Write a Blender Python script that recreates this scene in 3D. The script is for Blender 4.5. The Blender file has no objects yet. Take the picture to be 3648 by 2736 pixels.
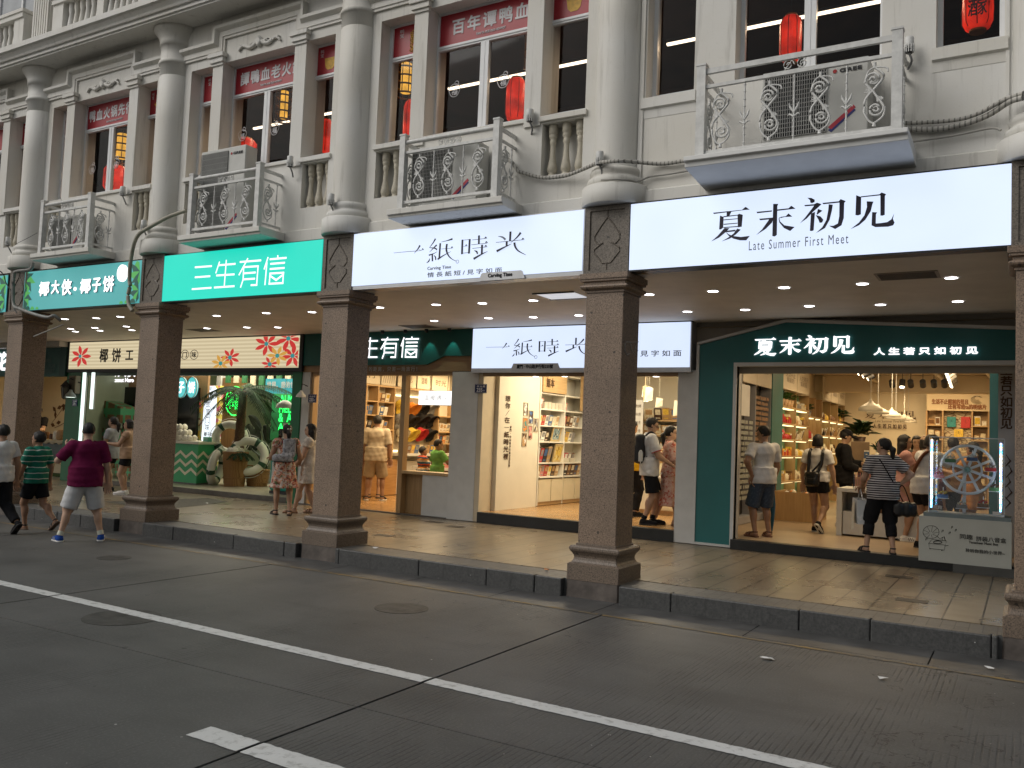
import bpy, math, random
import numpy as np
from mathutils import Vector, Matrix
random.seed(7); RAD=math.radians
S=bpy.context.scene; C=S.collection
# ---------------------------------------------------------------- camera
F,CX,CY,CZ,YA,PI_,RO=3097.36,4.2644,-8.525,1.706,.5342,.0586,.0401
def _rot():
    cy,sy=math.cos(YA),math.sin(YA);cp,sp=math.cos(PI_),math.sin(PI_)
    f=np.array([-sy*cp,cy*cp,sp]);r=np.array([cy,sy,0.]);u=np.cross(r,f);c,s=math.cos(RO),math.sin(RO)
    return r*c+u*s,-r*s+u*c,f
R_,U_,F_=_rot(); CP=np.array([CX,CY,CZ])
cam=bpy.data.objects.new('camera',bpy.data.cameras.new('camera'));C.objects.link(cam);S.camera=cam
cam.matrix_world=Matrix(((R_[0],U_[0],-F_[0],CX),(R_[1],U_[1],-F_[1],CY),(R_[2],U_[2],-F_[2],CZ),(0,0,0,1)))
cam.data.sensor_width=36;cam.data.lens=F/3648*36;cam.data.clip_end=500;cam.data.clip_start=.05
# ---------------------------------------------------------------- light
S.world=bpy.data.worlds.new('World');S.world.use_nodes=True
nt=S.world.node_tree;bg=nt.nodes['Background'];sky=nt.nodes.new('ShaderNodeTexSky');sky.sky_type='NISHITA';sky.sun_disc=False
SUN_EL,SUN_AZ=RAD(40),RAD(222)   # soft overcast light from over the street, left of the viewer
sky.sun_elevation=SUN_EL;sky.sun_rotation=SUN_AZ;sky.air_density=1.6;sky.dust_density=4;sky.ozone_density=1.2
hs=nt.nodes.new('ShaderNodeHueSaturation');hs.inputs['Saturation'].default_value=.35
nt.links.new(sky.outputs[0],hs.inputs['Color']);nt.links.new(hs.outputs[0],bg.inputs[0]);bg.inputs[1].default_value=.075
sl=bpy.data.lights.new('sun','SUN');so=bpy.data.objects.new('sun',sl);C.objects.link(so);sl.energy=.95;sl.angle=RAD(35);sl.color=(1,.985,.96)
sd=Vector((math.sin(SUN_AZ)*math.cos(SUN_EL),math.cos(SUN_AZ)*math.cos(SUN_EL),math.sin(SUN_EL)))
so.rotation_euler=sd.to_track_quat('Z','Y').to_euler();so.location=(0,-20,30)
S.view_settings.view_transform='Standard';S.view_settings.look='None';S.view_settings.gamma=1;S.view_settings.exposure=0
S.render.engine='CYCLES';S.cycles.max_bounces=6;S.cycles.diffuse_bounces=3;S.cycles.glossy_bounces=3;S.cycles.transparent_max_bounces=8
S.cycles.sample_clamp_indirect=4;S.cycles.use_denoising=True;S.cycles.caustics_reflective=False;S.cycles.caustics_refractive=False
# ---------------------------------------------------------------- pixel of the photograph + a known plane -> point in the street
def at(px,py,ax,val):
    d=F_*F+R_*(px-1824)+U_*(1368-py);i='xyz'.index(ax);return CP+(val-CP[i])/d[i]*d
def on(reg,a,b,ax,val): return at(reg[0]+a*reg[2],reg[1]+b*reg[2],ax,val)
# ---------------------------------------------------------------- materials
MATS={}
def _new(name):
    m=bpy.data.materials.new(name);m.use_nodes=True;MATS[name]=m
    return m,m.node_tree,m.node_tree.nodes['Principled BSDF']
def _n(t,kind,**k):
    n=t.nodes.new(kind)
    for a,b in k.items():
        if a in n.inputs: n.inputs[a].default_value=b
        else: setattr(n,a,b)
    return n
def rgb(c): return (c[0],c[1],c[2],1)
def _mix(t,fac,a,b,mode='MIX'):
    n=t.nodes.new('ShaderNodeMix');n.data_type='RGBA';n.blend_type=mode;n.clamp_factor=True
    for s,v in ((0,fac),(6,a),(7,b)):
        if hasattr(v,'links') or isinstance(v,bpy.types.NodeSocket): t.links.new(v,n.inputs[s])
        else: n.inputs[s].default_value=v if s==0 else rgb(v)
    return n.outputs[2]
def _ramp(t,src,a,b,lo=0.,hi=1.):
    n=t.nodes.new('ShaderNodeMapRange');n.inputs[1].default_value=a;n.inputs[2].default_value=b;n.inputs[3].default_value=lo;n.inputs[4].default_value=hi
    t.links.new(src,n.inputs[0]);return n.outputs[0]
def _math(t,op,a,b=0.):
    n=t.nodes.new('ShaderNodeMath');n.operation=op
    for i,v in ((0,a),(1,b)):
        if isinstance(v,bpy.types.NodeSocket): t.links.new(v,n.inputs[i])
        else: n.inputs[i].default_value=v
    return n.outputs[0]
def _coord(t,scale=(1,1,1),gen='Object',rand=False):
    tc=t.nodes.new('ShaderNodeTexCoord');mp=t.nodes.new('ShaderNodeMapping');mp.inputs['Scale'].default_value=scale
    t.links.new(tc.outputs[gen],mp.inputs[0])
    if rand:
        oi=t.nodes.new('ShaderNodeObjectInfo');t.links.new(_math(t,'MULTIPLY',oi.outputs['Random'],37.),mp.inputs['Location'])
    return mp.outputs[0]
def _noise(t,co,scale,detail=4,rough=.55):
    n=_n(t,'ShaderNodeTexNoise',Scale=scale,Detail=detail,Roughness=rough);t.links.new(co,n.inputs['Vector']);return n.outputs[0]
def _bump(t,p,h,strength=.3,dist=.01):
    b=_n(t,'ShaderNodeBump',Strength=strength,Distance=dist);t.links.new(h,b.inputs['Height']);t.links.new(b.outputs[0],p.inputs['Normal'])
def M(name,col,rough=.55,var=.12,scale=5,bump=0,bscale=80,metal=0,spec=.4,stretch=(1,1,1)):
    if name in MATS: return MATS[name]
    m,t,p=_new(name);co=_coord(t,stretch);n=_noise(t,co,scale)
    c=_mix(t,_ramp(t,n,.3,.7),[x*(1-var) for x in col],[min(1,x*(1+var)) for x in col]);t.links.new(c,p.inputs['Base Color'])
    p.inputs['Roughness'].default_value=rough;p.inputs['Metallic'].default_value=metal;p.inputs['Specular IOR Level'].default_value=spec
    if bump: _bump(t,p,_noise(t,co,bscale,3),bump,.004)
    return m
def EM(name,col,strength,var=.0,scale=1.5):
    if name in MATS: return MATS[name]
    m,t,p=_new(name);p.inputs['Base Color'].default_value=rgb([c*.2 for c in col]);p.inputs['Roughness'].default_value=.4
    if var:
        n=_noise(t,_coord(t),scale,2);c=_mix(t,_ramp(t,n,.35,.65),[x*(1-var) for x in col],col);t.links.new(c,p.inputs['Emission Color'])
    else: p.inputs['Emission Color'].default_value=rgb(col)
    p.inputs['Emission Strength'].default_value=strength;return m
def stucco(name,col,dirt=.35):
    m,t,p=_new(name);co=_coord(t,rand=True)
    big=_noise(t,co,.8,6);streak=_noise(t,_coord(t,(7,7,.55),rand=True),1.6,5,.65);fine=_noise(t,co,26,4)
    c=_mix(t,_ramp(t,big,.35,.7),col,[col[0]*.9,col[1]*.875,col[2]*.82])
    c=_mix(t,_ramp(t,streak,.56,.8,0,dirt*1.3),c,(.16,.14,.11))
    c=_mix(t,_ramp(t,fine,.62,.8,0,dirt*.5),c,(.3,.27,.22))
    t.links.new(c,p.inputs['Base Color']);p.inputs['Roughness'].default_value=.62
    _bump(t,p,_noise(t,co,45,4),.12,.01);return m
def granite(name,col,dark):
    m,t,p=_new(name);co=_coord(t)
    v=_n(t,'ShaderNodeTexVoronoi',Scale=95.);t.links.new(co,v.inputs['Vector'])
    n=_noise(t,co,70,3,.7);big=_noise(t,_coord(t,rand=True),1.7,5)
    c=_mix(t,_ramp(t,n,.4,.62),[x*.62 for x in col],[x*1.25 for x in col])
    c=_mix(t,_ramp(t,n,.33,.42,1,0),c,dark)
    c=_mix(t,_ramp(t,v.outputs['Distance'],.1,.35,.75,0),c,[x*1.5 for x in col])
    pit=_n(t,'ShaderNodeTexVoronoi',Scale=5.5);t.links.new(co,pit.inputs['Vector'])
    c=_mix(t,_ramp(t,pit.outputs['Distance'],.06,.1,.85,0),c,(.02,.017,.015))
    c=_mix(t,_ramp(t,big,.45,.75,0,.5),c,[x*.5 for x in col])
    sep=t.nodes.new('ShaderNodeSeparateXYZ');t.links.new(co,sep.inputs[0])
    fr=_math(t,'FRACT',_math(t,'DIVIDE',_math(t,'ADD',sep.outputs[2],.05),.6));jl=_math(t,'LESS_THAN',fr,.009)
    c=_mix(t,_math(t,'MULTIPLY',jl,.5),c,[x*.35 for x in col])
    t.links.new(c,p.inputs['Base Color']);p.inputs['Roughness'].default_value=.5
    _bump(t,p,n,.25,.003);return m
def wood(name,col,col2,scale=3.,axis='Z',rough=.42):
    m,t,p=_new(name);st={'Z':(9,9,.7),'X':(.7,9,9),'Y':(9,.7,9)}[axis];co=_coord(t,st)
    n=_noise(t,co,scale,6,.6);c=_mix(t,_ramp(t,n,.35,.68),col,col2);c=_mix(t,_ramp(t,_noise(t,_coord(t),1.3,2),.4,.7,0,.3),c,[x*.75 for x in col])
    t.links.new(c,p.inputs['Base Color']);p.inputs['Roughness'].default_value=rough;_bump(t,p,n,.08,.002);return m
def stripes(name,base,line,period,frac,axis=2,extra=None,phase=0.):
    m,t,p=_new(name);co=_coord(t);sep=t.nodes.new('ShaderNodeSeparateXYZ');t.links.new(co,sep.inputs[0])
    wob=_math(t,'MULTIPLY',_math(t,'SUBTRACT',_noise(t,co,7,2),.5),period*.35)
    z=_math(t,'ADD',_math(t,'ADD',sep.outputs[axis],phase+10*period),wob)
    f=_math(t,'FRACT',_math(t,'DIVIDE',z,period));c=base
    if extra:
        k=len(extra)
        for i,e in enumerate(extra): c=_mix(t,_math(t,'MULTIPLY',_math(t,'GREATER_THAN',f,i/k),1.),c,e)
    else: c=_mix(t,_math(t,'LESS_THAN',f,frac),base,line)
    c=_mix(t,_ramp(t,_noise(t,co,9,3),.4,.7,0,.25),c,(0.05,.05,.05));t.links.new(c,p.inputs['Base Color']);p.inputs['Roughness'].default_value=.85
    p.inputs['Specular IOR Level'].default_value=.15;return m
def cloth(name,col,var=.15):
    if name in MATS: return MATS[name]
    m,t,p=_new(name);co=_coord(t);n=_noise(t,co,6,4)
    c=_mix(t,_ramp(t,n,.3,.7),[x*(1-var) for x in col],[min(.9,x*(1+var)) for x in col]);t.links.new(c,p.inputs['Base Color'])
    p.inputs['Roughness'].default_value=.88;p.inputs['Specular IOR Level'].default_value=.15;_bump(t,p,_noise(t,_coord(t,(1,1,.5)),17,4),.55,.02);return m
def blotch(name,base,cols,scale=13.):
    m,t,p=_new(name);co=_coord(t);c=base
    for i,e in enumerate(cols):
        mp=t.nodes.new('ShaderNodeMapping');mp.inputs['Location'].default_value=(i*3.7,i*1.9,i*5.3);t.links.new(co,mp.inputs[0])
        c=_mix(t,_ramp(t,_noise(t,mp.outputs[0],scale*(1+.15*i),3),.53,.58),c,e)
    t.links.new(c,p.inputs['Base Color']);p.inputs['Roughness'].default_value=.85;return m
def glass(name,tint=(.85,.87,.88),fac=.07):
    m,t,p=_new(name);t.nodes.remove(p);out=t.nodes['Material Output'];tr=_n(t,'ShaderNodeBsdfTransparent');tr.inputs[0].default_value=rgb(tint)
    gl=_n(t,'ShaderNodeBsdfGlossy');gl.inputs['Roughness'].default_value=.03;gl.inputs['Color'].default_value=(1,1,1,1);mx=t.nodes.new('ShaderNodeMixShader')
    fr=_n(t,'ShaderNodeFresnel',IOR=1.45);t.links.new(_math(t,'MULTIPLY',fr.outputs[0],fac/.04),mx.inputs[0])
    t.links.new(tr.outputs[0],mx.inputs[1]);t.links.new(gl.outputs[0],mx.inputs[2]);t.links.new(mx.outputs[0],out.inputs[0]);return m
white=stucco('white_stucco',(.70,.69,.655));white_clean=M('white_paint',(.70,.70,.685),.5,.05)
iron=M('white_iron_paint',(.62,.62,.60),.4,.14,14,.15,60);upvc=M('white_window_frame',(.74,.75,.76),.35,.04)
gran=granite('brown_granite',(.225,.160,.112),(.042,.029,.022));granf=granite('carved_granite',(.16,.135,.108),(.04,.032,.027))
granb=M('stained_granite',(.095,.08,.07),.5,.4,6,.3,40)
pane_m=glass('window_glass',(.8,.8,.8),.016);clear_m=glass('clear_acrylic',(.97,.98,.98),.05)
black=M('black_metal',(.012,.012,.014),.4,.2);silver=M('brushed_silver',(.45,.46,.48),.35,.06,8,metal=.6)
# ---------------------------------------------------------------- objects
def link(o,parent=None):
    C.objects.link(o)
    if parent is not None:
        o.parent=parent;o.matrix_parent_inverse=BASE.get(parent.name,Matrix()).inverted() if parent.name in BASE else Matrix()
    return o
BASE={}
def tag(o,label=None,cat=None,group=None,kind=None):
    for k,v in (('label',label),('category',cat),('group',group),('kind',kind)):
        if v: o[k]=v
    return o
def thing(name,label,cat,loc,group=None,rz=0.,local=False):
    o=bpy.data.objects.new(name,None);o.empty_display_size=.1;C.objects.link(o);o.location=Vector([float(x) for x in loc]);o.rotation_euler=(0,0,rz)
    if not local: BASE[o.name]=Matrix.Translation(o.location)
    return tag(o,label,cat,group)
def dup(root,d,label=None,group=None):
    def cp(o,par):
        c=o.copy();C.objects.link(c)
        if par is not None: c.parent=par
        for ch in [x for x in KIDS.get(o.name,[])]: cp_(ch,c)
        return c
    def cp_(o,par):
        c=o.copy();C.objects.link(c);c.parent=par;c.matrix_parent_inverse=o.matrix_parent_inverse.copy()
        KIDS.setdefault(par.name,[]).append(c)
        for ch in KIDS.get(o.name,[]): cp_(ch,c)
        return c
    r=root.copy();C.objects.link(r);r.location=root.location+Vector(d)
    for ch in list(KIDS.get(root.name,[])): cp_(ch,r)
    if label: r['label']=label
    if group: r['group']=group
    return r
KIDS={}
class MB:
    def __init__(s): s.v=[];s.f=[];s.mi=[];s.sm=[];s.cut=[]
    def add(s,vs,fs,mi=0,sm=False):
        b=len(s.v);s.cut.append((b,len(s.f)));s.v+=[tuple(float(q) for q in p) for p in vs];s.f+=[tuple(b+i for i in f) for f in fs];s.mi+=[mi]*len(fs);s.sm+=[sm]*len(fs);return s
    def box(s,x0,x1,y0,y1,z0,z1,mi=0):
        if x0>x1:x0,x1=x1,x0
        if y0>y1:y0,y1=y1,y0
        if z0>z1:z0,z1=z1,z0
        return s.add([(x0,y0,z0),(x1,y0,z0),(x1,y1,z0),(x0,y1,z0),(x0,y0,z1),(x1,y0,z1),(x1,y1,z1),(x0,y1,z1)],
            [(0,3,2,1),(4,5,6,7),(0,1,5,4),(1,2,6,5),(2,3,7,6),(3,0,4,7)],mi)
    def prism(s,pts,y0,y1,mi=0):       # polygon in x,z extruded along y
        n=len(pts);ar=sum(pts[i][0]*pts[(i+1)%n][1]-pts[(i+1)%n][0]*pts[i][1] for i in range(n))
        if ar<0: pts=pts[::-1]
        return s.add([(x,y0,z) for x,z in pts]+[(x,y1,z) for x,z in pts],[tuple(range(n)),tuple(range(2*n-1,n-1,-1))]+[(i,n+i,n+(i+1)%n,(i+1)%n) for i in range(n)],mi)
    def extr(s,prof,x0,x1,mi=0):       # profile in (y,z) extruded along x (closed loop)
        n=len(prof)
        return s.add([(x0,y,z) for y,z in prof]+[(x1,y,z) for y,z in prof],[tuple(range(n)),tuple(range(2*n-1,n-1,-1))]+[(i,n+i,n+(i+1)%n,(i+1)%n) for i in range(n)],mi)
    def rings(s,rs,mi=0,sm=True,caps=True,closed=True):
        n=len(rs[0]);vs=[p for r in rs for p in r];fs=[]
        for k in range(len(rs)-1):
            for i in range(n if closed else n-1): fs.append((k*n+i,k*n+(i+1)%n,(k+1)*n+(i+1)%n,(k+1)*n+i))
        s.add(vs,fs,mi,sm)
        if caps:
            s.add(rs[0],[tuple(range(n-1,-1,-1))],mi);s.add(rs[-1],[tuple(range(n))],mi)
        return s
    def lathe(s,prof,cx,cy,n=32,mi=0,sm=True,cz=0.,caps=True):
        return s.rings([[(cx+r*math.cos(2*math.pi*i/n),cy+r*math.sin(2*math.pi*i/n),cz+z) for i in range(n)] for r,z in prof],mi,sm,caps)
    def square(s,prof,cx,cy,dx=0,dy=0,ch=.006,mi=0):     # rings of (half width, z)
        rs=[]
        for h,z in prof:
            a,b=h+dx,h+dy;rs.append([(cx-a+ch,cy-b,z),(cx+a-ch,cy-b,z),(cx+a,cy-b+ch,z),(cx+a,cy+b-ch,z),(cx+a-ch,cy+b,z),(cx-a+ch,cy+b,z),(cx-a,cy+b-ch,z),(cx-a,cy-b+ch,z)])
        return s.rings(rs,mi,False)
    def tube(s,pts,r,n=8,mi=0,sm=True,caps=True):
        P=[Vector([float(q) for q in p]) for p in pts];rs=[];up=Vector((0,0,1))
        for i,p in enumerate(P):
            d=(P[min(i+1,len(P)-1)]-P[max(i-1,0)]).normalized()
            a=d.cross(up)
            if a.length<.05: a=d.cross(Vector((1,0,0)))
            a.normalize();b=d.cross(a).normalized();rr=r[i] if isinstance(r,(list,tuple)) else r
            rs.append([p+(a*math.cos(2*math.pi*k/n)+b*math.sin(2*math.pi*k/n))*rr for k in range(n)])
        return s.rings(rs,mi,sm,caps)
    def sphere(s,c,r,n=12,mi=0,rz=None):
        rz=rz or r;m=max(5,n//2);rs=[]
        for k in range(m+1):
            a=-math.pi/2+math.pi*k/m;q=max(.02,math.cos(a));rs.append([(c[0]+r*q*math.cos(2*math.pi*i/n),c[1]+r*q*math.sin(2*math.pi*i/n),c[2]+rz*math.sin(a)) for i in range(n)])
        return s.rings(rs,mi)
    def build(s,name,mats,parent=None,bevel=0.,seg=2,auto=False):
        me=bpy.data.meshes.new(name);me.from_pydata(s.v,[],s.f)
        for m in (mats if isinstance(mats,(list,tuple)) else [mats]): me.materials.append(m)
        me.polygons.foreach_set('material_index',s.mi);me.polygons.foreach_set('use_smooth',s.sm);me.update()
        o=bpy.data.objects.new(name,me);link(o,parent)
        if parent is not None: KIDS.setdefault(parent.name,[]).append(o)
        if bevel:
            b=o.modifiers.new('bevel','BEVEL');b.width=bevel;b.segments=seg;b.limit_method='ANGLE';b.angle_limit=RAD(40)
        return o
def each(mb,name,mat,parent,**k):      # every shape of the builder becomes a mesh of its own
    cs=mb.cut+[(len(mb.v),len(mb.f))];r=[]
    for (v0,f0),(v1,f1) in zip(cs[:-1],cs[1:]):
        m=MB();m.v=mb.v[v0:v1];m.f=[tuple(i-v0 for i in f) for f in mb.f[f0:f1]];m.mi=mb.mi[f0:f1];m.sm=mb.sm[f0:f1];r.append(m.build(name,mat,parent,**k))
    return r
def part(o,parent):
    if o.name not in C.objects: link(o,parent)
    return o
def sub(name,mb,mat,parent,**k):       # a sub-part of a mesh part: parent has identity local offset like its own parent
    o=mb.build(name,mat,None,**k);o.parent=parent;o.matrix_parent_inverse=Matrix();KIDS.setdefault(parent.name,[]).append(o);return o
def cat_rom(pts,k=6):
    P=[np.array(p,float) for p in pts];out=[]
    for i in range(len(P)-1):
        a=P[max(i-1,0)];b=P[i];c=P[i+1];d=P[min(i+2,len(P)-1)]
        for j in range(k):
            t=j/k;out.append(.5*((2*b)+(-a+c)*t+(2*a-5*b+4*c-d)*t*t+(-a+3*b-3*c+d)*t**3))
    out.append(P[-1]);return out
# ---------------------------------------------------------------- writing
def text_mesh(s,bold=0.,space=1.,vertical=False):
    cu=bpy.data.curves.new('text','FONT');cu.body='\n'.join(s) if vertical else s;cu.align_x='CENTER';cu.space_character=space;cu.resolution_u=3
    o=bpy.data.objects.new('text',cu);C.objects.link(o);dg=bpy.context.evaluated_depsgraph_get();me=bpy.data.meshes.new_from_object(o.evaluated_get(dg))
    bpy.data.objects.remove(o);V=[tuple(v.co) for v in me.vertices];Fs=[tuple(p.vertices) for p in me.polygons];bpy.data.meshes.remove(me);bpy.data.curves.remove(cu);return V,Fs
def letter(name,s,x0,x1,z0,z1,y,mat,parent,bold=0,depth=0.,space=1.,vertical=False,frame=None,label=None,mb=None,shear=0.):
    """writing fitted into the rectangle x0..x1, z0..z1 on the plane y (facing the street); frame=(o,ux,uz,n) puts it on another plane"""
    V,Fs=text_mesh(s,0,space,vertical);V=np.array(V);lo=V.min(0);hi=V.max(0);w=hi-lo;w[w==0]=1
    X=x0+(V[:,0]-lo[0])/w[0]*(x1-x0);Z=z0+(V[:,1]-lo[1])/w[1]*(z1-z0);X=X+shear*(Z-z0);own=mb is None;mb=mb or MB()
    offs=[(0,0)] if not bold else [(0,0),(bold,0),(-bold,0),(0,bold),(0,-bold),(bold*.7,bold*.7),(-bold*.7,-bold*.7),(bold*.7,-bold*.7),(-bold*.7,bold*.7)]
    for k,(dx,dz) in enumerate(offs):
        yy=y-.0006*k-depth
        if frame is None: pts=[(a+dx,yy,b+dz) for a,b in zip(X,Z)]
        else:
            o,ux,uz,nn=[np.array(q,float) for q in frame];pts=[o+ux*(a+dx)+uz*(b+dz)+nn*(-yy) for a,b in zip(X,Z)]
        mb.add(pts,Fs)
    return mb.build(name,mat,parent) if own else mb
def stroke(mb,pts,w,y,k=5,mi=0):
    """a brush stroke of changing width through points in x,z"""
    P=cat_rom([(p[0],p[1]) for p in pts],k);n=len(P)-1;L=[];Rr=[]
    ws=np.interp(np.linspace(0,1,n+1),np.linspace(0,1,len(w)),w)
    for i,p in enumerate(P):
        d=P[min(i+1,n)]-P[max(i-1,0)];d=d/(np.linalg.norm(d)+1e-9);nn=np.array((-d[1],d[0]))*ws[i]/2;L.append(p+nn);Rr.append(p-nn)
    vs=[(q[0],y,q[1]) for q in L]+[(q[0],y,q[1]) for q in Rr]
    mb.add(vs,[(i,n+1+i,n+2+i,i+1) for i in range(n)],mi)
def poly_on(mb,pts,y,mi=0):
    n=len(pts);ar=sum(pts[i][0]*pts[(i+1)%n][1]-pts[(i+1)%n][0]*pts[i][1] for i in range(n))
    if ar<0: pts=pts[::-1]
    mb.add([(p[0],y,p[1]) for p in pts],[tuple(range(n))],mi)
# ================================================================ SETTING
def ground_mats():
    m,t,p=_new('road_concrete');co=_coord(t);sep=t.nodes.new('ShaderNodeSeparateXYZ');t.links.new(co,sep.inputs[0])
    n=_noise(t,co,.8,6,.6);f=_noise(t,co,60,4,.7);c=_mix(t,_ramp(t,n,.3,.7),(.047,.047,.0445),(.092,.091,.087));c=_mix(t,_ramp(t,f,.5,.75,0,.5),c,(.17,.168,.16))
    st=_noise(t,_coord(t,(.35,2.2,1)),1.2,5);c=_mix(t,_ramp(t,st,.5,.75,0,.45),c,(.045,.044,.041))
    w=_n(t,'ShaderNodeTexWave',Scale=8.2,Distortion=.55);w.wave_type='BANDS';w.bands_direction='X';w.inputs['Detail'].default_value=2;w.inputs['Detail Scale'].default_value=.7
    t.links.new(_coord(t,(1,.35,1)),w.inputs['Vector'])
    msk=_ramp(t,_noise(t,_coord(t,(1.1,.5,1)),1.05,4,.6),.47,.6);gr=_math(t,'MULTIPLY',_ramp(t,w.outputs[0],.3,.12),msk)
    gr=_math(t,'MULTIPLY',gr,_ramp(t,_noise(t,_coord(t,(14,2.2,1)),2,3),.38,.55))
    c=_mix(t,_math(t,'MULTIPLY',gr,.62),c,(.022,.022,.021))
    oil=_noise(t,_coord(t,(.5,1.1,1)),.9,3,.5);c=_mix(t,_ramp(t,oil,.6,.72,0,.5),c,(.035,.034,.032))
    ck=_n(t,'ShaderNodeTexVoronoi',Scale=.55);ck.feature='DISTANCE_TO_EDGE';wb=_n(t,'ShaderNodeVectorMath',operation='ADD');nz=_n(t,'ShaderNodeTexNoise',Scale=3.,Detail=5.);t.links.new(co,nz.inputs['Vector']);t.links.new(co,wb.inputs[0]);t.links.new(nz.outputs['Color'],wb.inputs[1]);t.links.new(wb.outputs[0],ck.inputs['Vector'])
    c=_mix(t,_math(t,'MULTIPLY',_math(t,'LESS_THAN',ck.outputs['Distance'],.003),_ramp(t,_noise(t,co,.35,2),.55,.6)),c,(.02,.02,.019))
    v=_n(t,'ShaderNodeTexVoronoi',Scale=2.6);t.links.new(_coord(t,(1,1,1)),v.inputs['Vector']);rv=_n(t,'ShaderNodeSeparateColor');t.links.new(v.outputs['Color'],rv.inputs[0])
    gum=_math(t,'LESS_THAN',v.outputs['Distance'],_math(t,'MULTIPLY',_math(t,'SUBTRACT',rv.outputs[0],.3),.085));c=_mix(t,_math(t,'MULTIPLY',gum,.75),c,(.02,.02,.019))
    v2=_n(t,'ShaderNodeTexVoronoi',Scale=9.);t.links.new(co,v2.inputs['Vector']);r2=_n(t,'ShaderNodeSeparateColor');t.links.new(v2.outputs['Color'],r2.inputs[0])
    wd=_math(t,'MULTIPLY',_math(t,'LESS_THAN',v2.outputs['Distance'],_math(t,'MULTIPLY',_math(t,'SUBTRACT',r2.outputs[0],.42),.13)),_ramp(t,_noise(t,co,.6,2),.48,.58))
    c=_mix(t,wd,c,(.42,.42,.40));t.links.new(c,p.inputs['Base Color']);p.inputs['Roughness'].default_value=.6
    h=_math(t,'SUBTRACT',_math(t,'MULTIPLY',f,.35),gr);_bump(t,p,h,.5,.006)
    m,t,p=_new('road_paint');co=_coord(t);n=_noise(t,co,14,6,.7);c=_mix(t,_ramp(t,n,.52,.68,0,.8),(.58,.59,.58),(.22,.22,.21))
    c=_mix(t,_ramp(t,_noise(t,co,2,4),.4,.75,0,.35),c,(.38,.38,.36));t.links.new(c,p.inputs['Base Color']);p.inputs['Roughness'].default_value=.55
    m,t,p=_new('worn_yellow_paint');co=_coord(t);n=_noise(t,_coord(t,(1.5,4,1)),2.2,7,.75);t.links.new(_mix(t,_ramp(t,n,.42,.62),(.085,.08,.07),(.22,.14,.035)),p.inputs['Base Color']);p.inputs['Roughness'].default_value=.6
    m,t,p=_new('walk_tiles');co=_coord(t);sep=t.nodes.new('ShaderNodeSeparateXYZ');t.links.new(co,sep.inputs[0])
    fx=_math(t,'FRACT',_math(t,'DIVIDE',_math(t,'ADD',sep.outputs[0],100.-1.86),.316));fy=_math(t,'FRACT',_math(t,'DIVIDE',_math(t,'ADD',sep.outputs[1],10.),.316))
    jx=_math(t,'LESS_THAN',fx,.05);jy=_math(t,'LESS_THAN',fy,.02)
    n=_noise(t,_coord(t,(.6,6,1)),2.2,3,.5);cell=_n(t,'ShaderNodeTexWhiteNoise');cmb=t.nodes.new('ShaderNodeCombineXYZ')
    for i,q in ((0,0),(1,1)): t.links.new(_math(t,'FLOOR',_math(t,'DIVIDE',_math(t,'ADD',sep.outputs[q],100.-(1.86 if q==0 else 90)),.316)),cmb.inputs[i])
    t.links.new(cmb.outputs[0],cell.inputs['Vector'])
    c=_mix(t,_ramp(t,n,.3,.7),(.165,.130,.086),(.185,.148,.100));c=_mix(t,_ramp(t,cell.outputs[0],0,1,0,.4),c,(.17,.135,.095))
    c=_mix(t,_ramp(t,_noise(t,co,1.2,5),.5,.8,0,.3),c,(.13,.11,.085));c=_mix(t,_math(t,'MAXIMUM',jx,_math(t,'MULTIPLY',jy,.75)),c,(.016,.013,.010))
    t.links.new(c,p.inputs['Base Color']);t.links.new(_ramp(t,_noise(t,co,1.5,2),.3,.7,.24,.36),p.inputs['Roughness']);_bump(t,p,_math(t,'MULTIPLY',jx,-1.),.5,.004)
    m,t,p=_new('dark_setts');co=_coord(t);b=_n(t,'ShaderNodeTexBrick',Scale=1.);b.inputs['Brick Width'].default_value=.11;b.inputs['Row Height'].default_value=.2;b.inputs['Mortar Size'].default_value=.005;b.offset=0
    b.inputs['Color1'].default_value=(.05,.05,.049,1);b.inputs['Color2'].default_value=(.075,.075,.072,1);b.inputs['Mortar'].default_value=(.02,.02,.02,1);t.links.new(co,b.inputs['Vector'])
    t.links.new(_mix(t,_ramp(t,_noise(t,co,30,4),.45,.75,0,.4),b.outputs[0],(.12,.12,.115)),p.inputs['Base Color']);p.inputs['Roughness'].default_value=.55
    m,t,p=_new('kerb_stone');co=_coord(t);n=_noise(t,co,40,4,.7);st=_noise(t,_coord(t,(9,1,1.2)),1.6,5,.65)
    c=_mix(t,_ramp(t,n,.35,.7),(.035,.036,.036),(.075,.075,.073));c=_mix(t,_ramp(t,st,.55,.72,0,.75),c,(.018,.018,.018))
    v2=_n(t,'ShaderNodeTexVoronoi',Scale=11.);t.links.new(co,v2.inputs['Vector']);r2=_n(t,'ShaderNodeSeparateColor');t.links.new(v2.outputs['Color'],r2.inputs[0])
    c=_mix(t,_math(t,'LESS_THAN',v2.outputs['Distance'],_math(t,'MULTIPLY',_math(t,'SUBTRACT',r2.outputs[0],.7),.25)),c,(.4,.4,.38))
    t.links.new(c,p.inputs['Base Color']);p.inputs['Roughness'].default_value=.5;_bump(t,p,n,.25,.004)
ground_mats()
def struct(name,mb,mat,**k): return tag(mb.build(name,mat,None,**k),kind='structure')
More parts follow.
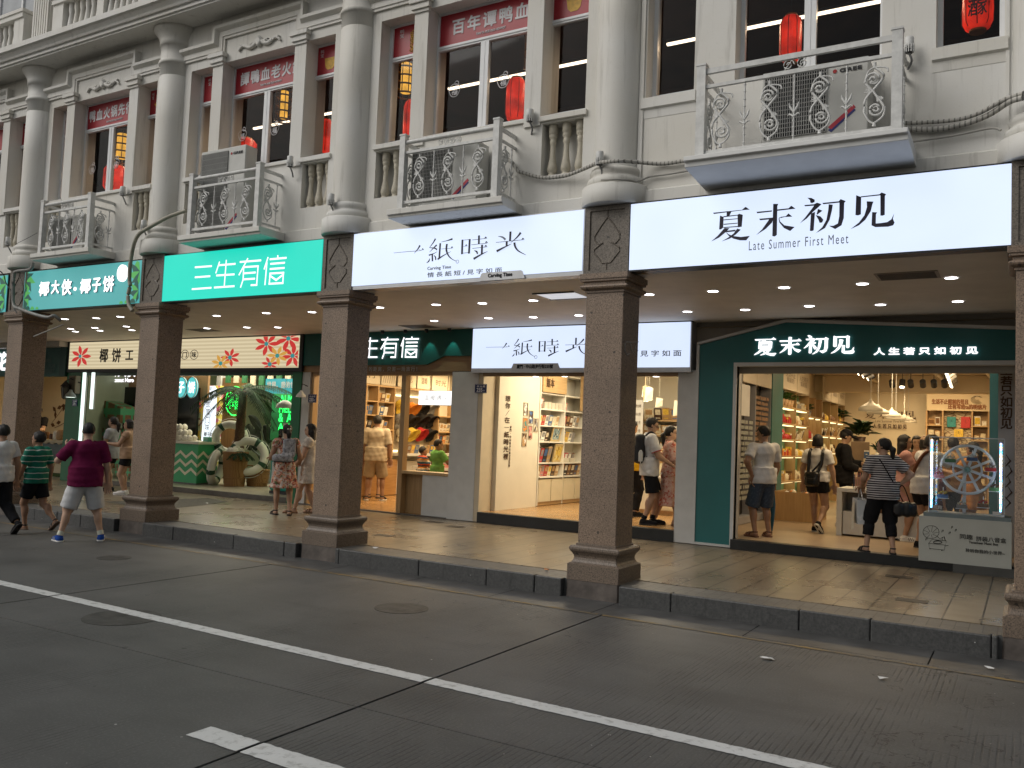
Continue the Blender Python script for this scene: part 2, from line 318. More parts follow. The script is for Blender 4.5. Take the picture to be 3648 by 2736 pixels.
# road: slabs with real gaps between them, laid over a dark bed
struct('ground',MB().add([(-160,-60,-.03),(120,-60,-.03),(120,60,-.03),(-160,60,-.03)],[(0,1,2,3)]),M('dark_bed',(.02,.02,.019),.9))
mb=MB();xs=[-60]+[.74+4.45*k for k in range(-9,4)]+[60];ys=[-40,-8.6,-4.27,-.66]
for i in range(len(xs)-1):
    for j in range(3):
        g=.011;x0,x1,y0,y1=xs[i]+g,xs[i+1]-g,ys[j]+.006,ys[j+1]-.006
        mb.add([(x0,y0,0),(x1,y0,0),(x1,y1,0),(x0,y1,0),(x0,y0,-.03),(x1,y0,-.03),(x1,y1,-.03),(x0,y1,-.03)],[(0,1,2,3),(0,4,5,1),(1,5,6,2),(2,6,7,3),(3,7,4,0)])
struct('road',mb,MATS['road_concrete'])
def strip(name,segs,w,z,mat,jit=.004,cut=None,step=.03):
    mb=MB()
    for x0,y0,x1,y1 in segs:
        n=max(2,int(abs(x1-x0)/step));a=[];b=[]
        for i in range(n+1):
            t=i/n;x=x0+(x1-x0)*t;y=y0+(y1-y0)*t;a.append((x,y-w/2+random.uniform(-jit,jit),z));b.append((x,y+w/2+random.uniform(-jit,jit),z))
        mb.add(a+b,[(i,i+1,n+2+i,n+1+i) for i in range(n)])
    return struct(name,mb,mat)
edges=[-34]+[.74+4.45*k for k in range(-7,3)]
segs=[]
def ly(x): return -3.43-.0205*(x+4.7)
for a,b in zip(edges[:-1],edges[1:]): segs.append((a+.014,ly(a),b-.014,ly(b)))
strip('road_marking',segs,.135,.004,MATS['road_paint'])
strip('road_marking',[(.33,-5.13,.726,-5.135),(.752,-5.135,2.9,-5.16),(8,-5.2,11,-5.2)],.17,.004,MATS['road_paint'])
strip('road_marking',[(-30,-.60,-3,-.66),(-3,-.66,.7,-.69),(.75,-.69,4.3,-.79),(4.3,-.79,12,-.85)],.05,.0045,MATS['worn_yellow_paint'],.012)
# gutter slabs between the road and the kerb
mb=MB();x=-30.
while x<12:
    L=random.choice([.9,1.2,1.5]);yo=-.655;mb.add([(x+.006,yo+random.uniform(-.01,.01),-.002),(x+L-.006,yo+random.uniform(-.01,.01),-.003),(x+L-.006,.2,-.004),(x+.006,.2,-.004)],[(0,1,2,3)]);x+=L
struct('road',mb,M('gutter_slab',(.062,.062,.06),.5,.35,3,.25,40))
# kerb stones between the pillars, dark setts, tiled arcade floor
CEN=[-18.6,-14.7,-10.975,-7.355,-3.581,.3055,4.4155,8.5]
mb=MB();x=-22.
while x<10:
    L=random.choice([.62,.95,1.25]);segs_=[(x,x+L)]
    for c in CEN: segs_=[q for a,b in segs_ for q in ((a,min(b,c-.335)),(max(a,c+.335),b)) if q[1]-q[0]>.04]
    for a,b in segs_: mb.box(a+.003,b-.003,-.06+random.uniform(-.004,.004),.03,-.03,.188+random.uniform(-.003,.003))
    x+=L
struct('kerb',mb,MATS['kerb_stone'],bevel=.012)
struct('pavement',MB().box(-30,12,.03,.44,-.03,.183),MATS['dark_setts'])
struct('pavement',MB().box(-30,12,.44,4.25,-.03,.19),MATS['walk_tiles'])
mb=MB()
for px,py in ((975,1137),(840,1158),(1965,1249),(1965,1297),(930,1127)):
    c=at(px*1.6492,py*1.6492,'z',.19);x=math.floor((c[0]-1.86)/.316)*.316+1.86+.01;mb.add([(x,c[1]-.1,.194),(x+.3,c[1]-.1,.194),(x+.3,c[1]+.1,.194),(x,c[1]+.1,.194)],[(0,1,2,3)])
struct('pavement',mb,M('dark_tile',(.022,.018,.015),.6,.2))
mb=MB();
for q in ((600,1010,2650),):
    a=at(500+80*.603,900+1500*.603,'z',.19);b=at(500+500*.603,900+1475*.603,'z',.19)
    mb.add([(a[0]-1.2,a[1]-.15,.195),(a[0]+.6,a[1]-.35,.195),(b[0],b[1]+.1,.195),(a[0]-.9,b[1]+.35,.195)],[(0,1,2,3)])
struct('pavement',mb,M('rough_patch',(.06,.055,.043),.75,.5,18,.5,60))
# ================================================================ BUILDING
bld=thing('arcade_building','long white arcaded shop building with granite pillars, round columns and balconies','building',(-5,.3,0))
P=lambda name,mb,mat,**k: mb.build(name,mat,bld,**k)
granp=granite('worn_granite',(.15,.112,.082),(.03,.022,.018))
# granite pillar (one, copied)
def pillar(c):
    o=MB().square([(.2235,.57),(.2235,3.302)],c,.307,ch=.007).build('granite_pillar',gran,bld)
    sub('plinth',MB().square([(.308,-.02),(.302,.178)],c,.307,ch=.015),granb,o)
    sub('plinth_block',MB().square([(.3057,.18),(.3057,.347),(.297,.352),(.272,.366),(.258,.39),(.252,.415),(.256,.44),(.272,.468),(.29,.488),(.296,.508),(.294,.528),(.284,.542),(.266,.548),(.24,.549),(.238,.566),(.225,.569)],c,.307,ch=.008),granp,o)
    sub('capital',MB().square([(.237,3.303),(.237,3.325),(.252,3.33),(.276,3.345),(.284,3.362),(.276,3.378),(.25,3.388),(.25,3.415),(.277,3.425),(.277,3.448),(.289,3.45),(.289,3.507),(.2,3.512)],c,.307,ch=.006),gran,o)
    f=MB().box(c-.262,c+.262,.092,.55,3.51,4.268)
    for a in ((c-.262,c-.208,3.511,4.267),(c+.208,c+.262,3.511,4.267)): f.box(a[0],a[1],.076,.0919,a[2],a[3])
    f.box(c-.208,c+.208,.076,.0919,3.511,3.55);f.box(c-.208,c+.208,.076,.0919,4.215,4.267)
    zc=3.88
    def rid(pts): f.tube([(c+a,.091,zc+b) for a,b in pts],.0095,6,sm=False)
    rid([(0,.34),(0,.26),(-.075,.17),(-.15,.06),(-.15,.01),(-.1,-.04)]);rid([(0,.26),(.075,.17),(.15,.06),(.15,.01),(.1,-.04)])
    rid([(-.05,-.02),(-.15,-.09),(-.15,-.13),(-.05,-.25),(.05,-.25),(.15,-.13),(.15,-.09),(.05,-.02)]);rid([(0,-.25),(0,-.33)]);rid([(-.1,-.04),(-.05,-.02)]);rid([(.1,-.04),(.05,-.02)])
    sub('carved_block',f,granf,o);return o
def dup_part(o,dx,parent,label=None):
    def cp(q,par,top):
        c=q.copy();C.objects.link(c);c.parent=par;c.matrix_parent_inverse=q.matrix_parent_inverse.copy()
        if top: c.location=q.location+Vector((dx,0,0))
        KIDS.setdefault(par.name,[]).append(c)
        for ch in KIDS.get(q.name,[]): cp(ch,c,False)
        return c
    c=cp(o,parent,True)
    if label: c['label']=label
    return c
p0=pillar(CEN[1])
for c in CEN[2:]: dup_part(p0,c-CEN[1],bld)
# round column above each pillar
def column(c):
    o=MB().lathe([(.263,4.70),(.267,5.5),(.266,6.4),(.262,7.10),(.257,7.104),(.257,7.112),(.262,7.116),(.262,7.29),(.28,7.295),(.292,7.325),(.28,7.355),(.262,7.36),(.262,7.59),(.285,7.595),(.285,7.66),(.30,7.72),(.335,7.78),(.375,7.82),(.385,7.845),(.385,7.875)],c,.3,48).build('column',white,bld)
    sub('drum',MB().lathe([(.375,4.272),(.385,4.28),(.385,4.478),(.375,4.486),(.30,4.49),(.325,4.51),(.333,4.54),(.325,4.575),(.295,4.585),(.288,4.61),(.30,4.625),(.306,4.655),(.29,4.69),(.262,4.70)],c,.3,48),white,o);return o
c0=column(CEN[1])
for c in CEN[2:]: dup_part(c0,c-CEN[1],bld)
YW=.25;YF=.44
def wallgrid(mb,x0,x1,z0,z1,holes,yf,depth):
    xs=sorted({x0,x1,*[h[0] for h in holes],*[h[1] for h in holes]});zs=sorted({z0,z1,*[h[2] for h in holes],*[h[3] for h in holes]})
    for i in range(len(xs)-1):
        for j in range(len(zs)-1):
            a,b,c,d=xs[i],xs[i+1],zs[j],zs[j+1];mx,mz=(a+b)/2,(c+d)/2
            if not any(h[0]<mx<h[1] and h[2]<mz<h[3] for h in holes): mb.add([(a,yf,c),(b,yf,c),(b,yf,d),(a,yf,d)],[(0,1,2,3)])
    for a,b,c,d in holes:
        mb.add([(a,yf,c),(b,yf,c),(b,yf,d),(a,yf,d),(a,yf+depth,c),(b,yf+depth,c),(b,yf+depth,d),(a,yf+depth,d)],[(0,1,5,4),(2,3,7,6),(3,0,4,7),(1,2,6,5)])
    return mb
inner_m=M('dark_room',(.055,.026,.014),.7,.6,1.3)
def window(x0,x1,z0,zt,z1,mull,label=None,banner=True):
    f=.055;fr=MB()
    fr.box(x0,x0+f,YF,YF+.06,z0,z1);fr.box(x1-f,x1,YF,YF+.06,z0,z1);fr.box(x0+f,x1-f,YF,YF+.06,z0,z0+f);fr.box(x0+f,x1-f,YF,YF+.06,z1-f*.6,z1)
    fr.box(x0+f,x1-f,YF,YF+.06,zt-.03,zt+.03);fr.box(x0+f,x1-f,YF-.012,YF-.001,zt-.006,zt+.016)
    cells=[(x0+f,x1-f)]
    if mull:
        m=(x0+x1)/2;fr.box(m-.06,m+.06,YF+.001,YF+.061,z0+f,zt-.03);fr.box(m-.006,m+.006,YF-.004,YF+.001,z0+f,zt-.03);cells=[(x0+f,m-.06),(m+.06,x1-f)]
    o=fr.build('window',upvc,bld)
    sub('window_frame',MB().box(x0-.001,x1+.001,YF-.02,YF-.0005,z0-.035,z0+.012),upvc,o)
    for a,b in cells: sub('pane',MB().add([(a,YF+.035,z0+f),(b,YF+.035,z0+f),(b,YF+.035,zt-.03),(a,YF+.035,zt-.03)],[(0,1,2,3)]),pane_m,o)
    return o
def entab(pts,prof):
    """moulding swept along a stepped line (x,z), profile (out, up) mitred at the corners"""
    mb=MB();rs=[]
    n=len(pts)
    for i,p in enumerate(pts):
        d0=Vector((p[0]-pts[i-1][0],p[1]-pts[i-1][1])).normalized() if i>0 else None;d1=Vector((pts[i+1][0]-p[0],pts[i+1][1]-p[1])).normalized() if i<n-1 else None
        if d0 is None: nn=Vector((-d1[1],d1[0]))
        elif d1 is None: nn=Vector((-d0[1],d0[0]))
        else:
            a=Vector((-d0[1],d0[0]));b=Vector((-d1[1],d1[0]));nn=(a+b);nn=nn/(nn.dot(a))
        rs.append([(p[0]+nn[0]*u,YW-o,p[1]+nn[1]*u) for o,u in prof])
    mb.rings(rs,0,False);return mb
baluster0=None
def baluster_mb(x,y,z,h):
    pr=[(.045,0),(.045,.05),(.03,.07),(.05,.1),(.055,.16),(.05,.22),(.036,.34),(.03,.46),(.028,.58),(.03,.62),(.036,.64),(.036,.7),(.03,.72),(.042,.75),(.048,.79),(.042,.82),(.05,.83),(.05,.9),(.05,1.)]
    return MB().lathe([(r*1.08,z+q*h) for r,q in pr],x,y,14)
ZS,ZT,ZTOP=5.53,6.69,7.16
def bay(cl,cr,arch=True,balc=True,door=False):
    x0,x1=cl,cr;c=(x0+x1)/2;hw=(x1-x0)/2-.405;wi,wo=.74,.965
    holes=[(c-hw,c-wo,5.47,ZTOP),(c-wi,c+wi,5.47,ZTOP),(c+wo,c+hw,5.47,ZTOP),(c-hw+.015,c-wo-.02,4.75,5.38),(c+wo+.02,c+hw-.015,4.75,5.38)]
    wallgrid(MB(),x0,x1,4.44,7.9,holes,YW,.4).build('facade_wall',white,bld)
    b=MB().box(x0,x1,YW+.2,YW+.39,4.45,5.46);b.build('parapet_back',white,bld)
    P('fascia',MB().extr([(YW-.03,4.262),(YW-.03,4.425),(YW-.005,4.443),(YW+.1,4.443),(YW+.1,4.262)],x0+.3,x1-.3),white)
    for a,d in ((c-hw,c-wo),(c+wo,c+hw)):
        P('sill',MB().box(a-.03,d+.03,YW-.035,YF+.01,5.40,5.465),white,bevel=.006)
    P('sill',MB().box(c-wi-.01,c+wi+.01,YW-.03,YF+.01,5.42,5.468),white,bevel=.006)
    for s in (-1,1):
        xa,xb=c+s*wi,c+s*wo
        p=MB().box(xa,xb,YW-.028,YW+.001,5.36,7.12);o=P('pilaster',p,white,bevel=.004);m=(xa+xb)/2;h=abs(xb-xa)/2
        cp=MB().box(m-h-.015,m+h+.015,YW-.05,YW,7.12,7.16).box(m-h-.03,m+h+.03,YW-.075,YW,7.161,7.235).box(m-h-.055,m+h+.055,YW-.10,YW,7.236,7.30)
        sub('pilaster_cap',cp,white,o,bevel=.004)
    pr=[(0,-.2),(.03,-.2),(.03,-.165),(.045,-.16),(.045,-.085),(.085,-.06),(.105,-.045),(.105,0),(0,.0)]
    zl,zh=7.50,7.72;st=.93
    P('entablature',entab([(x0+.2,zl),(c-st,zl),(c-st,zh),(c+st,zh),(c+st,zl),(x1-.2,zl)],pr),white)
    mb=MB();rr=random.Random(int(c*10))   # carved acanthus spray over the wide window
    for s in (-1,1):
        pts=[(c+s*a,7.30+b) for a,b in ((.02,.06),(.1,.0),(.2,-.02),(.3,.03),(.38,.02),(.43,-.03))]
        P3=[(q[0],YW-.02,q[1]) for q in cat_rom(pts,4)];mb.tube(P3,list(np.linspace(.038,.016,len(P3))),7)
        for k in range(9):
            a=.05+.042*k;ang=rr.uniform(.5,2.4);r=.055-.003*k;z=7.30+.02*math.sin(k);pp=[(c+s*(a+r*q*math.cos(ang+q*1.8)),YW-.02,z+.01+r*q*math.sin(ang+q*1.8)*1.2) for q in np.linspace(0,1,5)];mb.tube(pp,[.024,.026,.021,.015,.008],6)
    for k in range(7):
        a=math.pi*(.1+.8*k/6);mb.tube([(c,YW-.02,7.30),(c+.05*math.cos(a),YW-.04,7.31+.07*math.sin(a)),(c+.075*math.cos(a),YW-.025,7.31+.11*math.sin(a))],[.03,.028,.012],6)
    mb.sphere((c,YW-.02,7.30),.045,12);P('window_ornament',mb,white)
    for a,d,m in ((c-hw,c-wo+.08,0),(c-wi-.03,c+wi+.03,1),(c+wo-.08,c+hw,0)): window(a,d,ZS-.02,ZT,ZTOP+.01,m)
    global baluster0
    for a,d in ((c-hw+.015,c-wo-.02),(c+wo+.02,c+hw-.015)):
        bb=None
        n=3
        for k in range(n):
            x=a+(d-a)*(k+.55)/n
            if baluster0 is None: baluster0=(baluster_mb(x,YW+.1,4.752,.626).build('baluster',M('cream_stone',(.5,.46,.37),.6,.15,9,.2),bld),x)
            else: dup_part(baluster0[0],x-baluster0[1],bld)
    return c
BC=[bay(CEN[i],CEN[i+1]) for i in (1,2,3,4)]
# bay over the right-hand shop: plain walls and wider windows
x0,x1=CEN[5],CEN[6];holes=[(.64,1.19,5.47,7.2),(1.63,3.06,5.47,7.2),(3.53,4.09,5.47,7.2)]
wallgrid(MB(),x0,x1,4.44,7.9,holes,YW,.4).build('facade_wall',white,bld)
P('parapet_back',MB().box(x0,x1,YW+.2,YW+.39,4.45,5.46),white)
P('fascia',MB().extr([(YW-.03,4.27),(YW-.03,4.425),(YW-.005,4.443),(YW+.1,4.443),(YW+.1,4.27)],x0+.3,x1-.3),white)
for a,d,m in ((.63,1.2,0),(1.62,3.07,1),(3.52,4.10,0)): window(a,d,ZS-.02,7.0,7.21,m)
for a,d in ((.6,1.22),(3.5,4.12)):
    P('sill',MB().extr([(YW-.004,5.24),(YW-.012,5.335),(YW-.04,5.35),(YW-.04,5.462),(YF,5.462),(YF,5.24)],a,d),white)
P('pilaster',MB().box(.57,.62,YW-.02,YW,4.45,7.4),white);P('pilaster',MB().box(4.1,4.13,YW-.02,YW,4.45,7.4),white)
P('entablature',entab([(x0+.2,7.5),(x1-.2,7.5)],[(0,-.2),(.03,-.2),(.045,-.16),(.045,-.085),(.105,-.045),(.105,0),(0,0)]),white)
wallgrid(MB(),CEN[6],CEN[7],4.44,7.9,[],YW,.4).build('facade_wall',white,bld)
P('fascia',MB().extr([(YW-.03,4.27),(YW-.03,4.425),(YW-.005,4.443),(YW+.1,4.443),(YW+.1,4.27)],CEN[6]+.3,CEN[7]-.3),white)
wallgrid(MB(),-30,CEN[1],4.27,7.9,[],YW,.4).build('facade_wall',white,bld)
# cornice and upper storey
P('cornice',MB().extr([(YW+.3,7.872),(-.17,7.872),(-.17,7.90),(-.2,7.905),(-.2,7.96),(-.235,7.965),(-.25,8.0),(-.29,8.05),(-.33,8.07),(-.33,8.16),(YW+.3,8.17)],-30,9),white)
holesU=[]
for a,b in zip(CEN[1:-1],CEN[2:]): holesU+=[((a+b)/2-1.2,(a+b)/2+1.2,9.1,11)]
wallgrid(MB(),-30,9,8.15,12.5,holesU,.45,.25).build('upper_wall',white,bld)
for a,b in zip(CEN[1:-1],CEN[2:]):
    m=(a+b)/2;fr=MB()
    for x in (m-1.2,m-.42,m+.38,m+1.15): fr.box(x,x+.05,.58,.63,9.1,11)
    fr.box(m-1.15,m+1.15,.58,.63,9.1,9.16);o=fr.build('window',upvc,bld);sub('pane',MB().add([(m-1.15,.61,9.16),(m+1.15,.61,9.16),(m+1.15,.61,11),(m-1.15,.61,11)],[(0,1,2,3)]),M('grey_pane',(.35,.37,.39),.15,.1),o)
    o=MB().box(a+.45,b-.45,.05,.3,8.93,9.02).box(a+.42,b-.42,.03,.32,9.02,9.08).build('balustrade',white,bld)
    n=13
    mb=MB();mb.box(a+.45,a+.75,.08,.28,8.171,8.93).box(b-.75,b-.45,.08,.28,8.171,8.93).box(m-.09,m+.09,.08,.28,8.171,8.93).box(a+.751,b-.751,.08,.28,8.171,8.25);sub('rail_post',mb,white,o)
    for k in range(n):
        x=a+.85+(b-a-1.7)*k/(n-1)
        if abs(x-m)>.15: sub('baluster',MB().lathe([(.05,8.25),(.06,8.35),(.065,8.45),(.05,8.6),(.035,8.72),(.05,8.8),(.05,8.93)],x,.18,10),white,o)
for c in CEN[1:7]:
    pl=MB().box(c-.3,c+.3,.06,.44,8.172,8.3).box(c-.27,c+.27,.1,.44,8.301,8.38)
    for k in range(7): pl.box(c-.24+k*.07,c-.195+k*.07,.12,.16,8.381,11.9)
    pl.box(c-.25,c+.25,.15,.44,8.381,11.9);P('fluted_pilaster',pl,white)
# dark dining room behind the first-floor windows; arcade ceiling
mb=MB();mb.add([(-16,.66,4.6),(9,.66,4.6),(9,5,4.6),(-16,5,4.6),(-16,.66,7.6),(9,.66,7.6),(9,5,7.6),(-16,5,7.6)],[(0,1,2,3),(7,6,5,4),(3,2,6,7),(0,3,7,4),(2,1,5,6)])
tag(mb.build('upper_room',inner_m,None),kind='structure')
ceil_m=M('arcade_ceiling',(.74,.70,.64),.6,.08,2)
P('arcade_ceiling',MB().add([(-30,.09,3.531),(9,.09,3.531),(9,4.4,3.531),(-30,4.4,3.531)],[(3,2,1,0)]),ceil_m)
P('arcade_beam',MB().box(-30,9,.30,.55,3.532,4.5),white)
# ================================================================ BALCONIES
def scroll(mb,cx,z0,h,put,flip=1):
    """cast iron S scroll: two spirals joined by a bar, with leaves"""
    def sp(cx,cz,r,a0,turns,s):
        return [(cx+s*r*(1-.82*q)*math.cos(a0+q*turns*2*math.pi),cz+r*(1-.82*q)*math.sin(a0+q*turns*2*math.pi)) for q in np.linspace(0,1,22)]
    w=h*.155
    def T(pts,r,n=5): mb.tube([put(cx+flip*a,z0+b) for a,b in pts],r,n)
    up=sp(-.02*h,.76*h,w*.85,-.25,1.55,-1);lo=sp(.02*h,.24*h,w*.85,math.pi-.25,1.55,-1)
    T([(a,b) for a,b in lo],.011);T([(a,b) for a,b in up],.011)
    T([(lo[0][0],lo[0][1]),(.10*h,.36*h),(-.03*h,.56*h),up[0] if False else (-.02*h-w*.8,.70*h)],.012)
    T(cat_rom([(-w*1.05,.2*h),(-w*.95,.42*h),(.02*h,.62*h),(w*.95,.80*h),(.0,.97*h)],4),.012)
    T(cat_rom([(-w*1.05,.2*h),(-w*.6,.06*h),(0,.0),(w*.9,.1*h),(w*1.1,.26*h)],4),.009);T(cat_rom([(-w*1.05,.72*h),(-w*.7,.9*h),(0,.97*h),(w*1.2,.93*h),(w*1.35,.86*h)],4),.008)
    for cz,cxx in ((.24*h,.02*h),(.76*h,-.02*h)):
        mb.tube([put(cx+flip*(cxx+.022*math.cos(t)),z0+cz+.022*math.sin(t)) for t in np.linspace(0,2*math.pi,9)],.006,5)
    for k in range(5):
        a=.55+.28*k;T([(.05*h,.36*h),(.05*h+.075*h*math.cos(a)*1.5,.36*h+.12*h*math.sin(a)*.8)],[.006,.009])
    for k in range(4):
        T([(-.07*h,.52*h+.02*h*k),(-.17*h+.015*h*k,.56*h+.03*h*k)],[.009,.004])
    mb.tube([put(cx,z0-.06*h),put(cx,z0+.01*h)],[.02,.012],6);mb.tube([put(cx,z0+.96*h),put(cx,z0+1.05*h)],[.012,.016],6)
def spindle(mb,cx,z0,h,put):
    mb.tube([put(cx,z0),put(cx,z0+h)],.0085,6)
    for q in (.08,.2,.3,.36,.62,.72,.84,.94): mb.tube([put(cx,z0+h*(q-.015)),put(cx,z0+h*q),put(cx,z0+h*(q+.015))],[.009,.015,.009],6)
    for s in (-1,0,1):
        mb.tube([put(cx,z0+h*.42),put(cx+s*.035,z0+h*.5),put(cx+s*.045,z0+h*.56)],[.011,.012,.004],5);mb.tube([put(cx,z0+h*.36),put(cx+s*.04,z0+h*.4),put(cx+s*.055,z0+h*.38)],[.01,.009,.004],5)
def balcony(xl,xr,yf,zs,ztop,rails,big=False):
    """xl,xr outer faces of the posts; zs top of slab; rails heights"""
    ov=.11;o=None
    s=MB()
    if big:
        s.extr([(yf-.07,zs),(yf-.07,zs-.045),(yf-.035,zs-.055),(yf-.03,zs-.10),(YW,zs-.16),(YW,zs)],xl-.09,xr+.06)
    else:
        s.extr([(yf-.06,zs),(yf-.06,zs-.07),(yf-.035,zs-.075),(yf-.03,zs-.105),(YW,zs-.115),(YW,zs)],xl-ov,xr+ov)
    o=s.build('balcony',white_clean if big else white,bld,bevel=.006);S_=lambda n,mb,m=iron:sub(n,mb,m,o)
    p=.05 if not big else .055
    for x in (xl,xr-p*1.6):
        S_('post',MB().box(x,x+p*1.6,yf,yf+p*1.6,zs,ztop).box(x-.006,x+p*1.6+.006,yf-.006,yf+p*1.6+.006,ztop+.0005,ztop+.02))
    a,b=xl+p*1.6,xr-p*1.6;yc=yf+p*.8;rt,rm,rb=rails
    for z,r in ((rt,.026),(rm,.016),(rb,.016)):
        mb=MB()
        if z==rt and not big: mb.tube([(a,yc,z),(b,yc,z)],r,12)
        else: mb.box(a,b,yc-.018,yc+.018,z-r,z+r)
        for x in (xl+p*.8,xr-p*.8):
            mb.box(x-.014,x+.014,yf+p*1.6,YW,z-r*.8,z+r*.8)
        S_('rail',mb)
    h=rm-rb;put=lambda u,z:(u,yc,z);n=4 if big else 3;W=b-a
    f=MB()
    for k in range(n):
        cx=a+W*(k+.5+(.0 if not big else -.02))/n if not big else a+W*(.09+.275*k);scroll(f,cx,rb+.07,h-.14,put,1)
        S_('scroll',f);f=MB()
    for k in range(n-1):
        cx=a+W*(k+1)/n if not big else a+W*(.225+.275*k);spindle(f,cx,rb,h,put);S_('spindle',f);f=MB()
    m=(a+b)/2
    for k in range(4 if not big else 2):
        x=m+(-.12+.085*k if not big else -.06+.13*k);zc=(rt+rm)/2;r=(rt-rm)*.36
        f.tube([(x+(r*(1-.7*q))*math.cos(q*9+k),yc,zc+(r*(1-.7*q))*math.sin(q*9+k)) for q in np.linspace(0,1,16)],.006,5);f.tube([(x-r,yc,rm),(x+r*.9,yc,rt-.01)],.005,5)
    S_('scroll_frieze',f)
    for x in (xl+p*.8,xr-p*.8):
        f=MB();put2=lambda u,z,x=x:(x,u,z);y0=yf+p*1.6;D=YW-y0;scroll(f,y0+D*.36,rb+.07,h-.14,put2);spindle(f,y0+D*.78,rb,h,put2)
        S_('side_panel',f)
    return o
balcony(-9.99,-8.62,-.2,4.41,5.30,(5.24,5.11,4.50));balcony(-6.28,-4.83,-.2,4.41,5.31,(5.25,5.12,4.50));balcony(-2.41,-.97,-.2,4.415,5.34,(5.26,5.13,4.505))
balcony(1.445,3.32,-.4,4.51,5.43,(5.375,5.22,4.555),True)
# ================================================================ AIR CONDITIONERS on the balconies
ac_m=M('ac_casing',(.52,.52,.49),.42,.06);grille_m=M('ac_grille',(.10,.10,.10),.45,.2);rust=M('rusty_steel',(.06,.04,.03),.75,.5,12,.3)
def ac(x0,x1,z0,z1,y0,y1,label,logo=True,fans=1):
    t=thing('air_conditioner',label,'air conditioner',((x0+x1)/2,(y0+y1)/2,z0),'air conditioners standing on the balconies');w=x1-x0
    MB().box(x0,x1,y0,y1,z0,z1).build('casing',ac_m,t,bevel=.012)
    gx=x0+w*.62;g=MB().box(x0+.03,gx,y0-.006,y0-.001,z0+.05,z1-.05)
    g.build('fan_opening',M('ac_dark',(.02,.02,.02),.7),t)
    g=MB();n=26
    for k in range(n+1): x=x0+.03+(gx-x0-.03)*k/n;g.box(x-.003,x+.003,y0-.02,y0-.012,z0+.05,z1-.05)
    for k in range(15): z=z0+.05+(z1-z0-.1)*k/14;g.box(x0+.03,gx,y0-.0115,y0-.0065,z-.004,z+.004)
    g.build('grille',M('ac_grille_wire',(.4,.4,.38),.45,.1),t)
    for k in range(fans):
        zc=z0+(z1-z0)*(k+.5)/fans;f=MB();r=min(gx-x0,(z1-z0)/fans)*.36
        f.lathe([(r,-.001),(r,.0)],0,0,20);f.v=[((x0+gx)/2+.015+q[0],y0-.0062+q[2],zc+q[1]) for q in f.v];f.build('fan',M('ac_fan',(.05,.05,.05),.5),t)
    if logo:
        letter('lettering','GREE',gx+w*.12,x1-w*.06,z1-.12,z1-.085,y0-.004,M('black_print',(.015,.015,.02),.5),t,.002)
        MB().lathe([(.02,-.001),(.02,.001)],0,0,16).build
        f=MB();f.lathe([(.019,-.001),(.019,.001)],0,0,16);f.v=[(gx+w*.075+q[0],y0-.005+q[2],z1-.102+q[1]) for q in f.v];f.build('emblem',M('red_print',(.35,.02,.02),.5),t)
    for c_,o_ in (((.02,.03,.16),0.),((.42,.03,.05),.028)):
        s=MB();s.prism([(gx+.02,z0+.06+o_),(gx+.05,z0+.035+o_),(gx+w*.27,z0+.215+o_),(gx+w*.27-.02,z0+.243+o_)],y0-.003-o_*.02,y0-.001);s.build('warning_stripe',M('stripe_blue' if not o_ else 'stripe_red',c_,.5),t)
    for x in (x0+.12,x1-.12): MB().box(x-.03,x+.03,y0-.03,y1+.02,z0-.05,z0-.001).build('foot',rust,t)
ac(-6.32,-5.38,4.46,5.72,.02,.24,'tall cream air conditioner rising above the rail of the second balcony from the left',True,2)
ac(-2.33,-1.35,4.47,5.19,-.05,.2,'grey air conditioner behind the scroll railing of the third balcony from the left',False)
ac(2.02,3.0,4.64,5.36,-.12,.2,'white air conditioner behind the railing of the large balcony at the right')
ac(-9.9,-9.05,4.46,5.05,-.02,.2,'dark air conditioner on the leftmost balcony behind its scrolls',False)
tag(MB().box(1.55,3.2,-.18,-.12,4.56,4.61).box(1.55,1.62,-.3,.2,4.512,4.559).box(2.9,2.97,-.3,.2,4.512,4.559).build('support_beam',rust,None),'rusty steel beam lying across the large balcony under the unit','beam')
# ================================================================ FLOODLIGHTS, CONDUITS AND CABLES
flood_m=M('lamp_white',(.62,.62,.6),.45,.1);fin_m=M('lamp_fin',(.05,.05,.05),.5)
def flood(x,y,z,label):
    t=thing('floodlight',label,'floodlight',(x,y,z),'small white floodlights on the facade')
    MB().lathe([(.04,.05),(.042,.0),(.042,.05),(.043,.11),(.038,.118)],x,y,20,cz=z).build('lamp_head',flood_m,t)
    mb=MB()
    for k in range(12): a=2*math.pi*k/12;mb.box(x+.042*math.cos(a)-.004,x+.042*math.cos(a)+.004,y+.042*math.sin(a)-.004,y+.042*math.sin(a)+.004,z-.03,z+.045)
    mb.lathe([(.034,-.03),(.034,.04)],x,y,12,1,cz=z);mb.build('cooling_fin',[flood_m,fin_m],t)
    MB().tube(cat_rom([(x,y,z-.03),(x+.02,y+.03,z-.10),(x-.02,min(YW,y+.09),z-.15)],4),.011,6).build('bracket',M('lamp_bracket',(.2,.2,.2),.5),t)
g3=(2000,400,.2411)
q=on(g3,565,700,'y',-.02);flood(q[0],-.02,q[2]-.03,'white floodlight on the round column base between the two white signs')
q=on((1300,0,.6027),975,690,'y',.16);flood(q[0],.16,q[2]-.03,'white floodlight on the wall right of the third balcony')
q=on((700,0,.6028),795,1185,'y',-.05);flood(q[0],-.05,q[2]-.03,'white floodlight on the column base beside the green sign')
q=on((700,0,.6028),553,960,'y',.12);flood(q[0],.12,q[2]-.03,'white floodlight on the wall above the right end of the second balcony')
q=on((0,0,.6028),850,1335,'y',-.05);flood(q[0],-.05,q[2]-.03,'white floodlight on the column base left of the green sign')
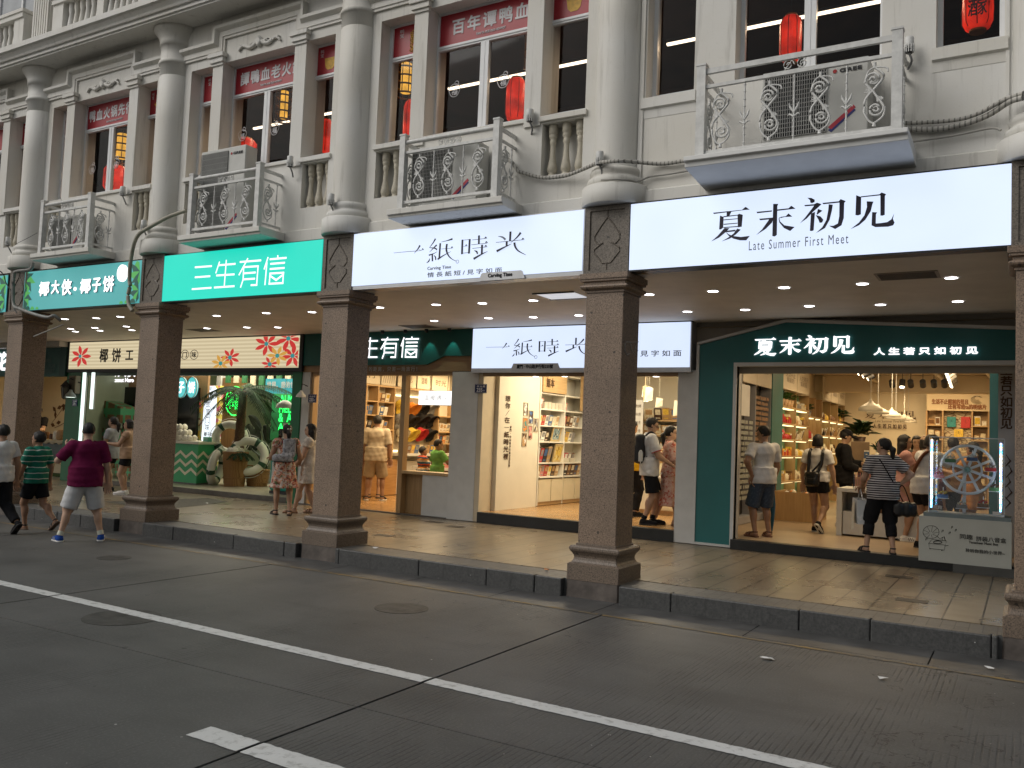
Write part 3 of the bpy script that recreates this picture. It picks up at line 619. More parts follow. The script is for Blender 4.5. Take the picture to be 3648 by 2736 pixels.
q=on((2200,0,.663),1567,245,'y',.14);flood(q[0],.14,q[2]-.04,'white floodlight on the wall at the right end of the large balcony')
q=on((0,700,.3014),95,540,'y',-.03);flood(q[0],-.03,q[2]-.03,'white floodlight on the column base at the left edge')
q=on((0,0,.6028),725,1135,'y',.15);flood(q[0],.15,q[2]-.03,'white floodlight on the wall right of the leftmost balcony')
hose_m=stripes('ribbed_conduit',(.50,.485,.44),(.22,.21,.19),.045,.3,0);cable_m=M('grey_cable',(.33,.32,.29),.6,.2);dark_cable=M('dark_cable',(.03,.03,.03),.6)
def cable(pts,r,label,cat='conduit',m=None,name='conduit'):
    return tag(MB().tube(cat_rom(pts,6),r,8).build(name,m or hose_m,None),label,cat)
def Y3(reg,pts): return [tuple(on(reg,a,b,'y',y)) for a,b,y in pts]
f3=(1250,350,.2712)
cable(Y3(f3,[(2060,800,.2),(2130,860,.2),(2200,960,.19)])+Y3((1300,0,.6027),[(930,1020,.19),(1050,1050,.19),(1180,1040,.18),(1290,1000,.1),(1370,965,-.02)])+Y3(g3,[(640,735,-.06),(850,720,-.1),(1100,735,.1),(1400,760,.2),(1600,750,.2),(1860,710,.2)]),.022,'ribbed white conduit sagging along the wall over the base of the middle column')
cable(Y3((2200,0,.663),[(1530,690,.2),(1700,695,.2),(1850,670,.2),(1990,620,.17),(2100,550,.05),(2180,525,-.06)]),.026,'thick ribbed conduit climbing from the large balcony towards the right column')
cable(Y3((2200,0,.663),[(1530,662,.2),(1700,655,.2),(1840,640,.19),(1950,605,.16),(2080,535,.05),(2184,500,-.05)]),.02,'upper ribbed conduit running right from the large balcony')
cable(Y3(g3,[(590,1000,-.03),(800,990,-.06),(1000,1005,.05),(1110,1025,.17),(1210,990,.2),(1320,950,.21),(1600,910,.21),(1900,860,.21)]),.011,'thin grey cable along the wall left of the large balcony','cable',cable_m,'cable')
cable(Y3((2200,0,.663),[(1560,765,.2),(1800,730,.2),(2000,690,.19),(2060,700,.15)]),.011,'thin grey cable along the wall right of the large balcony','cable',cable_m,'cable')
cable(Y3((0,0,.6028),[(1100,1245,.05),(1000,1280,-.03),(880,1345,-.1),(820,1385,-.12),(790,1450,-.1),(770,1560,-.06),(765,1650,-.03)])+Y3((400,1000,.1808),[(350,100,-.03),(310,300,-.03),(330,480,-.04),(400,590,-.04)]),.03,'fat cream conduit hanging down in front of the carved block left of the green sign',m=M('cream_conduit',(.36,.34,.27),.55,.25,8,.2))
cable(Y3((0,700,.3014),[(390,780,-.06),(360,860,-.06),(200,885,-.07),(165,930,-.05),(155,1150,-.04),(165,1290,-.05),(240,1330,-.1),(400,1390,-.1),(560,1430,-.05),(640,1410,0),(720,1470,.1)]),.028,'grey conduit bending down the leftmost carved block and over its capital',m=M('grey_conduit',(.22,.215,.2),.5,.25,8,.2))
cable(Y3((0,700,.3014),[(0,880,-.1),(45,930,-.06),(70,1020,-.05),(140,1140,-.04),(160,1300,-.06),(200,1380,-.1)]),.009,'black cable drooping beside the leftmost pillar','cable',dark_cable,'cable')
cable(Y3((0,700,.3014),[(745,1515,.15),(560,1590,.05),(400,1655,-.02)]),.011,'thin rod sticking out from the leftmost capital','rod',cable_m,'rod')
cable(Y3((0,700,.3014),[(440,430,-.15),(330,490,-.05),(180,565,-.1)]),.004,'thin wire strung from the leftmost balcony to the column','wire',dark_cable,'wire')
# ================================================================ SIGNS over the arcade
def signbox(label,x0,x1,z0,z1,face,frame,y0=.08,y1=.26,bar=.0,fw=.014):
    t=thing('shop_sign',label,'sign',((x0+x1)/2,y0,z0),'lit sign boxes above the arcade')
    MB().box(x0,x1,y0+.012,y1,z0,z1).build('sign_box',frame,t)
    MB().box(x0+fw,x1-fw,y0,y0+.0115,z0+fw+bar,z1-fw).build('sign_face',face,t)
    return t
white_face=EM('lit_white_face',(.67,.77,.97),1.12,.07,.9);ink=M('ink_navy',(.018,.014,.035),.5,.1);grey_ink=M('ink_grey',(.12,.13,.16),.5,.1)
SY=.0785
sg=signbox('long lit white sign with four large dark serif characters under the large balcony',.562,4.18,3.513,4.268,white_face,black,fw=.018)
L4=(2500,640,.32550);BIG=[]
def tr(reg,pts,y=SY): return [tuple(on(reg,a,b,'y',y)[[0,2]]) for a,b in pts]
XIA=[[(122,362),(440,330),(480,297),(525,328),(470,332),(133,376)],[(273,345),(328,345),(300,400),(272,398)],[(200,393),(240,408),(235,525),(210,545),(190,545)],[(392,385),(410,373),(450,385),(438,515),(395,522)],[(238,400),(400,383),(400,393),(238,412)],[(240,436),(392,424),(392,432),(240,446)],[(240,484),(392,472),(392,481),(240,495)],[(240,520),(395,508),(395,518),(236,530)],[(250,530),(305,532),(268,572),(190,635),(103,678),(175,615)],[(275,560),(370,548),(370,566),(262,578)],[(390,536),(428,548),(375,600),(310,645),(215,678),(290,635),(350,590)],[(262,575),(300,600),(345,618),(430,628),(528,616),(488,665),(420,665),(350,648),(300,620)]]
MO=[[(598,352),(770,336),(766,350),(608,368)],[(825,326),(950,313),(980,285),(1027,318),(825,342)],[(782,265),(838,265),(828,290),(822,605),(800,622),(772,618)],[(628,428),(780,415),(782,432),(640,445)],[(740,432),(782,432),(770,470),(700,540),(595,607),(660,545)],[(862,408),(920,400),(950,370),(992,405),(905,410),(862,422)],[(862,412),(850,430),(860,460),(905,500),(1017,518),(968,563),(900,530),(850,470),(842,430),(850,414)]]
CHU=[[(1155,198),(1200,200),(1237,220),(1235,245),(1205,258),(1188,250),(1185,225)],[(1122,278),(1230,268),(1262,252),(1312,268),(1265,312),(1215,355),(1150,425),(1075,477),(1135,410),(1230,285),(1130,292)],[(1195,372),(1240,352),(1225,555),(1205,563),(1183,560)],[(1272,320),(1322,340),(1288,365),(1262,385),(1258,375)],[(1248,388),(1300,402),(1332,440),(1318,470),(1290,473),(1278,440)],[(1320,255),(1500,237),(1520,213),(1577,235),(1560,255),(1555,420),(1530,500),(1460,542),(1392,505),(1440,505),(1490,480),(1505,400),(1507,252),(1330,270)],[(1390,270),(1435,275),(1425,340),(1400,440),(1350,530),(1248,587),(1320,520),(1365,440),(1385,330)]]
JIAN=[[(1690,170),(1745,190),(1742,380),(1710,392),(1682,388)],[(1740,183),(1945,160),(1968,140),(2018,158),(2005,180),(2003,385),(1978,395),(1955,393),(1955,172),(1740,195)],[(1805,237),(1880,240),(1868,270),(1850,345),(1790,440),(1720,500),(1628,542),(1720,470),(1780,390),(1808,300)],[(1865,355),(1920,358),(1907,380),(1905,480),(1960,475),(2030,465),(2075,435),(2105,372),(2092,430),(2110,470),(2095,500),(2040,515),(1900,520),(1858,500)]]
BIG=[[tr(L4,p) for p in ch] for ch in (XIA,MO,CHU,JIAN)]
mb=MB()
for ch in BIG:
    for k,p in enumerate(ch): poly_on(mb,p,SY-.0004*k)
mb.build('lettering',ink,sg)
a=on(L4,515,765,'y',SY);b=on(L4,1605,630,'y',SY);letter('subtitle','Late Summer First Meet',a[0],b[0],a[2]-.01,a[2]+.085,SY,grey_ink,sg,space=1.25)
# second sign: paper and time shop
sg=signbox('lit white sign with slanting brush characters and a grey strip along its bottom',-3.348,.028,3.513,4.262,white_face,silver,bar=.035)
L3=(1390,810,.22604);mb=MB()
ST=[([(55,403),(300,380),(420,372),(500,362)],(7,9,9,7)),([(470,283),(440,335),(378,410)],(44,26,4)),([(440,340),(490,365)],(5,5)),([(500,362),(512,340),(532,360)],(6,26,2)),
 ([(715,178),(680,240),(620,320)],(34,24,8)),([(620,322),(700,328),(740,352)],(8,24,30)),([(735,278),(690,320),(620,392)],(36,22,5)),([(610,440),(690,412),(745,380)],(30,14,4)),([(665,420),(668,535)],(34,34)),([(625,490),(612,530),(575,562)],(8,30,8)),([(690,440),(715,470),(720,515)],(6,28,26)),
 ([(800,232),(900,210),(985,182)],(4,16,38)),([(792,250),(775,500)],(38,38)),([(750,505),(850,440),(960,380)],(36,20,4)),([(808,342),(985,328)],(7,8)),([(960,330),(978,310),(992,326)],(6,24,2)),([(898,262),(890,360),(925,450),(985,505),(1050,535)],(42,40,26,13,7)),
 ([(1143,195),(1135,425)],(42,42)),([(1258,185),(1245,415)],(42,42)),([(1160,203),(1250,192)],(8,8)),([(1160,300),(1215,295)],(7,7)),([(1190,298),(1202,278),(1220,296)],(6,22,2)),([(1150,408),(1240,398)],(9,9)),
 ([(1405,128),(1402,265)],(42,38)),([(1298,200),(1520,175)],(9,9)),([(1492,180),(1510,158),(1532,178)],(6,26,2)),([(1283,277),(1535,250)],(9,9)),([(1505,253),(1520,230),(1545,250)],(6,26,2)),([(1300,334),(1525,310)],(9,9)),([(1495,313),(1512,290),(1535,310)],(6,26,2)),([(1455,275),(1450,420)],(42,42)),([(1320,500),(1440,430),(1545,378)],(44,26,4)),([(1330,368),(1370,385),(1382,425)],(6,34,24)),
 ([(1903,68),(1895,218)],(44,40)),([(2065,85),(2000,165),(1905,245)],(44,26,5)),([(1673,240),(2110,197)],(9,9)),([(2080,200),(2098,178),(2122,196)],(6,26,2)),([(1845,225),(1842,305)],(42,40)),([(1685,380),(1800,320),(1920,262)],(46,28,5)),([(1965,242),(1980,310),(2030,375),(2148,438)],(44,36,24,5))]
for k,(pts,w) in enumerate(ST): stroke(mb,tr(L3,pts),[q*.226*.00295 for q in w],SY-.0003*k)
mb.build('lettering',ink,sg)
mb=MB();stroke(mb,tr(L3,[(1700,140),(1770,155),(1818,195)]),[.003,.02,.026],SY);mb.build('dot_stroke',M('ink_pale',(.28,.31,.38),.5),sg)
mb=MB();c=on(L3,1060,540,'y',SY);mb.tube([(c[0]+.019*math.cos(t),SY-.002,c[2]+.02*math.sin(t)) for t in np.linspace(0,6.3,20)],.0022,5);mb.build('ring',ink,sg)
def fit(sg,s,reg,a0,b0,a1,b1,h,m,bold=0,space=1.,y=SY):
    a=on(reg,a0,b0,'y',y);b=on(reg,a1,b1,'y',y);return letter('lettering',s,a[0],b[0],(a[2]+b[2])/2-h/2,(a[2]+b[2])/2+h/2,y,m,sg,bold,0,space)
fit(sg,'Carving Time',L3,590,650,958,635,.052,grey_ink,.001,1.1)
fit(sg,'情 長 紙 短 / 見 字 如 面',L3,590,750,1760,670,.062,grey_ink,.0006)
a=on(L3,1430,790,'y',.07);b=on(L3,2212,790,'y',.07)
MB().prism([(a[0]-.03,3.516),(a[0],3.60),(a[0]+.02,3.612),(a[0]+.545,3.612),(a[0]+.565,3.60),(a[0]+.6,3.516)],.072,.0785).build('tab',silver,sg)
letter('lettering','Carving Time',a[0]+.10,a[0]+.43,3.54,3.595,.0715,M('black_print',(.015,.015,.02),.5),sg,.003,.0,1.1)
# green sign with mono-line characters
sg=signbox('bright turquoise green sign with four thin white mono-line characters',-7.105,-3.848,3.513,4.24,EM('lit_green_face',(.0,.76,.58),.9,.05,.9),M('dark_green_frame',(.03,.05,.05),.5))
L2=(670,900,.17179);mb=MB();W=46*.17179*.0034
MONO=[[(140,305),(495,278)],[(140,512),(460,488)],[(78,758),(485,728)],[(655,185),(575,430)],[(640,262),(985,232)],[(795,150),(752,690)],[(585,475),(965,450)],[(540,725),(965,695)],[(1075,195),(1518,160)],[(1245,115),(1055,470)],[(1175,300),(1455,282),(1425,670),(1315,675)],[(1155,330),(1145,560),(1095,710)],[(1165,430),(1405,412)],[(1160,555),(1392,540)],[(1665,92),(1580,350)],[(1640,200),(1598,675)],[(1697,140),(2048,108)],[(1862,55),(1870,105)],[(1710,235),(2015,210)],[(1700,342),(2008,318)],[(1708,435),(1985,418),(1970,632),(1690,648),(1708,435)],[(1705,480),(1833,570),(1975,460)]]
for k,p in enumerate(MONO):
    q=tr(L2,p)
    for i in range(len(q)-1):
        d=np.array(q[i+1])-np.array(q[i]);d/=np.linalg.norm(d);e=W/2 if len(q)>2 else 0;nn=np.array((-d[1],d[0]))*W/2*(1.0 if abs(d[0])>abs(d[1]) else .85);A=np.array(q[i])-d*e;B=np.array(q[i+1])+d*e
        poly_on(mb,[tuple(A+nn),tuple(B+nn),tuple(B-nn),tuple(A-nn)],SY-.0003*k-.00015*i)
mono_m=EM('lit_white_letter',(1,1,1),1.15);mb.build('lettering',mono_m,sg)
# coconut cake sign
teal_face=EM('lit_teal_face',(.10,.50,.50),.72,.08,.9);leaf_a=EM('sign_leaf_green',(.10,.52,.11),.62);leaf_b=EM('sign_leaf_dark',(.015,.13,.10),.5)
def leafsign(t,x0,x1,z0,z1,sides):
    y=SY;g=MB();d=MB()
    def frond(cx,cz,a,L,w,m,dy):
        q=[(cx,cz),(cx+L*.5*math.cos(a+.45)-w*math.sin(a),cz+L*.5*math.sin(a+.45)+w*math.cos(a)),(cx+L*math.cos(a),cz+L*math.sin(a)),(cx+L*.5*math.cos(a)+w*.4*math.sin(a),cz+L*.5*math.sin(a)-w*.4*math.cos(a))]
        q=[(min(max(u,x0+.003),x1-.003),min(max(v,z0+.003),z1-.003)) for u,v in q];poly_on(m,q,y-dy)
    for s in sides:
        X=x0+.02 if s<0 else x1-.02
        for k,(dz,sc) in enumerate(((.50,1),(.2,.8))):
            for j,a in enumerate((1.25,.55,-.1,-.75,-1.35)):
                aa=a if s<0 else math.pi-a
                frond(X,z0+dz,aa,.30*sc*(1-.1*(j%2)),.045,(g,d)[(j+k)%2],.0005*(1+j+5*k))
        for j in range(3): r=.07-.012*j;cx=X+(-s)*(.13+.14*j);poly_on((d,g,g)[j],[(cx+r*math.cos(u),z0+.004+r*1.0*math.sin(u)) for u in np.linspace(0,math.pi,9)],y-.006-.0004*j)
    each(g,'palm_leaf',leaf_a,t);each(d,'palm_leaf',leaf_b,t)
sg=signbox('turquoise sign with chunky white characters between painted palm leaves',-10.80,-7.615,3.513,4.215,teal_face,M('dark_frame',(.04,.045,.045),.5))
leafsign(sg,-10.78,-7.635,3.527,4.2,(-1,1))
Lc=(0,700,.3014);lit=EM('lit_letter',(1,.98,1),1.5)
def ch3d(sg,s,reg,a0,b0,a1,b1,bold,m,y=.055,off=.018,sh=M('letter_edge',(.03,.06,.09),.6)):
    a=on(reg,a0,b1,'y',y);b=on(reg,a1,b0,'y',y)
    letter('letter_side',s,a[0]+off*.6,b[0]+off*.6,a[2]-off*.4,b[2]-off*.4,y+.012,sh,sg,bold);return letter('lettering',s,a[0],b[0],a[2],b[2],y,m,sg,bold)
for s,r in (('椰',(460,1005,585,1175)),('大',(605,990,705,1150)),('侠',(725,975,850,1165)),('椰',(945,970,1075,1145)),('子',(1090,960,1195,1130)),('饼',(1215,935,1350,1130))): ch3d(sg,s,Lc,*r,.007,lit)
mb=MB();c=on(Lc,885,1092,'y',.05);mb.prism([(c[0]+.032*math.cos(t),c[2]+.032*math.sin(t)) for t in np.linspace(0,2*math.pi,16)[:-1]],.045,.06);mb.build('dot',lit,sg)
c=on(Lc,1442,905,'y',.05);MB().prism([(c[0]+.115*math.cos(t),c[2]+.135*math.sin(t)) for t in np.linspace(0,2*math.pi,33)[:-1]],.04,.0785).build('round_badge',lit,sg)
mb=MB()
for k in range(7): w=.085*math.sin(.5+.35*k);mb.box(c[0]-w,c[0]+w*.9,.0385,.0395,c[2]+.08-.026*k,c[2]+.086-.026*k)
mb.box(c[0]-.045,c[0]-.04,.038,.0384,c[2]-.07,c[2]+.08).box(c[0]+.03,c[0]+.035,.038,.0384,c[2]-.07,c[2]+.08);mb.build('badge_print',M('badge_ink',(.3,.38,.4),.5),sg)
sg=signbox('cut off turquoise sign with dark leaves at the left edge of the picture',-14.55,-11.32,3.513,4.2,teal_face,MATS['dark_frame']);leafsign(sg,-14.53,-11.34,3.527,4.185,(-1,1))
sg=signbox('white sign box past the right pillar',4.68,8.2,3.513,4.268,white_face,black)
# ================================================================ WINDOW BANNERS and dining room lanterns
red_b=M('red_banner',(.36,.018,.028),.35,.12,3);white_p=M('white_print',(.72,.7,.72),.5,.05);gold_p=M('gold_print',(.62,.36,.04),.5,.25,20)
def banner(x0,x1,z0,z1,label,s=None,sub_=None,pic=None,sx=None):
    y=YF+.02;t=thing('window_banner',label,'banner',((x0+x1)/2,y,z0),'red hotpot banners in the windows')
    MB().box(x0,x1,y,y+.008,z0,z1).build('film',red_b,t)
    if s: letter('lettering',s,*sx,z0+.13,z0+.33,y-.003,white_p,t,.006,0,1.25)
    if sub_: c=sum(sx)/2+.02;letter('subtitle',sub_,c-.22,c+.22,z0+.055,z0+.085,y-.003,white_p,t,.001)
    if pic:
        mb=MB();cx=x0+(x1-x0)*pic[1];cz=(z0+z1)/2-.04;rr=random.Random(pic[0]*7)
        if pic[0]==1:    # a standing duck in gold outline
            mb.tube([(cx+a,y-.003,cz+b) for a,b in cat_rom([(-.07,.0),(.0,-.06),(.08,-.03),(.09,.04),(.02,.03),(.03,.10),(.0,.14),(-.03,.12)],4)],[.013]*29,5);mb.sphere((cx-.02,y-.004,cz+.13),.018,8);mb.sphere((cx+.02,y-.001,cz-.01),.045,10)
            for k in (-.02,.03): mb.tube([(cx+k,y-.003,cz-.06),(cx+k,y-.003,cz-.13)],.006,4)
        elif pic[0]==2:
            for k in range(26): mb.tube([(cx+rr.uniform(-.05,.05)+.012*math.cos(q),y-.002-.0003*k,cz+rr.uniform(-.14,.14)*1+.012*math.sin(q)) if False else (cx+.05*math.sin(k*2.4)+.018*math.cos(q),y-.002-.0002*k,cz-.14+.011*k+.018*math.sin(q)) for q in np.linspace(0,6.3,8)],.006,4)
        else:
            mb.prism([(cx-.1,cz+.06),(cx-.08,cz-.07),(cx-.04,cz-.11),(cx+.05,cz-.11),(cx+.09,cz-.07),(cx+.11,cz+.06)],y-.004,y-.001)
        mb.build('picture',gold_p,t)
        letter('small_print','鸭\n宝',x0+(x1-x0)*(.18),x0+(x1-x0)*.3,z1-.17,z1-.06,y-.003,white_p,t)
    return t
hwb=lambda i:(BC[i],(CEN[i+2]-CEN[i+1])/2-.405)
TXT=[None,('鸭血火锅先行者',(-.66,.70),'hotpot banner with seven white characters over the leftmost balcony'),('譚鴨血老火鍋',(-.60,.66),'hotpot banner with six white characters above the tall air conditioner'),('百年谭鸭血',(-.52,.62),'hotpot banner with five white characters over the third balcony')]
where=['at the far left','over the leftmost balcony','over the second balcony','over the third balcony']
for i in (0,1,2,3):
    c,hw=hwb(i);b0,b1=ZT+.03,ZTOP-.005
    if TXT[i]: banner(c-.72,c+.72,b0,b1,'wide red '+TXT[i][2],TXT[i][0],'TAN YA XUE OLD HOTPOT',None,(c+TXT[i][1][0],c+TXT[i][1][1]))
    else: banner(c-.72,c+.72,b0,b1,'wide plain red banner in the window at the far left')
    banner(c-hw+.055,c-.93,b0,b1,'narrow red banner with a gold picture in the left window '+where[i],pic=((2,1,1,2)[i],.62))
    banner(c+.93,c+hw-.055,b0,b1,'narrow red banner with a gold picture in the right window '+where[i],pic=((1,1,3,3)[i],.55))
red_l=EM('red_lantern_silk',(1.,.035,.015),.8,.65,5);gold_l=EM('gold_lantern_silk',(1.,.50,.06),1.2,.4,9);bam=M('bamboo_frame',(.18,.09,.02),.5)
def lantern(x,y,z,r,h,kind,label):
    t=thing('lantern',label,'lantern',(x,y,z-h/2),'lanterns hanging in the upstairs dining room')
    if kind=='red':
        MB().lathe([(r*.55,-h/2),(r*.8,-h*.45),(r*.97,-h*.33),(r,0),(r*.97,h*.33),(r*.8,h*.45),(r*.55,h/2)],x,y,28,cz=z).build('lantern_shade',red_l,t)
        rb=MB()
        for k in range(8):
            a=math.pi*2*k/8;rb.tube([(x+(q*1.015)*math.cos(a),y+q*1.015*math.sin(a),z+v) for q,v in ((r*.8,-h*.45),(r*.97,-h*.33),(r,0),(r*.97,h*.33),(r*.8,h*.45))],.005,4)
        rb.build('rib',M('lantern_rib',(.12,.01,.01),.6),t)
        MB().lathe([(r*.56,h/2),(r*.56,h/2+.02)],x,y,16,cz=z).lathe([(r*.56,-h/2-.02),(r*.56,-h/2)],x,y,16,cz=z).build('lantern_rim',M('lantern_rim_gold',(.3,.13,.02),.5),t)
    else:
        MB().lathe([(r*.5,-h*.42),(r*.5,h*.42)],x,y,20,cz=z).build('lantern_shade',gold_l,t)
        rb=MB()
        for v in (-.5,-.25,0,.25,.5): rb.tube([(x+r*math.cos(a),y+r*math.sin(a),z+v*h) for a in np.linspace(0,2*math.pi,20)],.014,4)
        for k in range(10): a=math.pi*2*k/10;rb.tube([(x+r*math.cos(a),y+r*math.sin(a),z-h/2),(x+r*math.cos(a),y+r*math.sin(a),z+h/2)],.0085,4)
        rb.build('bamboo_frame',bam,t)
    MB().tube([(x,y,z+h/2),(x,y,7.6)],.004,4).build('cord',dark_cable,t)
def lan(reg,a0,a1,b0,b1,y,kind,label):
    p=on(reg,a0,(b0+b1)/2,'y',y);q=on(reg,a1,(b0+b1)/2,'y',y);u=on(reg,(a0+a1)/2,b0,'y',y);v=on(reg,(a0+a1)/2,b1,'y',y)
    lantern((p[0]+q[0])/2,y,(u[2]+v[2])/2,abs(q[0]-p[0])/2*.87,abs(u[2]-v[2])*1.02,kind,label)
B3=(1300,0,.6027);B2=(700,0,.6028);B1=(0,0,.6028);B4=(2200,0,.663)
lan(B3,832,955,472,715,1.2,'red','red lantern in the wide window over the third balcony');lan(B3,230,330,600,830,1.2,'red','red lantern half hidden in the narrow window left of the third balcony')
lan(B3,188,300,365,560,1.2,'gold','yellow bamboo lantern in the narrow window left of the third balcony');lan(B3,945,1040,210,400,1.2,'gold','yellow bamboo lantern peeping past the pilaster over the third balcony')
lan(B2,478,556,530,710,1.2,'gold','yellow bamboo lantern in the window right of the tall air conditioner');lan(B2,715,805,715,910,1.2,'red','red lantern in the narrow window right of the second balcony');lan(B2,230,340,825,960,1.4,'red','red lantern just above the tall air conditioner')
lan(B1,678,770,785,945,1.2,'gold','yellow bamboo lantern in the window over the leftmost balcony');lan(B1,635,735,985,1130,1.2,'red','red lantern in the window over the leftmost balcony');lan(B1,1195,1260,665,860,1.2,'gold','yellow bamboo lantern in the narrow window left of the second balcony')
lan(B4,862,1000,92,330,1.2,'red','red lantern above the air conditioner of the large balcony');lan(B4,1838,2036,-60,160,1.0,'red','large red lantern with dark writing at the top right')
t=[o for o in C.objects if o.name.startswith('lantern') and o.type=='EMPTY'][-1];q=on(B4,1940,45,'y',.80)
letter('lettering','酒家',q[0]-.09,q[0]+.07,q[2]-.07,q[2]+.10,.79,black,t,.003)
led=EM('warm_led',(1,.82,.6),3.2)
for k,(x0,x1) in enumerate(((-10.7,-7.8),(-7.0,-4.2),(-3.0,.2),(.35,3.4))):
    t=thing('linear_lamp','glowing linear lamp under the dining room ceiling '+('behind the leftmost balcony','behind the second balcony','behind the third balcony','behind the large balcony')[k],'lamp',((x0+x1)/2,1.6,6.7),'linear lamps upstairs')
    MB().box(x0,x1,1.58,1.62,6.69,6.715).build('light_strip',led,t);MB().box(x0,x1,1.57,1.63,6.7155,6.75).build('lamp_housing',black,t)
    pl=bpy.data.lights.new('lamp_glow','AREA');pl.shape='RECTANGLE';pl.size=x1-x0;pl.size_y=.05;pl.energy=22;pl.color=(1,.7,.42);po=bpy.data.objects.new('lamp_glow',pl);C.objects.link(po);po.location=((x0+x1)/2,1.6,6.68);po.parent=t;po.matrix_parent_inverse=BASE[t.name].inverted()
# lucky charm stickers on the panes
for reg,a,b in ((B3,530,535,),(B3,818,480),(B2,272,800),(B2,462,765),(B1,545,1000),(B1,685,965)):
    q=on(reg,a,b,'y',YF+.03);t=thing('window_sticker','white lucky sticker on the glass of '+('the third balcony window, left pane','the third balcony window, right pane','the second balcony window, left pane','the second balcony window, right pane','the leftmost balcony window, left pane','the leftmost balcony window, right pane')[[(B3,530),(B3,818),(B2,272),(B2,462),(B1,545),(B1,685)].index((reg,a))],'sticker',q,'lucky stickers on the window panes')
    mb=MB();y=YF+.028;mb.tube([(q[0]+.085*math.cos(u)*(1+.12*math.sin(3*u)),y,q[2]+.085*math.sin(u)) for u in np.linspace(0,6.3,20)],.006,4);mb.tube([(q[0]+.03+.03*math.cos(u),y,q[2]+.09+.03*math.sin(u)) for u in np.linspace(0,6.3,10)],.006,4);mb.build('outline',white_p,t)
    letter('lettering','福',q[0]-.045,q[0]+.045,q[2]-.06,q[2]+.03,y,white_p,t)
# ================================================================ DOWNLIGHTS in the arcade ceiling
dl_m=EM('downlight_lens',(1,.97,.98),9.);dl_r=M('downlight_trim',(.5,.5,.5),.4,.05)
def downlight(x,y,z,label,group,r=.062,e=13.,col=(1,.95,.88)):
    t=thing('downlight',label,'ceiling light',(x,y,z),group)
    MB().lathe([(r,-.004),(r,-.002)],x,y,24,cz=z).build('lens',dl_m,t);MB().lathe([(r+.001,-.0035),(r+.014,-.0065),(r+.018,-.001)],x,y,24,cz=z,caps=False).build('trim',dl_r,t)
    if e:
        l=bpy.data.lights.new('glow','SPOT');l.energy=e;l.spot_size=RAD(125);l.spot_blend=.8;l.color=col;l.shadow_soft_size=.06
        o=bpy.data.objects.new('glow',l);C.objects.link(o);o.location=(x,y,z-.012);o.parent=t;o.matrix_parent_inverse=BASE[t.name].inverted()
OV=1.64919;ZC=3.53
DL=[([(1540,629),(1694,621),(1863,613),(2055,600)],'in the front row below the large balcony'),([(1402,636),(1610,669),(1748,661),(1902,658),(2069,651)],'in the rear row before the teal shop'),
 ([(1152,649),(1042,655),(942,658),(820,664)],'in the front row behind the brush lettered sign'),([(1485,673),(1250,681),(1152,685),(1055,687),(938,693)],'in the rear row above the white inner sign'),
 ([(674,674),(575,676),(468,682)],'in the front row behind the bright green sign'),([(600,707),(533,707),(447,709),(690,725)],'in the rear row above the striped screen'),
 ([(260,684),(208,687),(140,689)],'in the front row behind the turquoise palm sign'),([(273,705),(205,708),(153,710),(285,713),(216,714),(163,716)],'in the rear rows left above the striped screen')]
nm=['leftmost','second from left','third from left','fourth from left','fifth from left','sixth from left']
for row,wh in DL:
    for k,(u,v) in enumerate(sorted(row)):
        q=at(u*OV,v*OV,'z',ZC);downlight(q[0],q[1],ZC,nm[k]+' downlight '+wh,'round downlights in the arcade ceiling')
t=thing('ceiling_panel','square ceiling light panel in the arcade beside the middle pillar','ceiling panel',at(1215*OV,638*OV,'z',ZC));c=at(1215*OV,638*OV,'z',ZC)
MB().box(c[0]-.28,c[0]+.25,c[1]-.22,c[1]+.22,3.522,3.5295).build('panel',EM('panel_glow',(.9,.93,1),.55),t);MB().box(c[0]-.31,c[0]+.28,c[1]-.25,c[1]-.222,3.515,3.5295).box(c[0]-.31,c[0]+.28,c[1]+.222,c[1]+.25,3.515,3.5295).build('panel_frame',black,t)
for u,v,w in ((1960,595,'before the teal shop front'),(440,713,'behind the bright green sign'),(905,705,'above the green inner sign'),(1165,687,'')):
    if not w: continue
    c=at(u*OV,v*OV,'z',ZC);t=thing('ceiling_vent','flat square hatch in the arcade ceiling '+w,'vent',c,'ceiling hatches')
    MB().box(c[0]-.3,c[0]+.3,c[1]-.2,c[1]+.2,3.523,3.5295).build('hatch_frame',M('hatch',(.33,.29,.24),.5),t);g=MB()
    for k in range(8): g.box(c[0]-.27,c[0]+.27,c[1]-.17+.045*k,c[1]-.15+.045*k,3.518,3.5225)
    g.build('louvre',M('hatch_dark',(.12,.10,.08),.5),t)
# ================================================================ shop shells
teal=M('teal_panel',(.018,.135,.135),.38,.07,2);cream=M('cream_wall',(.62,.54,.40),.6,.05,2);cream2=M('white_wall',(.66,.61,.50),.55,.05,2);trimw=M('trim_white',(.55,.55,.53),.45,.06)
oak=wood('light_oak',(.34,.21,.095),(.45,.295,.14),3,'Z');oakx=wood('light_oak_board',(.40,.26,.12),(.52,.35,.175),3,'Y');oakh=wood('oak_header',(.24,.145,.065),(.32,.20,.095),3,'X')
floorw=wood('oak_floor',(.33,.185,.075),(.44,.265,.115),2.4,'X',.25);floorg=wood('grey_oak_floor',(.33,.24,.16),(.43,.33,.22),2.,'X',.3);floorc=M('cream_floor',(.40,.36,.27),.3,.1,3)
stepb=M('black_step',(.012,.013,.013),.35,.3,6);grn=M('green_panel',(.012,.13,.055),.4,.1,3);grn2=M('bright_green',(.04,.33,.13),.42,.06,3)
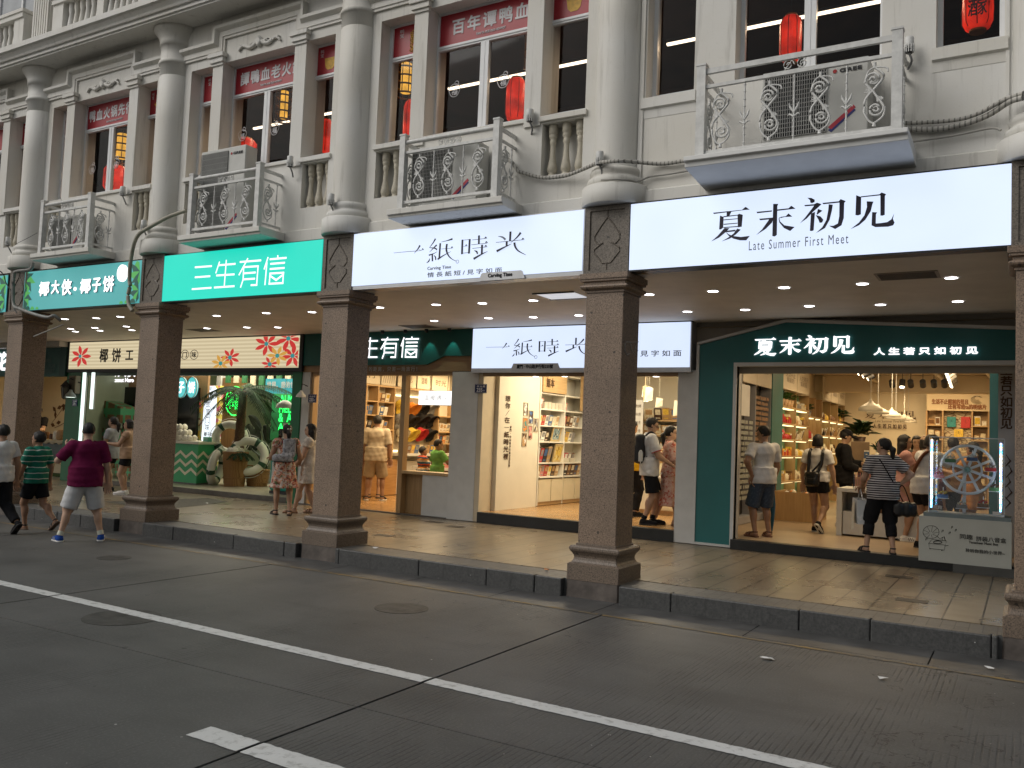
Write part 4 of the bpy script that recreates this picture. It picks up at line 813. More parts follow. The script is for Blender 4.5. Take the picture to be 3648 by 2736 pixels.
def room(fp,z0,z1,fm,wm,cm):
    n=len(fp);F0=[(x,y,z0) for x,y in fp];F1=[(x,y,z1) for x,y in fp]
    tag(MB().add(F0,[tuple(range(n))]).build('shop_floor',fm),kind='structure');tag(MB().add(F1,[tuple(range(n))]).build('shop_ceiling',cm),kind='structure')
    tag(MB().add(F0+F1,[(i,i+1,n+i+1,n+i) for i in range(n-1)]).build('shop_wall',wm),kind='structure')
RC=lambda x0,x1,y0,y1:[(x0,y0),(x0,y1),(x1,y1),(x1,y0)]
def shopfill(x,y,z,sx,sy,e,col,label,emit=True):  # added area light panel, stands in for the shop's own ceiling spots
    t=thing('ceiling_fill',label,'ceiling fill panel',(x,y,z),'added shop ceiling fill panels')
    MB().box(x-sx/2,x+sx/2,y-sy/2,y+sy/2,z+.003,z+.02).build('fill_panel',EM('fill_panel_warm',(1,.85,.6),2.),t)
    l=bpy.data.lights.new('fill_light','AREA');l.shape='RECTANGLE';l.size=sx;l.size_y=sy;l.energy=e;l.color=col
    o=bpy.data.objects.new('fill_light',l);C.objects.link(o);o.location=(x,y,z-.004);o.parent=t;o.matrix_parent_inverse=BASE[t.name].inverted()
warm=(1,.70,.36);warm2=(1,.84,.58)
WL=4.15
# upper wall of the arcade above the shop fronts
P('inner_wall',MB().box(-30,9,WL+.12,WL+.14,2.75,3.53),M('beige_wall',(.34,.31,.26),.6,.1,2))
room(RC(-.14,5.6,4.2,16.4),.33,3.45,floorg,cream,cream);room(RC(-4.06,-.16,4.2,9.3),.37,3.3,floorw,cream2,cream2);room([(-8.0,4.2),(-8.0,4.9),(-8.62,5.35),(-8.62,10.6),(-4.2,10.6),(-4.2,4.2)],.215,3.2,floorw,cream2,cream2)
room([(-15.6,4.2),(-15.6,10.5),(-8.66,10.5),(-8.66,5.4),(-8.27,4.6),(-8.27,4.2)],.29,3.3,floorc,M('mint_wall',(.45,.52,.36),.6,.05),M('dark_green_ceiling',(.05,.11,.06),.6));room(RC(-21,-15.62,4.2,9),.2,3.2,floorc,cream,cream)
shopfill(2.3,6.0,3.40,2.6,1.6,62,warm,'added wide warm fill panel on the ceiling of the postcard shop, near the door');shopfill(2.2,10,3.40,2.6,1.8,95,warm,"added wide warm fill panel in the middle of the postcard shop ceiling");shopfill(2.2,14.3,3.40,2.6,1.8,95,warm,"added wide warm fill panel deep in the postcard shop")
shopfill(-2.1,6.0,3.25,2.4,2.2,150,warm2,"added warm fill panel on the ceiling of the paper shop");shopfill(-6.3,6.2,3.15,2.4,2.4,125,warm,'added warm fill panel on the ceiling of the hat shop');shopfill(-7.2,9.0,3.15,1.6,1.6,80,warm,'deeper added warm fill panel on the ceiling of the hat shop')
shopfill(-11.5,6.3,3.25,4.4,2.0,170,(1,.92,.74),'added pale fill panel on the ceiling of the coconut shop');shopfill(-17.3,6.2,3.15,1.6,2,90,warm,'added warm fill panel on the ceiling of the flower shop')
# ---------------------------------------------------------------- teal postcard shop front
sf=thing('shop_facade','teal shop front with a wide opening and glowing white characters','shop front',(2.2,WL,.2))
pts=[(.045,.235),(.045,3.17),(1.31,3.475),(4.6,3.26),(4.6,2.9),(.62,2.9),(.62,.235)]
MB().prism([(.045,.235),(.045,3.17),(.62,3.309),(.62,.235)],WL-.03,WL+.08).prism([(.62,2.9),(.62,3.309),(1.31,3.475),(4.6,3.26),(4.6,2.9)],WL-.03,WL+.08).build('teal_cladding',teal,sf)
f=MB();f.box(0,.0449,WL-.05,WL+.09,.2,3.17).box(.0449,.62,WL-.05,WL+.09,.2,.2349);f.prism([(0,3.171),(0,3.21),(1.31,3.522),(4.6,3.307),(4.6,3.262),(1.31,3.477)],WL-.05,WL+.09)
f.box(.571,.62,WL-.055,WL+.2,.236,2.9).box(.571,4.5,WL-.056,WL+.2,2.845,2.9);f.build('trim',trimw,sf)
MB().box(.6,4.6,WL-.12,WL+.06,.191,.33).build('step',stepb,sf,bevel=.004)
sl_m=EM('lit_purple_white',(1,.97,1),1.5);y=WL-.055
a=on((2650,1170,.20344),180,480,'y',y);b=on((2650,1170,.20344),1935,105,'y',y)
allp=[q for ch in BIG for p in ch for q in p];bx0=min(q[0] for q in allp);bx1=max(q[0] for q in allp);bz0=min(q[1] for q in allp);bz1=max(q[1] for q in allp)
mb=MB();sd_=MB()
for ch in BIG:
    for k,p in enumerate(ch):
        for dx,dz in ((0,0),(.006,0),(-.006,0),(0,.006),(0,-.006)):
            q=[(a[0]+(u-bx0)/(bx1-bx0)*(b[0]-a[0])+dx,a[2]+(v-bz0)/(bz1-bz0)*(b[2]-a[2])+dz) for u,v in p];poly_on(mb,q,y-.0003*k-.0009*(dx!=0)-.0015*(dz>0)-.002*(dz<0))
mb.build('lettering',sl_m,sf)
a=on((2500,1100,.6632),925,248,'y',y);b=on((2500,1100,.6632),1482,203,'y',y);letter('lettering','人生若只如初见',a[0],b[0],a[2],b[2],y,sl_m,sf,.005,0,1.55)
# white piers between the shops
MB().box(-.285,-.001,WL-.03,WL+.35,.2,2.79).build('white_pier',trimw,bld);MB().box(-4.45,-3.90,WL-.02,WL+.35,.2,2.79).build('white_pier',trimw,bld);MB().box(-3.9001,-3.80,WL-.01,WL+.4,.2,2.79).build('white_pier',M('cream_jamb',(.55,.47,.34),.5,.05),bld)
MB().box(-8.04,-7.83,WL-.01,WL+.35,.2,2.79).build('white_pier',trimw,bld)
# ---------------------------------------------------------------- paper shop front
sf=thing('shop_facade','white lit inner sign box over the open paper shop with a black step','shop front',(-2,4,.2))
yy=WL-.14
MB().box(-3.99,-.055,yy+.014,WL+.1,2.755,3.528).build('sign_box',silver,sf);MB().box(-3.975,-.075,yy,yy+.0135,2.83,3.515).build('sign_face',white_face,sf);MB().box(-3.99,-.055,yy-.002,yy+.1,3.5155,3.5285).build('sign_edge',black,sf)
MB().box(-3.80,-.285,WL-.05,WL+.08,.191,.37).build('step',stepb,sf,bevel=.004);MB().box(-3.80,-.285,WL-.04,WL+.05,2.70,2.754).build('lintel',oakh,sf)
a=on((1200,1100,.6028),880,232,'y',yy-.002)
mb=MB();Ls=(1200,1100,.6028)
o0=tr(L3,[(55,403)])[0];o1=tr(L3,[(2148,438)])[0];A=on(Ls,882,228,'y',yy);Bq=on((1900,950,.27125),560,960,'y',yy);sc=(Bq[0]-A[0])/(tr(L3,[(1895,68)])[0][0]-o0[0])
for k,(pts,w) in enumerate(ST): stroke(mb,[(A[0]+(u-o0[0])*sc,A[2]+(v-o0[1])*sc) for u,v in tr(L3,pts)],[q*.226*.00295*sc for q in w],yy-.002-.0003*k)
mb.build('lettering',ink,sf);c=[A[0]+(on(L3,1060,540,'y',SY)[0]-o0[0])*sc,A[2]+(on(L3,1060,540,'y',SY)[2]-o0[1])*sc]
MB().tube([(c[0]+.025*math.cos(t),yy-.003,c[1]+.026*math.sin(t)) for t in np.linspace(0,6.3,20)],.003,5).build('ring',ink,sf)
Lq=(1900,950,.27125);a=on(Lq,1405,1180,'y',yy);b=on(Lq,1945,1085,'y',yy);letter('lettering','見字如面',a[0],b[0],a[2],b[2]-.01,yy-.002,ink,sf,.001,0,1.55);letter('lettering','情長紙短 /',a[0]-.95,a[0]-.12,a[2],b[2]-.01,yy-.002,ink,sf,.001,0,1.4)
a=on((1750,1300,.3495),215,45,'y',yy);b=on((1750,1300,.3495),690,45,'y',yy);MB().prism([(a[0]-.03,2.80),(a[0]+.02,2.905),(b[0]-.02,2.905),(b[0]+.03,2.80)],yy-.006,yy+.0).build('tab',silver,sf)
letter('lettering','廈門 · 中山路步行街235號',a[0]+.09,b[0]-.11,2.82,2.885,yy-.0065,M('black_print',(.015,.015,.02),.5),sf,.003)
for k,(u,v) in enumerate(((1750+270*.3495,1300+87*.3495),(1750+570*.3495,1330.),(1750+880*.3495,1330.),(2240+150*.3736,1332.))):
    q=at(u,v,'z',2.7);downlight(q[0],WL+.0,2.70,nm[k]+' small warm downlight under the white inner sign','warm downlights under the inner sign',.05,9,warm2)
# ---------------------------------------------------------------- hat shop front
sf=thing('shop_facade','oak framed hat shop front under a dark green fascia','shop front',(-6,WL,.2))
dg=M('dark_green_fascia',(.006,.10,.085),.4,.08,2)
MB().box(-8.04,-3.99,WL-.02,WL+.1,2.78,3.528).build('oak_header',oakh,sf)
a=on((1200,1100,.6028),535,330,'y',WL-.04);b=on((1200,1100,.6028),640,278,'y',WL-.04)
MB().prism([(-8.04,3.528),(-8.04,a[2]),(a[0],a[2]),(b[0],b[2]),(-3.992,b[2]-.01),(-3.992,3.528)],WL-.06,WL-.0205).build('green_fascia',dg,sf)
y=WL-.085;L7=(1200,1100,.6028);A=on(L7,370,175,'y',y);B_=on(L7,488,290,'y',y)
xs=[q[0] for p in MONO for q in tr(L2,p)];zs=[q[1] for p in MONO for q in tr(L2,p)];i0=tr(L2,[(1580,350)])[0];i1=tr(L2,[(1985,640)])[0]
sc=(on(L7,488,200,'y',y)[0]-on(L7,382,200,'y',y)[0])/(tr(L2,[(2048,108)])[0][0]-tr(L2,[(1570,350)])[0][0]);r0=tr(L2,[(2048,108)])[0];R0=on(L7,486,178,'y',y)
mb=MB();sdm=MB();W2=W*sc*1.15
for k,p in enumerate(MONO):
    q=[(R0[0]+(u-r0[0])*sc,R0[2]+(v-r0[1])*sc) for u,v in tr(L2,p)]
    for i in range(len(q)-1):
        d=np.array(q[i+1])-np.array(q[i]);d/=np.linalg.norm(d);e=W2/2 if len(q)>2 else 0;nn=np.array((-d[1],d[0]))*W2/2;AA=np.array(q[i])-d*e;BB=np.array(q[i+1])+d*e
        poly_on(mb,[tuple(AA+nn),tuple(BB+nn),tuple(BB-nn),tuple(AA-nn)],y-.0003*k-.00015*i)
mb.build('lettering',sl_m,sf)
a=on(L7,190,362,'y',WL-.025);b=on(L7,475,350,'y',WL-.025);letter('slogan','的距离，只差一场旅行！',a[0],b[0],a[2]-.03,a[2]+.06,WL-.025,trimw,sf,.001,0,1.35)
for k,(u,v) in enumerate(((270,135),(405,130),(530,122),(665,118))):
    q=on(L7,u,v,'y',WL-.2);t=thing('sign_spot',nm[k]+' small lamp washing the dark green fascia','lamp',(q[0],WL-.2,3.5),'small lamps washing the green fascia');MB().lathe([(.03,-.03),(.035,.0),(.035,.028)],q[0],WL-.2,14,cz=3.5).build('lamp_head',black,t)
    l=bpy.data.lights.new('spot_light','SPOT');l.energy=5.5;l.spot_size=RAD(58);l.spot_blend=.5;l.color=(.75,1,.9);o=bpy.data.objects.new('spot_light',l);C.objects.link(o);o.location=(q[0],WL-.21,3.465);o.rotation_euler=(RAD(16),0,0);o.parent=t;o.matrix_parent_inverse=BASE[t.name].inverted()
each(MB().box(-5.60,-5.50,WL+.02,WL+.16,.2,2.719).box(-7.82,-7.76,WL+.02,WL+.16,.2,2.719).box(-7.82,-4.46,WL+.03,WL+.15,2.72,2.7785),'oak_post',oak,sf)
MB().box(-5.4995,-4.45,WL+.0,WL+.30,.93,.985).build('window_counter',oakx,sf,bevel=.006);MB().box(-5.03,-4.455,WL+.02,WL+.2,.2,.929).build('white_front',trimw,sf);MB().box(-5.62,-5.10,WL+.17,WL+.6,.216,.929).build('oak_side',oak,sf)
MB().box(-8.0,-4.45,WL-.02,WL+.05,.191,.214).build('threshold',M('steel_threshold',(.1,.09,.08),.4),sf)
t=thing('hanging_sign','glowing white box sign hanging in the hat shop window','sign',(-4.87,4.35,2.2));c5=(1270,1300,.3255);a=on(c5,680,437,'y',4.3);b=on(c5,1078,285,'y',4.3)
MB().box(a[0],b[0]+.05,4.3,4.42,a[2],b[2]).build('sign_box',M('dark_sign_side',(.08,.06,.05),.5),t);MB().box(a[0],b[0],4.292,4.2995,a[2]+.004,b[2]-.004).build('sign_face',EM('lit_warm_white',(1,.98,.95),1.6),t)
letter('lettering','温暖遇见',a[0]+.12,b[0]-.14,a[2]+.09,b[2]-.08,4.29,grey_ink,t,0,0,1.3)
for u in (.25,.75): MB().tube([(a[0]+(b[0]-a[0])*u,4.36,b[2]),(a[0]+(b[0]-a[0])*u,4.36,2.72)],.006,5).build('hanger',black,t)
# ---------------------------------------------------------------- coconut shop front with the LED screen
t=thing('led_screen','long striped cream LED screen with red flowers and dark characters','screen',(-11.9,4.05,2.8));y=WL-.10
MB().box(-15.72,-8.0,y+.01,WL+.1,2.79,3.585).build('screen_frame',black,t)
scr,st_,sp_=_new('led_face');co=_coord(st_);sep=st_.nodes.new('ShaderNodeSeparateXYZ');st_.links.new(co,sep.inputs[0]);fz=_math(st_,'SINE',_math(st_,'MULTIPLY',sep.outputs[2],80.))
c=_mix(st_,_ramp(st_,fz,-1,1),(.60,.49,.30),(.78,.67,.44));st_.links.new(c,sp_.inputs['Emission Color']);sp_.inputs['Base Color'].default_value=(.1,.1,.1,1);sp_.inputs['Emission Strength'].default_value=.92
MB().box(-15.62,-8.09,y,y+.0095,2.865,3.505).build('screen_face',scr,t)
redf=EM('screen_red',(.75,.05,.045),.72);yel=EM('screen_yellow',(.8,.42,.08),.75);blu=EM('screen_teal',(.05,.35,.36),.7);scol=EM('screen_ink',(.012,.01,.01),.1)
def flower(mb,cx,cz,r,n=7,sx=1.4,ph=.3,dy=0.,zl=2.87,zh=3.50,xl=-15.61,xr=-8.1):
    for k in range(n):
        a=ph+2*math.pi*k/n;q=[]
        for s in (1,-1):
            for u,w in ((.12,.03),(.35,.13),(.6,.17),(.8,.12),(1.,0.))[::s]: q.append((u,w*s))
        pts=[(min(max(cx+sx*r*(u*math.cos(a)-w*math.sin(a)),xl),xr),min(max(cz+r*(u*math.sin(a)+w*math.cos(a)),zl),zh)) for u,w in q];poly_on(mb,pts,y-.001-dy-.0003*k)
mb=MB();y0=y
def FLW(mb,n_,m_):
    for k in range(0,len(mb.cut),7):
        q=MB()
        for (v0,f0) in mb.cut[k:k+7]: q.add(mb.v[v0:v0+10],[tuple(range(10))])
        q.build(n_,m_,t)
L2b=(500,900,.6029)
def fl(reg,a,b,r,mb,dy): q=on(reg,a,b,'y',y);flower(mb,q[0],q[2],r,7,1.5,.4+a,dy);return q
cs=[]
cs.append(fl((0,1180,.3376),855,265,.27,mb,0));
for a,b,r in ((750,540,.25),(880,508,.26),(905,610,.24),(770,660,.17),(535,620,.2)): cs.append(fl(L2b,a,b,r,mb,.003*len(cs)))
FLW(mb,'red_flower',redf);mb=MB()
for a,b,r in ((480,655,.2),(815,610,.2)): cs.append(fl(L2b,a,b,r,mb,.02))
FLW(mb,'yellow_flower',yel);mb=MB()
for q in cs: poly_on(mb,[(q[0]+.06*math.cos(u),q[2]+.045*math.sin(u)) for u in np.linspace(0,2*math.pi,9)[:-1]],y-.027)
each(mb,'flower_centre',blu,t)
Ld=(0,1180,.3376);MOT={}
for s,(x0_,x1_,b0,b1) in (('椰',(1050,1145,185,325)),('饼',(1180,1280,180,328)),('工',(1325,1410,205,300))):
    a=on(Ld,x0_,b1,'y',y);b=on(Ld,x1_,b0,'y',y);letter('lettering',s,a[0],b[0],a[2],b[2],y-.002,scol,t,.008)
for s,u in (('门',263),('味',318)):
    q=on(L2b,u,603,'y',y);letter('lettering',s,q[0]-.07,q[0]+.07,q[2]-.06,q[2]+.06,y-.002,scol,t,.003);MB().tube([(q[0]+.125*math.cos(v),y-.003,q[2]+.10*math.sin(v)) for v in np.linspace(0,6.3,24)],.007,4).build('ring',scol,t)
for s,k in (('坊',1),('厦',2)):
    q=on(L2b,263-55*k if k==2 else 60,603,'y',y)
sf=thing('shop_facade','green panelled coconut shop front below the striped screen','shop front',(-12,WL,.2))
each(MB().box(-15.72,-15.12,WL-.06,WL+.12,.19,2.789).box(-8.28,-8.0405,WL-.04,WL+.2,.19,2.789),'green_post',grn,sf,bevel=.006);MB().box(-8.0405,-7.98,WL-.02,WL-.0,3.05,3.528).build('teal_return',dg,sf)
MB().box(-15.119,-8.281,WL-.02,WL+.06,.191,.29).build('step',M('stone_step',(.10,.09,.075),.55,.2,6),sf,bevel=.004);MB().box(-15.1,-8.3,WL+.0,WL+.1,2.72,2.7885).build('lintel',M('green_lintel',(.05,.10,.07),.4),sf)
tb=EM('tube_white',(.85,1,.95),1.5)
for a0,b0,a1,b1,w in ((908,420,820,1510,'lower'),(995,425,965,820,'upper')):
    p=on(Ld,a0,b0,'y',WL-.02);q=on(Ld,a1,b1,'y',WL-.02);x=(p[0]+q[0])/2;tt=thing('tube_lamp','vertical white tube lamp beside the green post, '+('reaching the floor' if w=='lower' else 'shorter one beside the dark opening'),'lamp',(x,WL,q[2]),'white tube lamps');MB().box(x-.045,x+.045,WL-.05,WL-.021,q[2],2.785).build('tube',tb,tt);MB().box(x-.06,x+.06,WL-.0205,WL+.02,q[2]-.01,2.7855).build('tube_base',trimw,tt)
# ---------------------------------------------------------------- flower shop front at the far left
sf=thing('shop_facade','dusky teal shop front with raised English lettering at the far left','shop front',(-17.5,WL,.2))
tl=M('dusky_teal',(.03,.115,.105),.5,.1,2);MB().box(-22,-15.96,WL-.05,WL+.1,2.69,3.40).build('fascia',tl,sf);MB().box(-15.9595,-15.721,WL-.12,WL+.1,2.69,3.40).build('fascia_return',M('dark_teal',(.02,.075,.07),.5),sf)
for i,(s,b0,b1,a0,a1) in enumerate((('LIFE',245,278,430,492),('A FLOWER',292,332,370,548),('ISLAND FOR',348,386,360,592),('MY HEART',402,440,400,578))):
    a=on(Ld,a0,b1,'y',WL-.06);b=on(Ld,a1,b0,'y',WL-.06);letter('lettering',s,a[0],b[0],a[2],b[2],WL-.065,M('teal_letter',(.05,.13,.12),.45),sf,.008)
a=on(Ld,5,410,'y',WL-.07);b=on(Ld,72,225,'y',WL-.07);letter('lettering','花',a[0]-.3,b[0]+.1,a[2],b[2],WL-.08,sl_m,sf,.02)
MB().box(-22,-15.73,WL-.3,WL-.06,3.401,3.5285).build('white_soffit',trimw,sf)
# house number plates
pm=M('plate_blue',(.008,.02,.09),.35,.05)
def plate(reg,a0,b0,a1,b1,num,y,label):
    p=on(reg,a0,b1,'y',y);q=on(reg,a1,b0,'y',y);t=thing('number_plate',label,'number plate',((p[0]+q[0])/2,y,p[2]),'blue house number plates');MB().box(p[0],q[0],y,y+.012,p[2],q[2]).build('plate',pm,t)
    w=q[0]-p[0];h=q[2]-p[2];e=.008
    MB().box(p[0]+e,q[0]-e,y-.001,y-.0002,q[2]-e-.004,q[2]-e).box(p[0]+e,q[0]-e,y-.001,y-.0002,p[2]+e,p[2]+e+.004).build('border',white_p,t)
    letter('street_name','中 山 路',p[0]+w*.2,q[0]-w*.12,q[2]-h*.36,q[2]-h*.16,y-.001,white_p,t,.001);letter('number',num,p[0]+w*.18,p[0]+w*.66,p[2]+h*.16,p[2]+h*.56,y-.001,white_p,t,.002);letter('number','号',p[0]+w*.70,p[0]+w*.86,p[2]+h*.18,p[2]+h*.36,y-.001,white_p,t)
plate(c5,1293,210,1425,308,'235',WL-.035,'blue house number plate reading 235 on the white pier');plate((500,900,.6029),990,837,1040,886,'233',WL-.03,'blue house number plate reading 233 beside the green post');plate(Ld,758,722,815,790,'229',WL-.08,'blue house number plate reading 229 on the wide green post')
# ================================================================ SHOP CONTENTS
rnd=random.Random(11)
PAL={'red':(.42,.03,.03),'cream':(.62,.55,.40),'white':(.68,.66,.6),'brown':(.16,.08,.035),'black':(.02,.018,.018),'blue':(.05,.12,.28),'pink':(.55,.22,.2),'green':(.06,.2,.08),'orange':(.6,.2,.03),'yellow':(.62,.42,.06),'grey':(.25,.24,.23),'teal':(.03,.22,.22),'dark brown':(.06,.03,.018),'tan':(.42,.26,.12)}
for k,v in PAL.items(): M('goods_'+k.replace(' ','_'),v,.5,.25,25)
G=lambda k:MATS['goods_'+k.replace(' ','_')]
pages=M('paper',(.6,.55,.44),.7,.06,40)
def one(name,mb,mats,label,cat,group=None,**k): return tag(mb.build(name,mats,None,**k),label,cat,group)
def orient(mb,o,ux,uy): # local x along ux, local y along uy (depth), z up
    mb.v=[(o[0]+ux[0]*a+uy[0]*b,o[1]+ux[1]*a+uy[1]*b,o[2]+c) for a,b,c in mb.v];return mb
def tilt(mb,ang,piv=0.):
    c,s=math.cos(ang),math.sin(ang);mb.v=[(a,b*c+(z-piv)*s,piv+(z-piv)*c-b*s) for a,b,z in mb.v];return mb
NB=[0]
def book(o,ux,uy,w,h,d,col,label,group,pic=True,tl=.22,name='book'):
    mb=MB();mb.box(-w/2,w/2,0,.004,0,h).box(-w/2,w/2,d,d+.004,0,h).box(-w/2,-w/2+.003,.0041,d-.0001,0,h).box(-w/2+.0031,w/2-.004,.0041,d-.0001,.003,h-.003,1)
    if pic: mb.box(-w*.36,w*.36,-.0015,-.0003,h*.45,h*.9,2).box(-w*.3,w*.3,-.0015,-.0003,h*.12,h*.2,2)
    tilt(mb,-tl);orient(mb,o,ux,uy);NB[0]+=1;return one(name,mb,[G(col),pages,G(rnd.choice(['cream','white','blue','tan','grey','yellow']))],label,'book' if name=='book' else name.replace('_',' '),group)
def frame_pic(o,ux,uy,w,h,cols,label,group,tl=.2,name='framed_picture',fm=None):
    t=thing(name,label,'picture',o,group);f=MB();e=.035
    f.box(-w/2,w/2,0,.025,0,e).box(-w/2,w/2,0,.025,h-e,h).box(-w/2,-w/2+e,0,.025,e+.0001,h-e-.0001).box(w/2-e,w/2,0,.025,e+.0001,h-e-.0001);tilt(f,-tl);orient(f,o,ux,uy);f.build('frame',fm or M('gilt_frame',(.45,.33,.16),.45,.2,20),t)
    p=MB().box(-w/2+e*.8,w/2-e*.8,.008,.014,e*.8,h-e*.8);tilt(p,-tl);orient(p,o,ux,uy);n='print_'+str(len(MATS));p.build('print',blotch(n,cols[0],cols[1:],14),t);return t
RX=((0,1,0),(-1,0,0))   # on a left wall: local x runs into the shop, depth into the wall
FX=((1,0,0),(0,1,0))    # on a back wall
# ------------------------------------------------ paper shop: lettered wall, niches and white bookcase
XW=-3.72
tag(MB().box(-3.83,XW,4.55,6.03,.371,3.29).build('side_wall',cream2,None),kind='structure')
fr=lambda x,z=0:((x,0,0),(0,1,0),(0,0,1),(1,0,0))
t=thing('wall_lettering','vertical line of dark brown characters on the cream wall of the paper shop','lettering',(XW+.004,4.84,1.3))
br=M('brown_letter',(.07,.035,.018),.5)
def vtext(s,y0,y1,z0,z1,x,par,name='lettering',gap=1.25):
    n=len(s);h=(z1-z0)/(n*gap-(gap-1));
    for k,chh in enumerate(s):
        if chh==' ': continue
        zt=z1-k*h*gap;yy=(y0,y1)
        if chh in '·一/': 
            mb=MB();yc=(y0+y1)/2
            if chh=='一': mb.box(x,x+.004,y0+.01,y1-.01,zt-h*.55,zt-h*.47)
            elif chh=='/': mb.add([(x+.003,y0+.02,zt-h),(x+.003,y0+.035,zt-h),(x+.003,y1-.01,zt),(x+.003,y1-.025,zt)],[(0,1,2,3)])
            else: mb.box(x,x+.004,yc-.01,yc+.01,zt-h*.55,zt-h*.42)
            mb.build(name,br,par);continue
        letter(name,chh,y0,y1,zt-h,zt,-x-.003,br,par,.003 if y1-y0>.1 else .0008,0,1,False,((0,0,0),(0,1,0),(0,0,1),(1,0,0)))
vtext('想你/在一紙時光裡',4.76,4.93,1.27,2.41,XW,t);vtext('廈門·中山路步行街235號',4.955,5.005,1.13,1.87,XW,t,'small_lettering',1.2)
c6=(1750,1300,.3495)
NI=[((325,375,387,520),('white','grey'),'pale sketch in the top left wall niche'),((378,427,467,600),('blue','white'),'blue sky photo in the top middle wall niche'),((428,478,547,680),('grey','cream'),'grey photo in the right wall niche'),((318,370,540,680),('orange','teal'),'orange roofs photo in the middle left wall niche'),((372,418,620,755),('pink','cream'),'pink photo in the lower middle wall niche'),((308,360,695,832),('tan','white'),'portrait photo in the bottom left wall niche')]
for (a0,a1,b0,b1),cl,lab in NI:
    p=on(c6,a0,b1,'x',XW+.002);q=on(c6,a1,b0,'x',XW+.002);y0,y1=p[1],q[1];z0,z1=p[2],q[2];t=thing('wall_niche',lab,'picture',(XW,(y0+y1)/2,z0),'picture niches in the cream wall')
    MB().box(XW-.02,XW+.012,y0,y1,z0,z0+.012).box(XW-.02,XW+.012,y0,y1,z1-.012,z1).box(XW-.02,XW+.0121,y0,y0+.012,z0,z1).box(XW-.02,XW+.0121,y1-.012,y1,z0,z1).build('niche_frame',M('niche_shade',(.35,.29,.2),.6),t)
    MB().box(XW+.0005,XW+.004,y0+.012,y1-.012,z0+.012,z1-.012).build('photo',blotch('photo'+str(len(MATS)),PAL[cl[0]],[PAL[cl[1]],PAL['dark brown']],9),t)
bc=thing('bookcase','tall white bookcase with lit shelves along the left wall of the paper shop','bookcase',(-3.9,7,.38))
wsh=M('white_shelf',(.68,.65,.57),.45,.04);ys=[6.08,7.12,8.16,9.2];lv=[.93,1.20,1.61,1.92,2.24,2.55,2.95]
MB().box(-4.05,-4.03,6.05,9.25,.38,3.2).build('back_panel',wsh,bc)
for yv in ys: MB().box(-4.029,XW,yv-.02,yv+.02,.38,3.2).build('upright',wsh,bc)
for z in lv:
    for a,b in zip(ys[:-1],ys[1:]): MB().box(-4.029,XW+(.0 if z>1.1 else .03),a+.0205,b-.0205,z-.025,z).build('shelf',wsh,bc)
for a,b in zip(ys[:-1],ys[1:]):
    for k in range(2): m=a+(b-a)*k/2;MB().box(-4.02,XW+.01,m+.025,m+(b-a)/2-.005,.45,.88).build('cupboard_door',M('cream_door',(.60,.53,.38),.4,.05),bc)
MB().box(XW-.3,XW-.01,6.07,9.2,.381,.449).build('base',oakx,bc)
each(MB().box(XW+.001,XW+.03,6.11,7.10,2.56,2.93).box(XW+.001,XW+.03,7.78,8.15,2.26,3.0),'oak_board',oakx,bc)
letter('lettering','無本',6.22,6.55,2.66,2.84,-XW-.035,br,bc,.004,0,1,False,((0,0,0),(0,1,0),(0,0,1),(1,0,0)))
def shelf_books(x,y0,y1,z,cols,hs,where,grp,ori=RX,gap=1.0,tl=.22,two=True,name='book'):
    y=y0
    for i,cname in enumerate(cols):
        w=rnd.uniform(.13,.17)*gap;h=hs*rnd.uniform(.92,1.06)
        if y+w>y1: break
        o=(x,y+w/2,z+.001) if ori is RX else (y+w/2,x,z+.001)
        book(o,ori[0],ori[1],w*.92,h,rnd.uniform(.012,.03),cname,f'{cname} book '+where,grp,True,tl,name);y+=w
GB='books on the white bookcase'
for z,h,cols,a,b,w in ((.93,.22,['cream','pink','red','cream','dark brown','tan','brown','black','brown','brown'],6.15,7.08,'on the lowest open shelf of the white bookcase'),(.93,.24,['brown','black','brown','dark brown','brown','tan'],7.16,8.1,'on the lowest shelf, second bay of the white bookcase'),
 (1.92,.2,['cream','red','white','blue','cream','cream'],6.12,7.05,'on the middle shelf of the white bookcase'),(1.92,.22,['red','dark brown','brown','white','grey'],7.15,8.1,'on the middle shelf, second bay of the white bookcase'),
 (1.61,.2,['black','white','dark brown','blue'],6.10,6.62,'left of the framed landscape on the white bookcase'),(1.61,.21,['blue','yellow','white','grey'],7.15,8.0,'on the second bay below the middle shelf of the white bookcase'),
 (1.2,.3,['dark brown','red','black','tan','dark brown'],6.10,6.7,'patterned, left of the golden framed flowers on the white bookcase'),(1.2,.2,['pink','red','grey','brown'],7.15,7.9,'standing above the paper stacks of the white bookcase')):
    shelf_books(XW-.09,a,b,z,cols,h,w,GB)
frame_pic((XW-.07,6.86,1.612),*RX,.36,.30,[(.2,.28,.3),(.5,.5,.4),(.05,.08,.1)],'dark framed landscape picture on the white bookcase','framed pictures on the bookcase');frame_pic((XW-.06,6.93,1.205),*RX,.34,.36,[(.6,.42,.08),(.35,.2,.03),(.6,.55,.3)],'gold framed picture of yellow flowers on the white bookcase','framed pictures on the bookcase')
for k in range(5):
    mb=MB()
    for j in range(6): mb.box(XW-.16,XW-.03,6.30+.15*k,6.43+.15*k,2.242+.022*j,2.26+.022*j)
    one('paper_stack',mb,pages,('first','second','third','fourth','fifth')[k]+' stack of cream notebooks from the left under the oak board','notebooks','notebook stacks on the bookcase')
for k in range(2):
    mb=MB()
    for j in range(7): mb.box(XW-.2,XW-.03,7.18+.3*k+.01*(j%2),7.42+.3*k,1.202+.012*j,1.212+.012*j)
    one('paper_stack',mb,pages,('low stack of cream paper on the second bay, left','low stack of cream paper on the second bay, right')[k],'notebooks','notebook stacks on the bookcase')
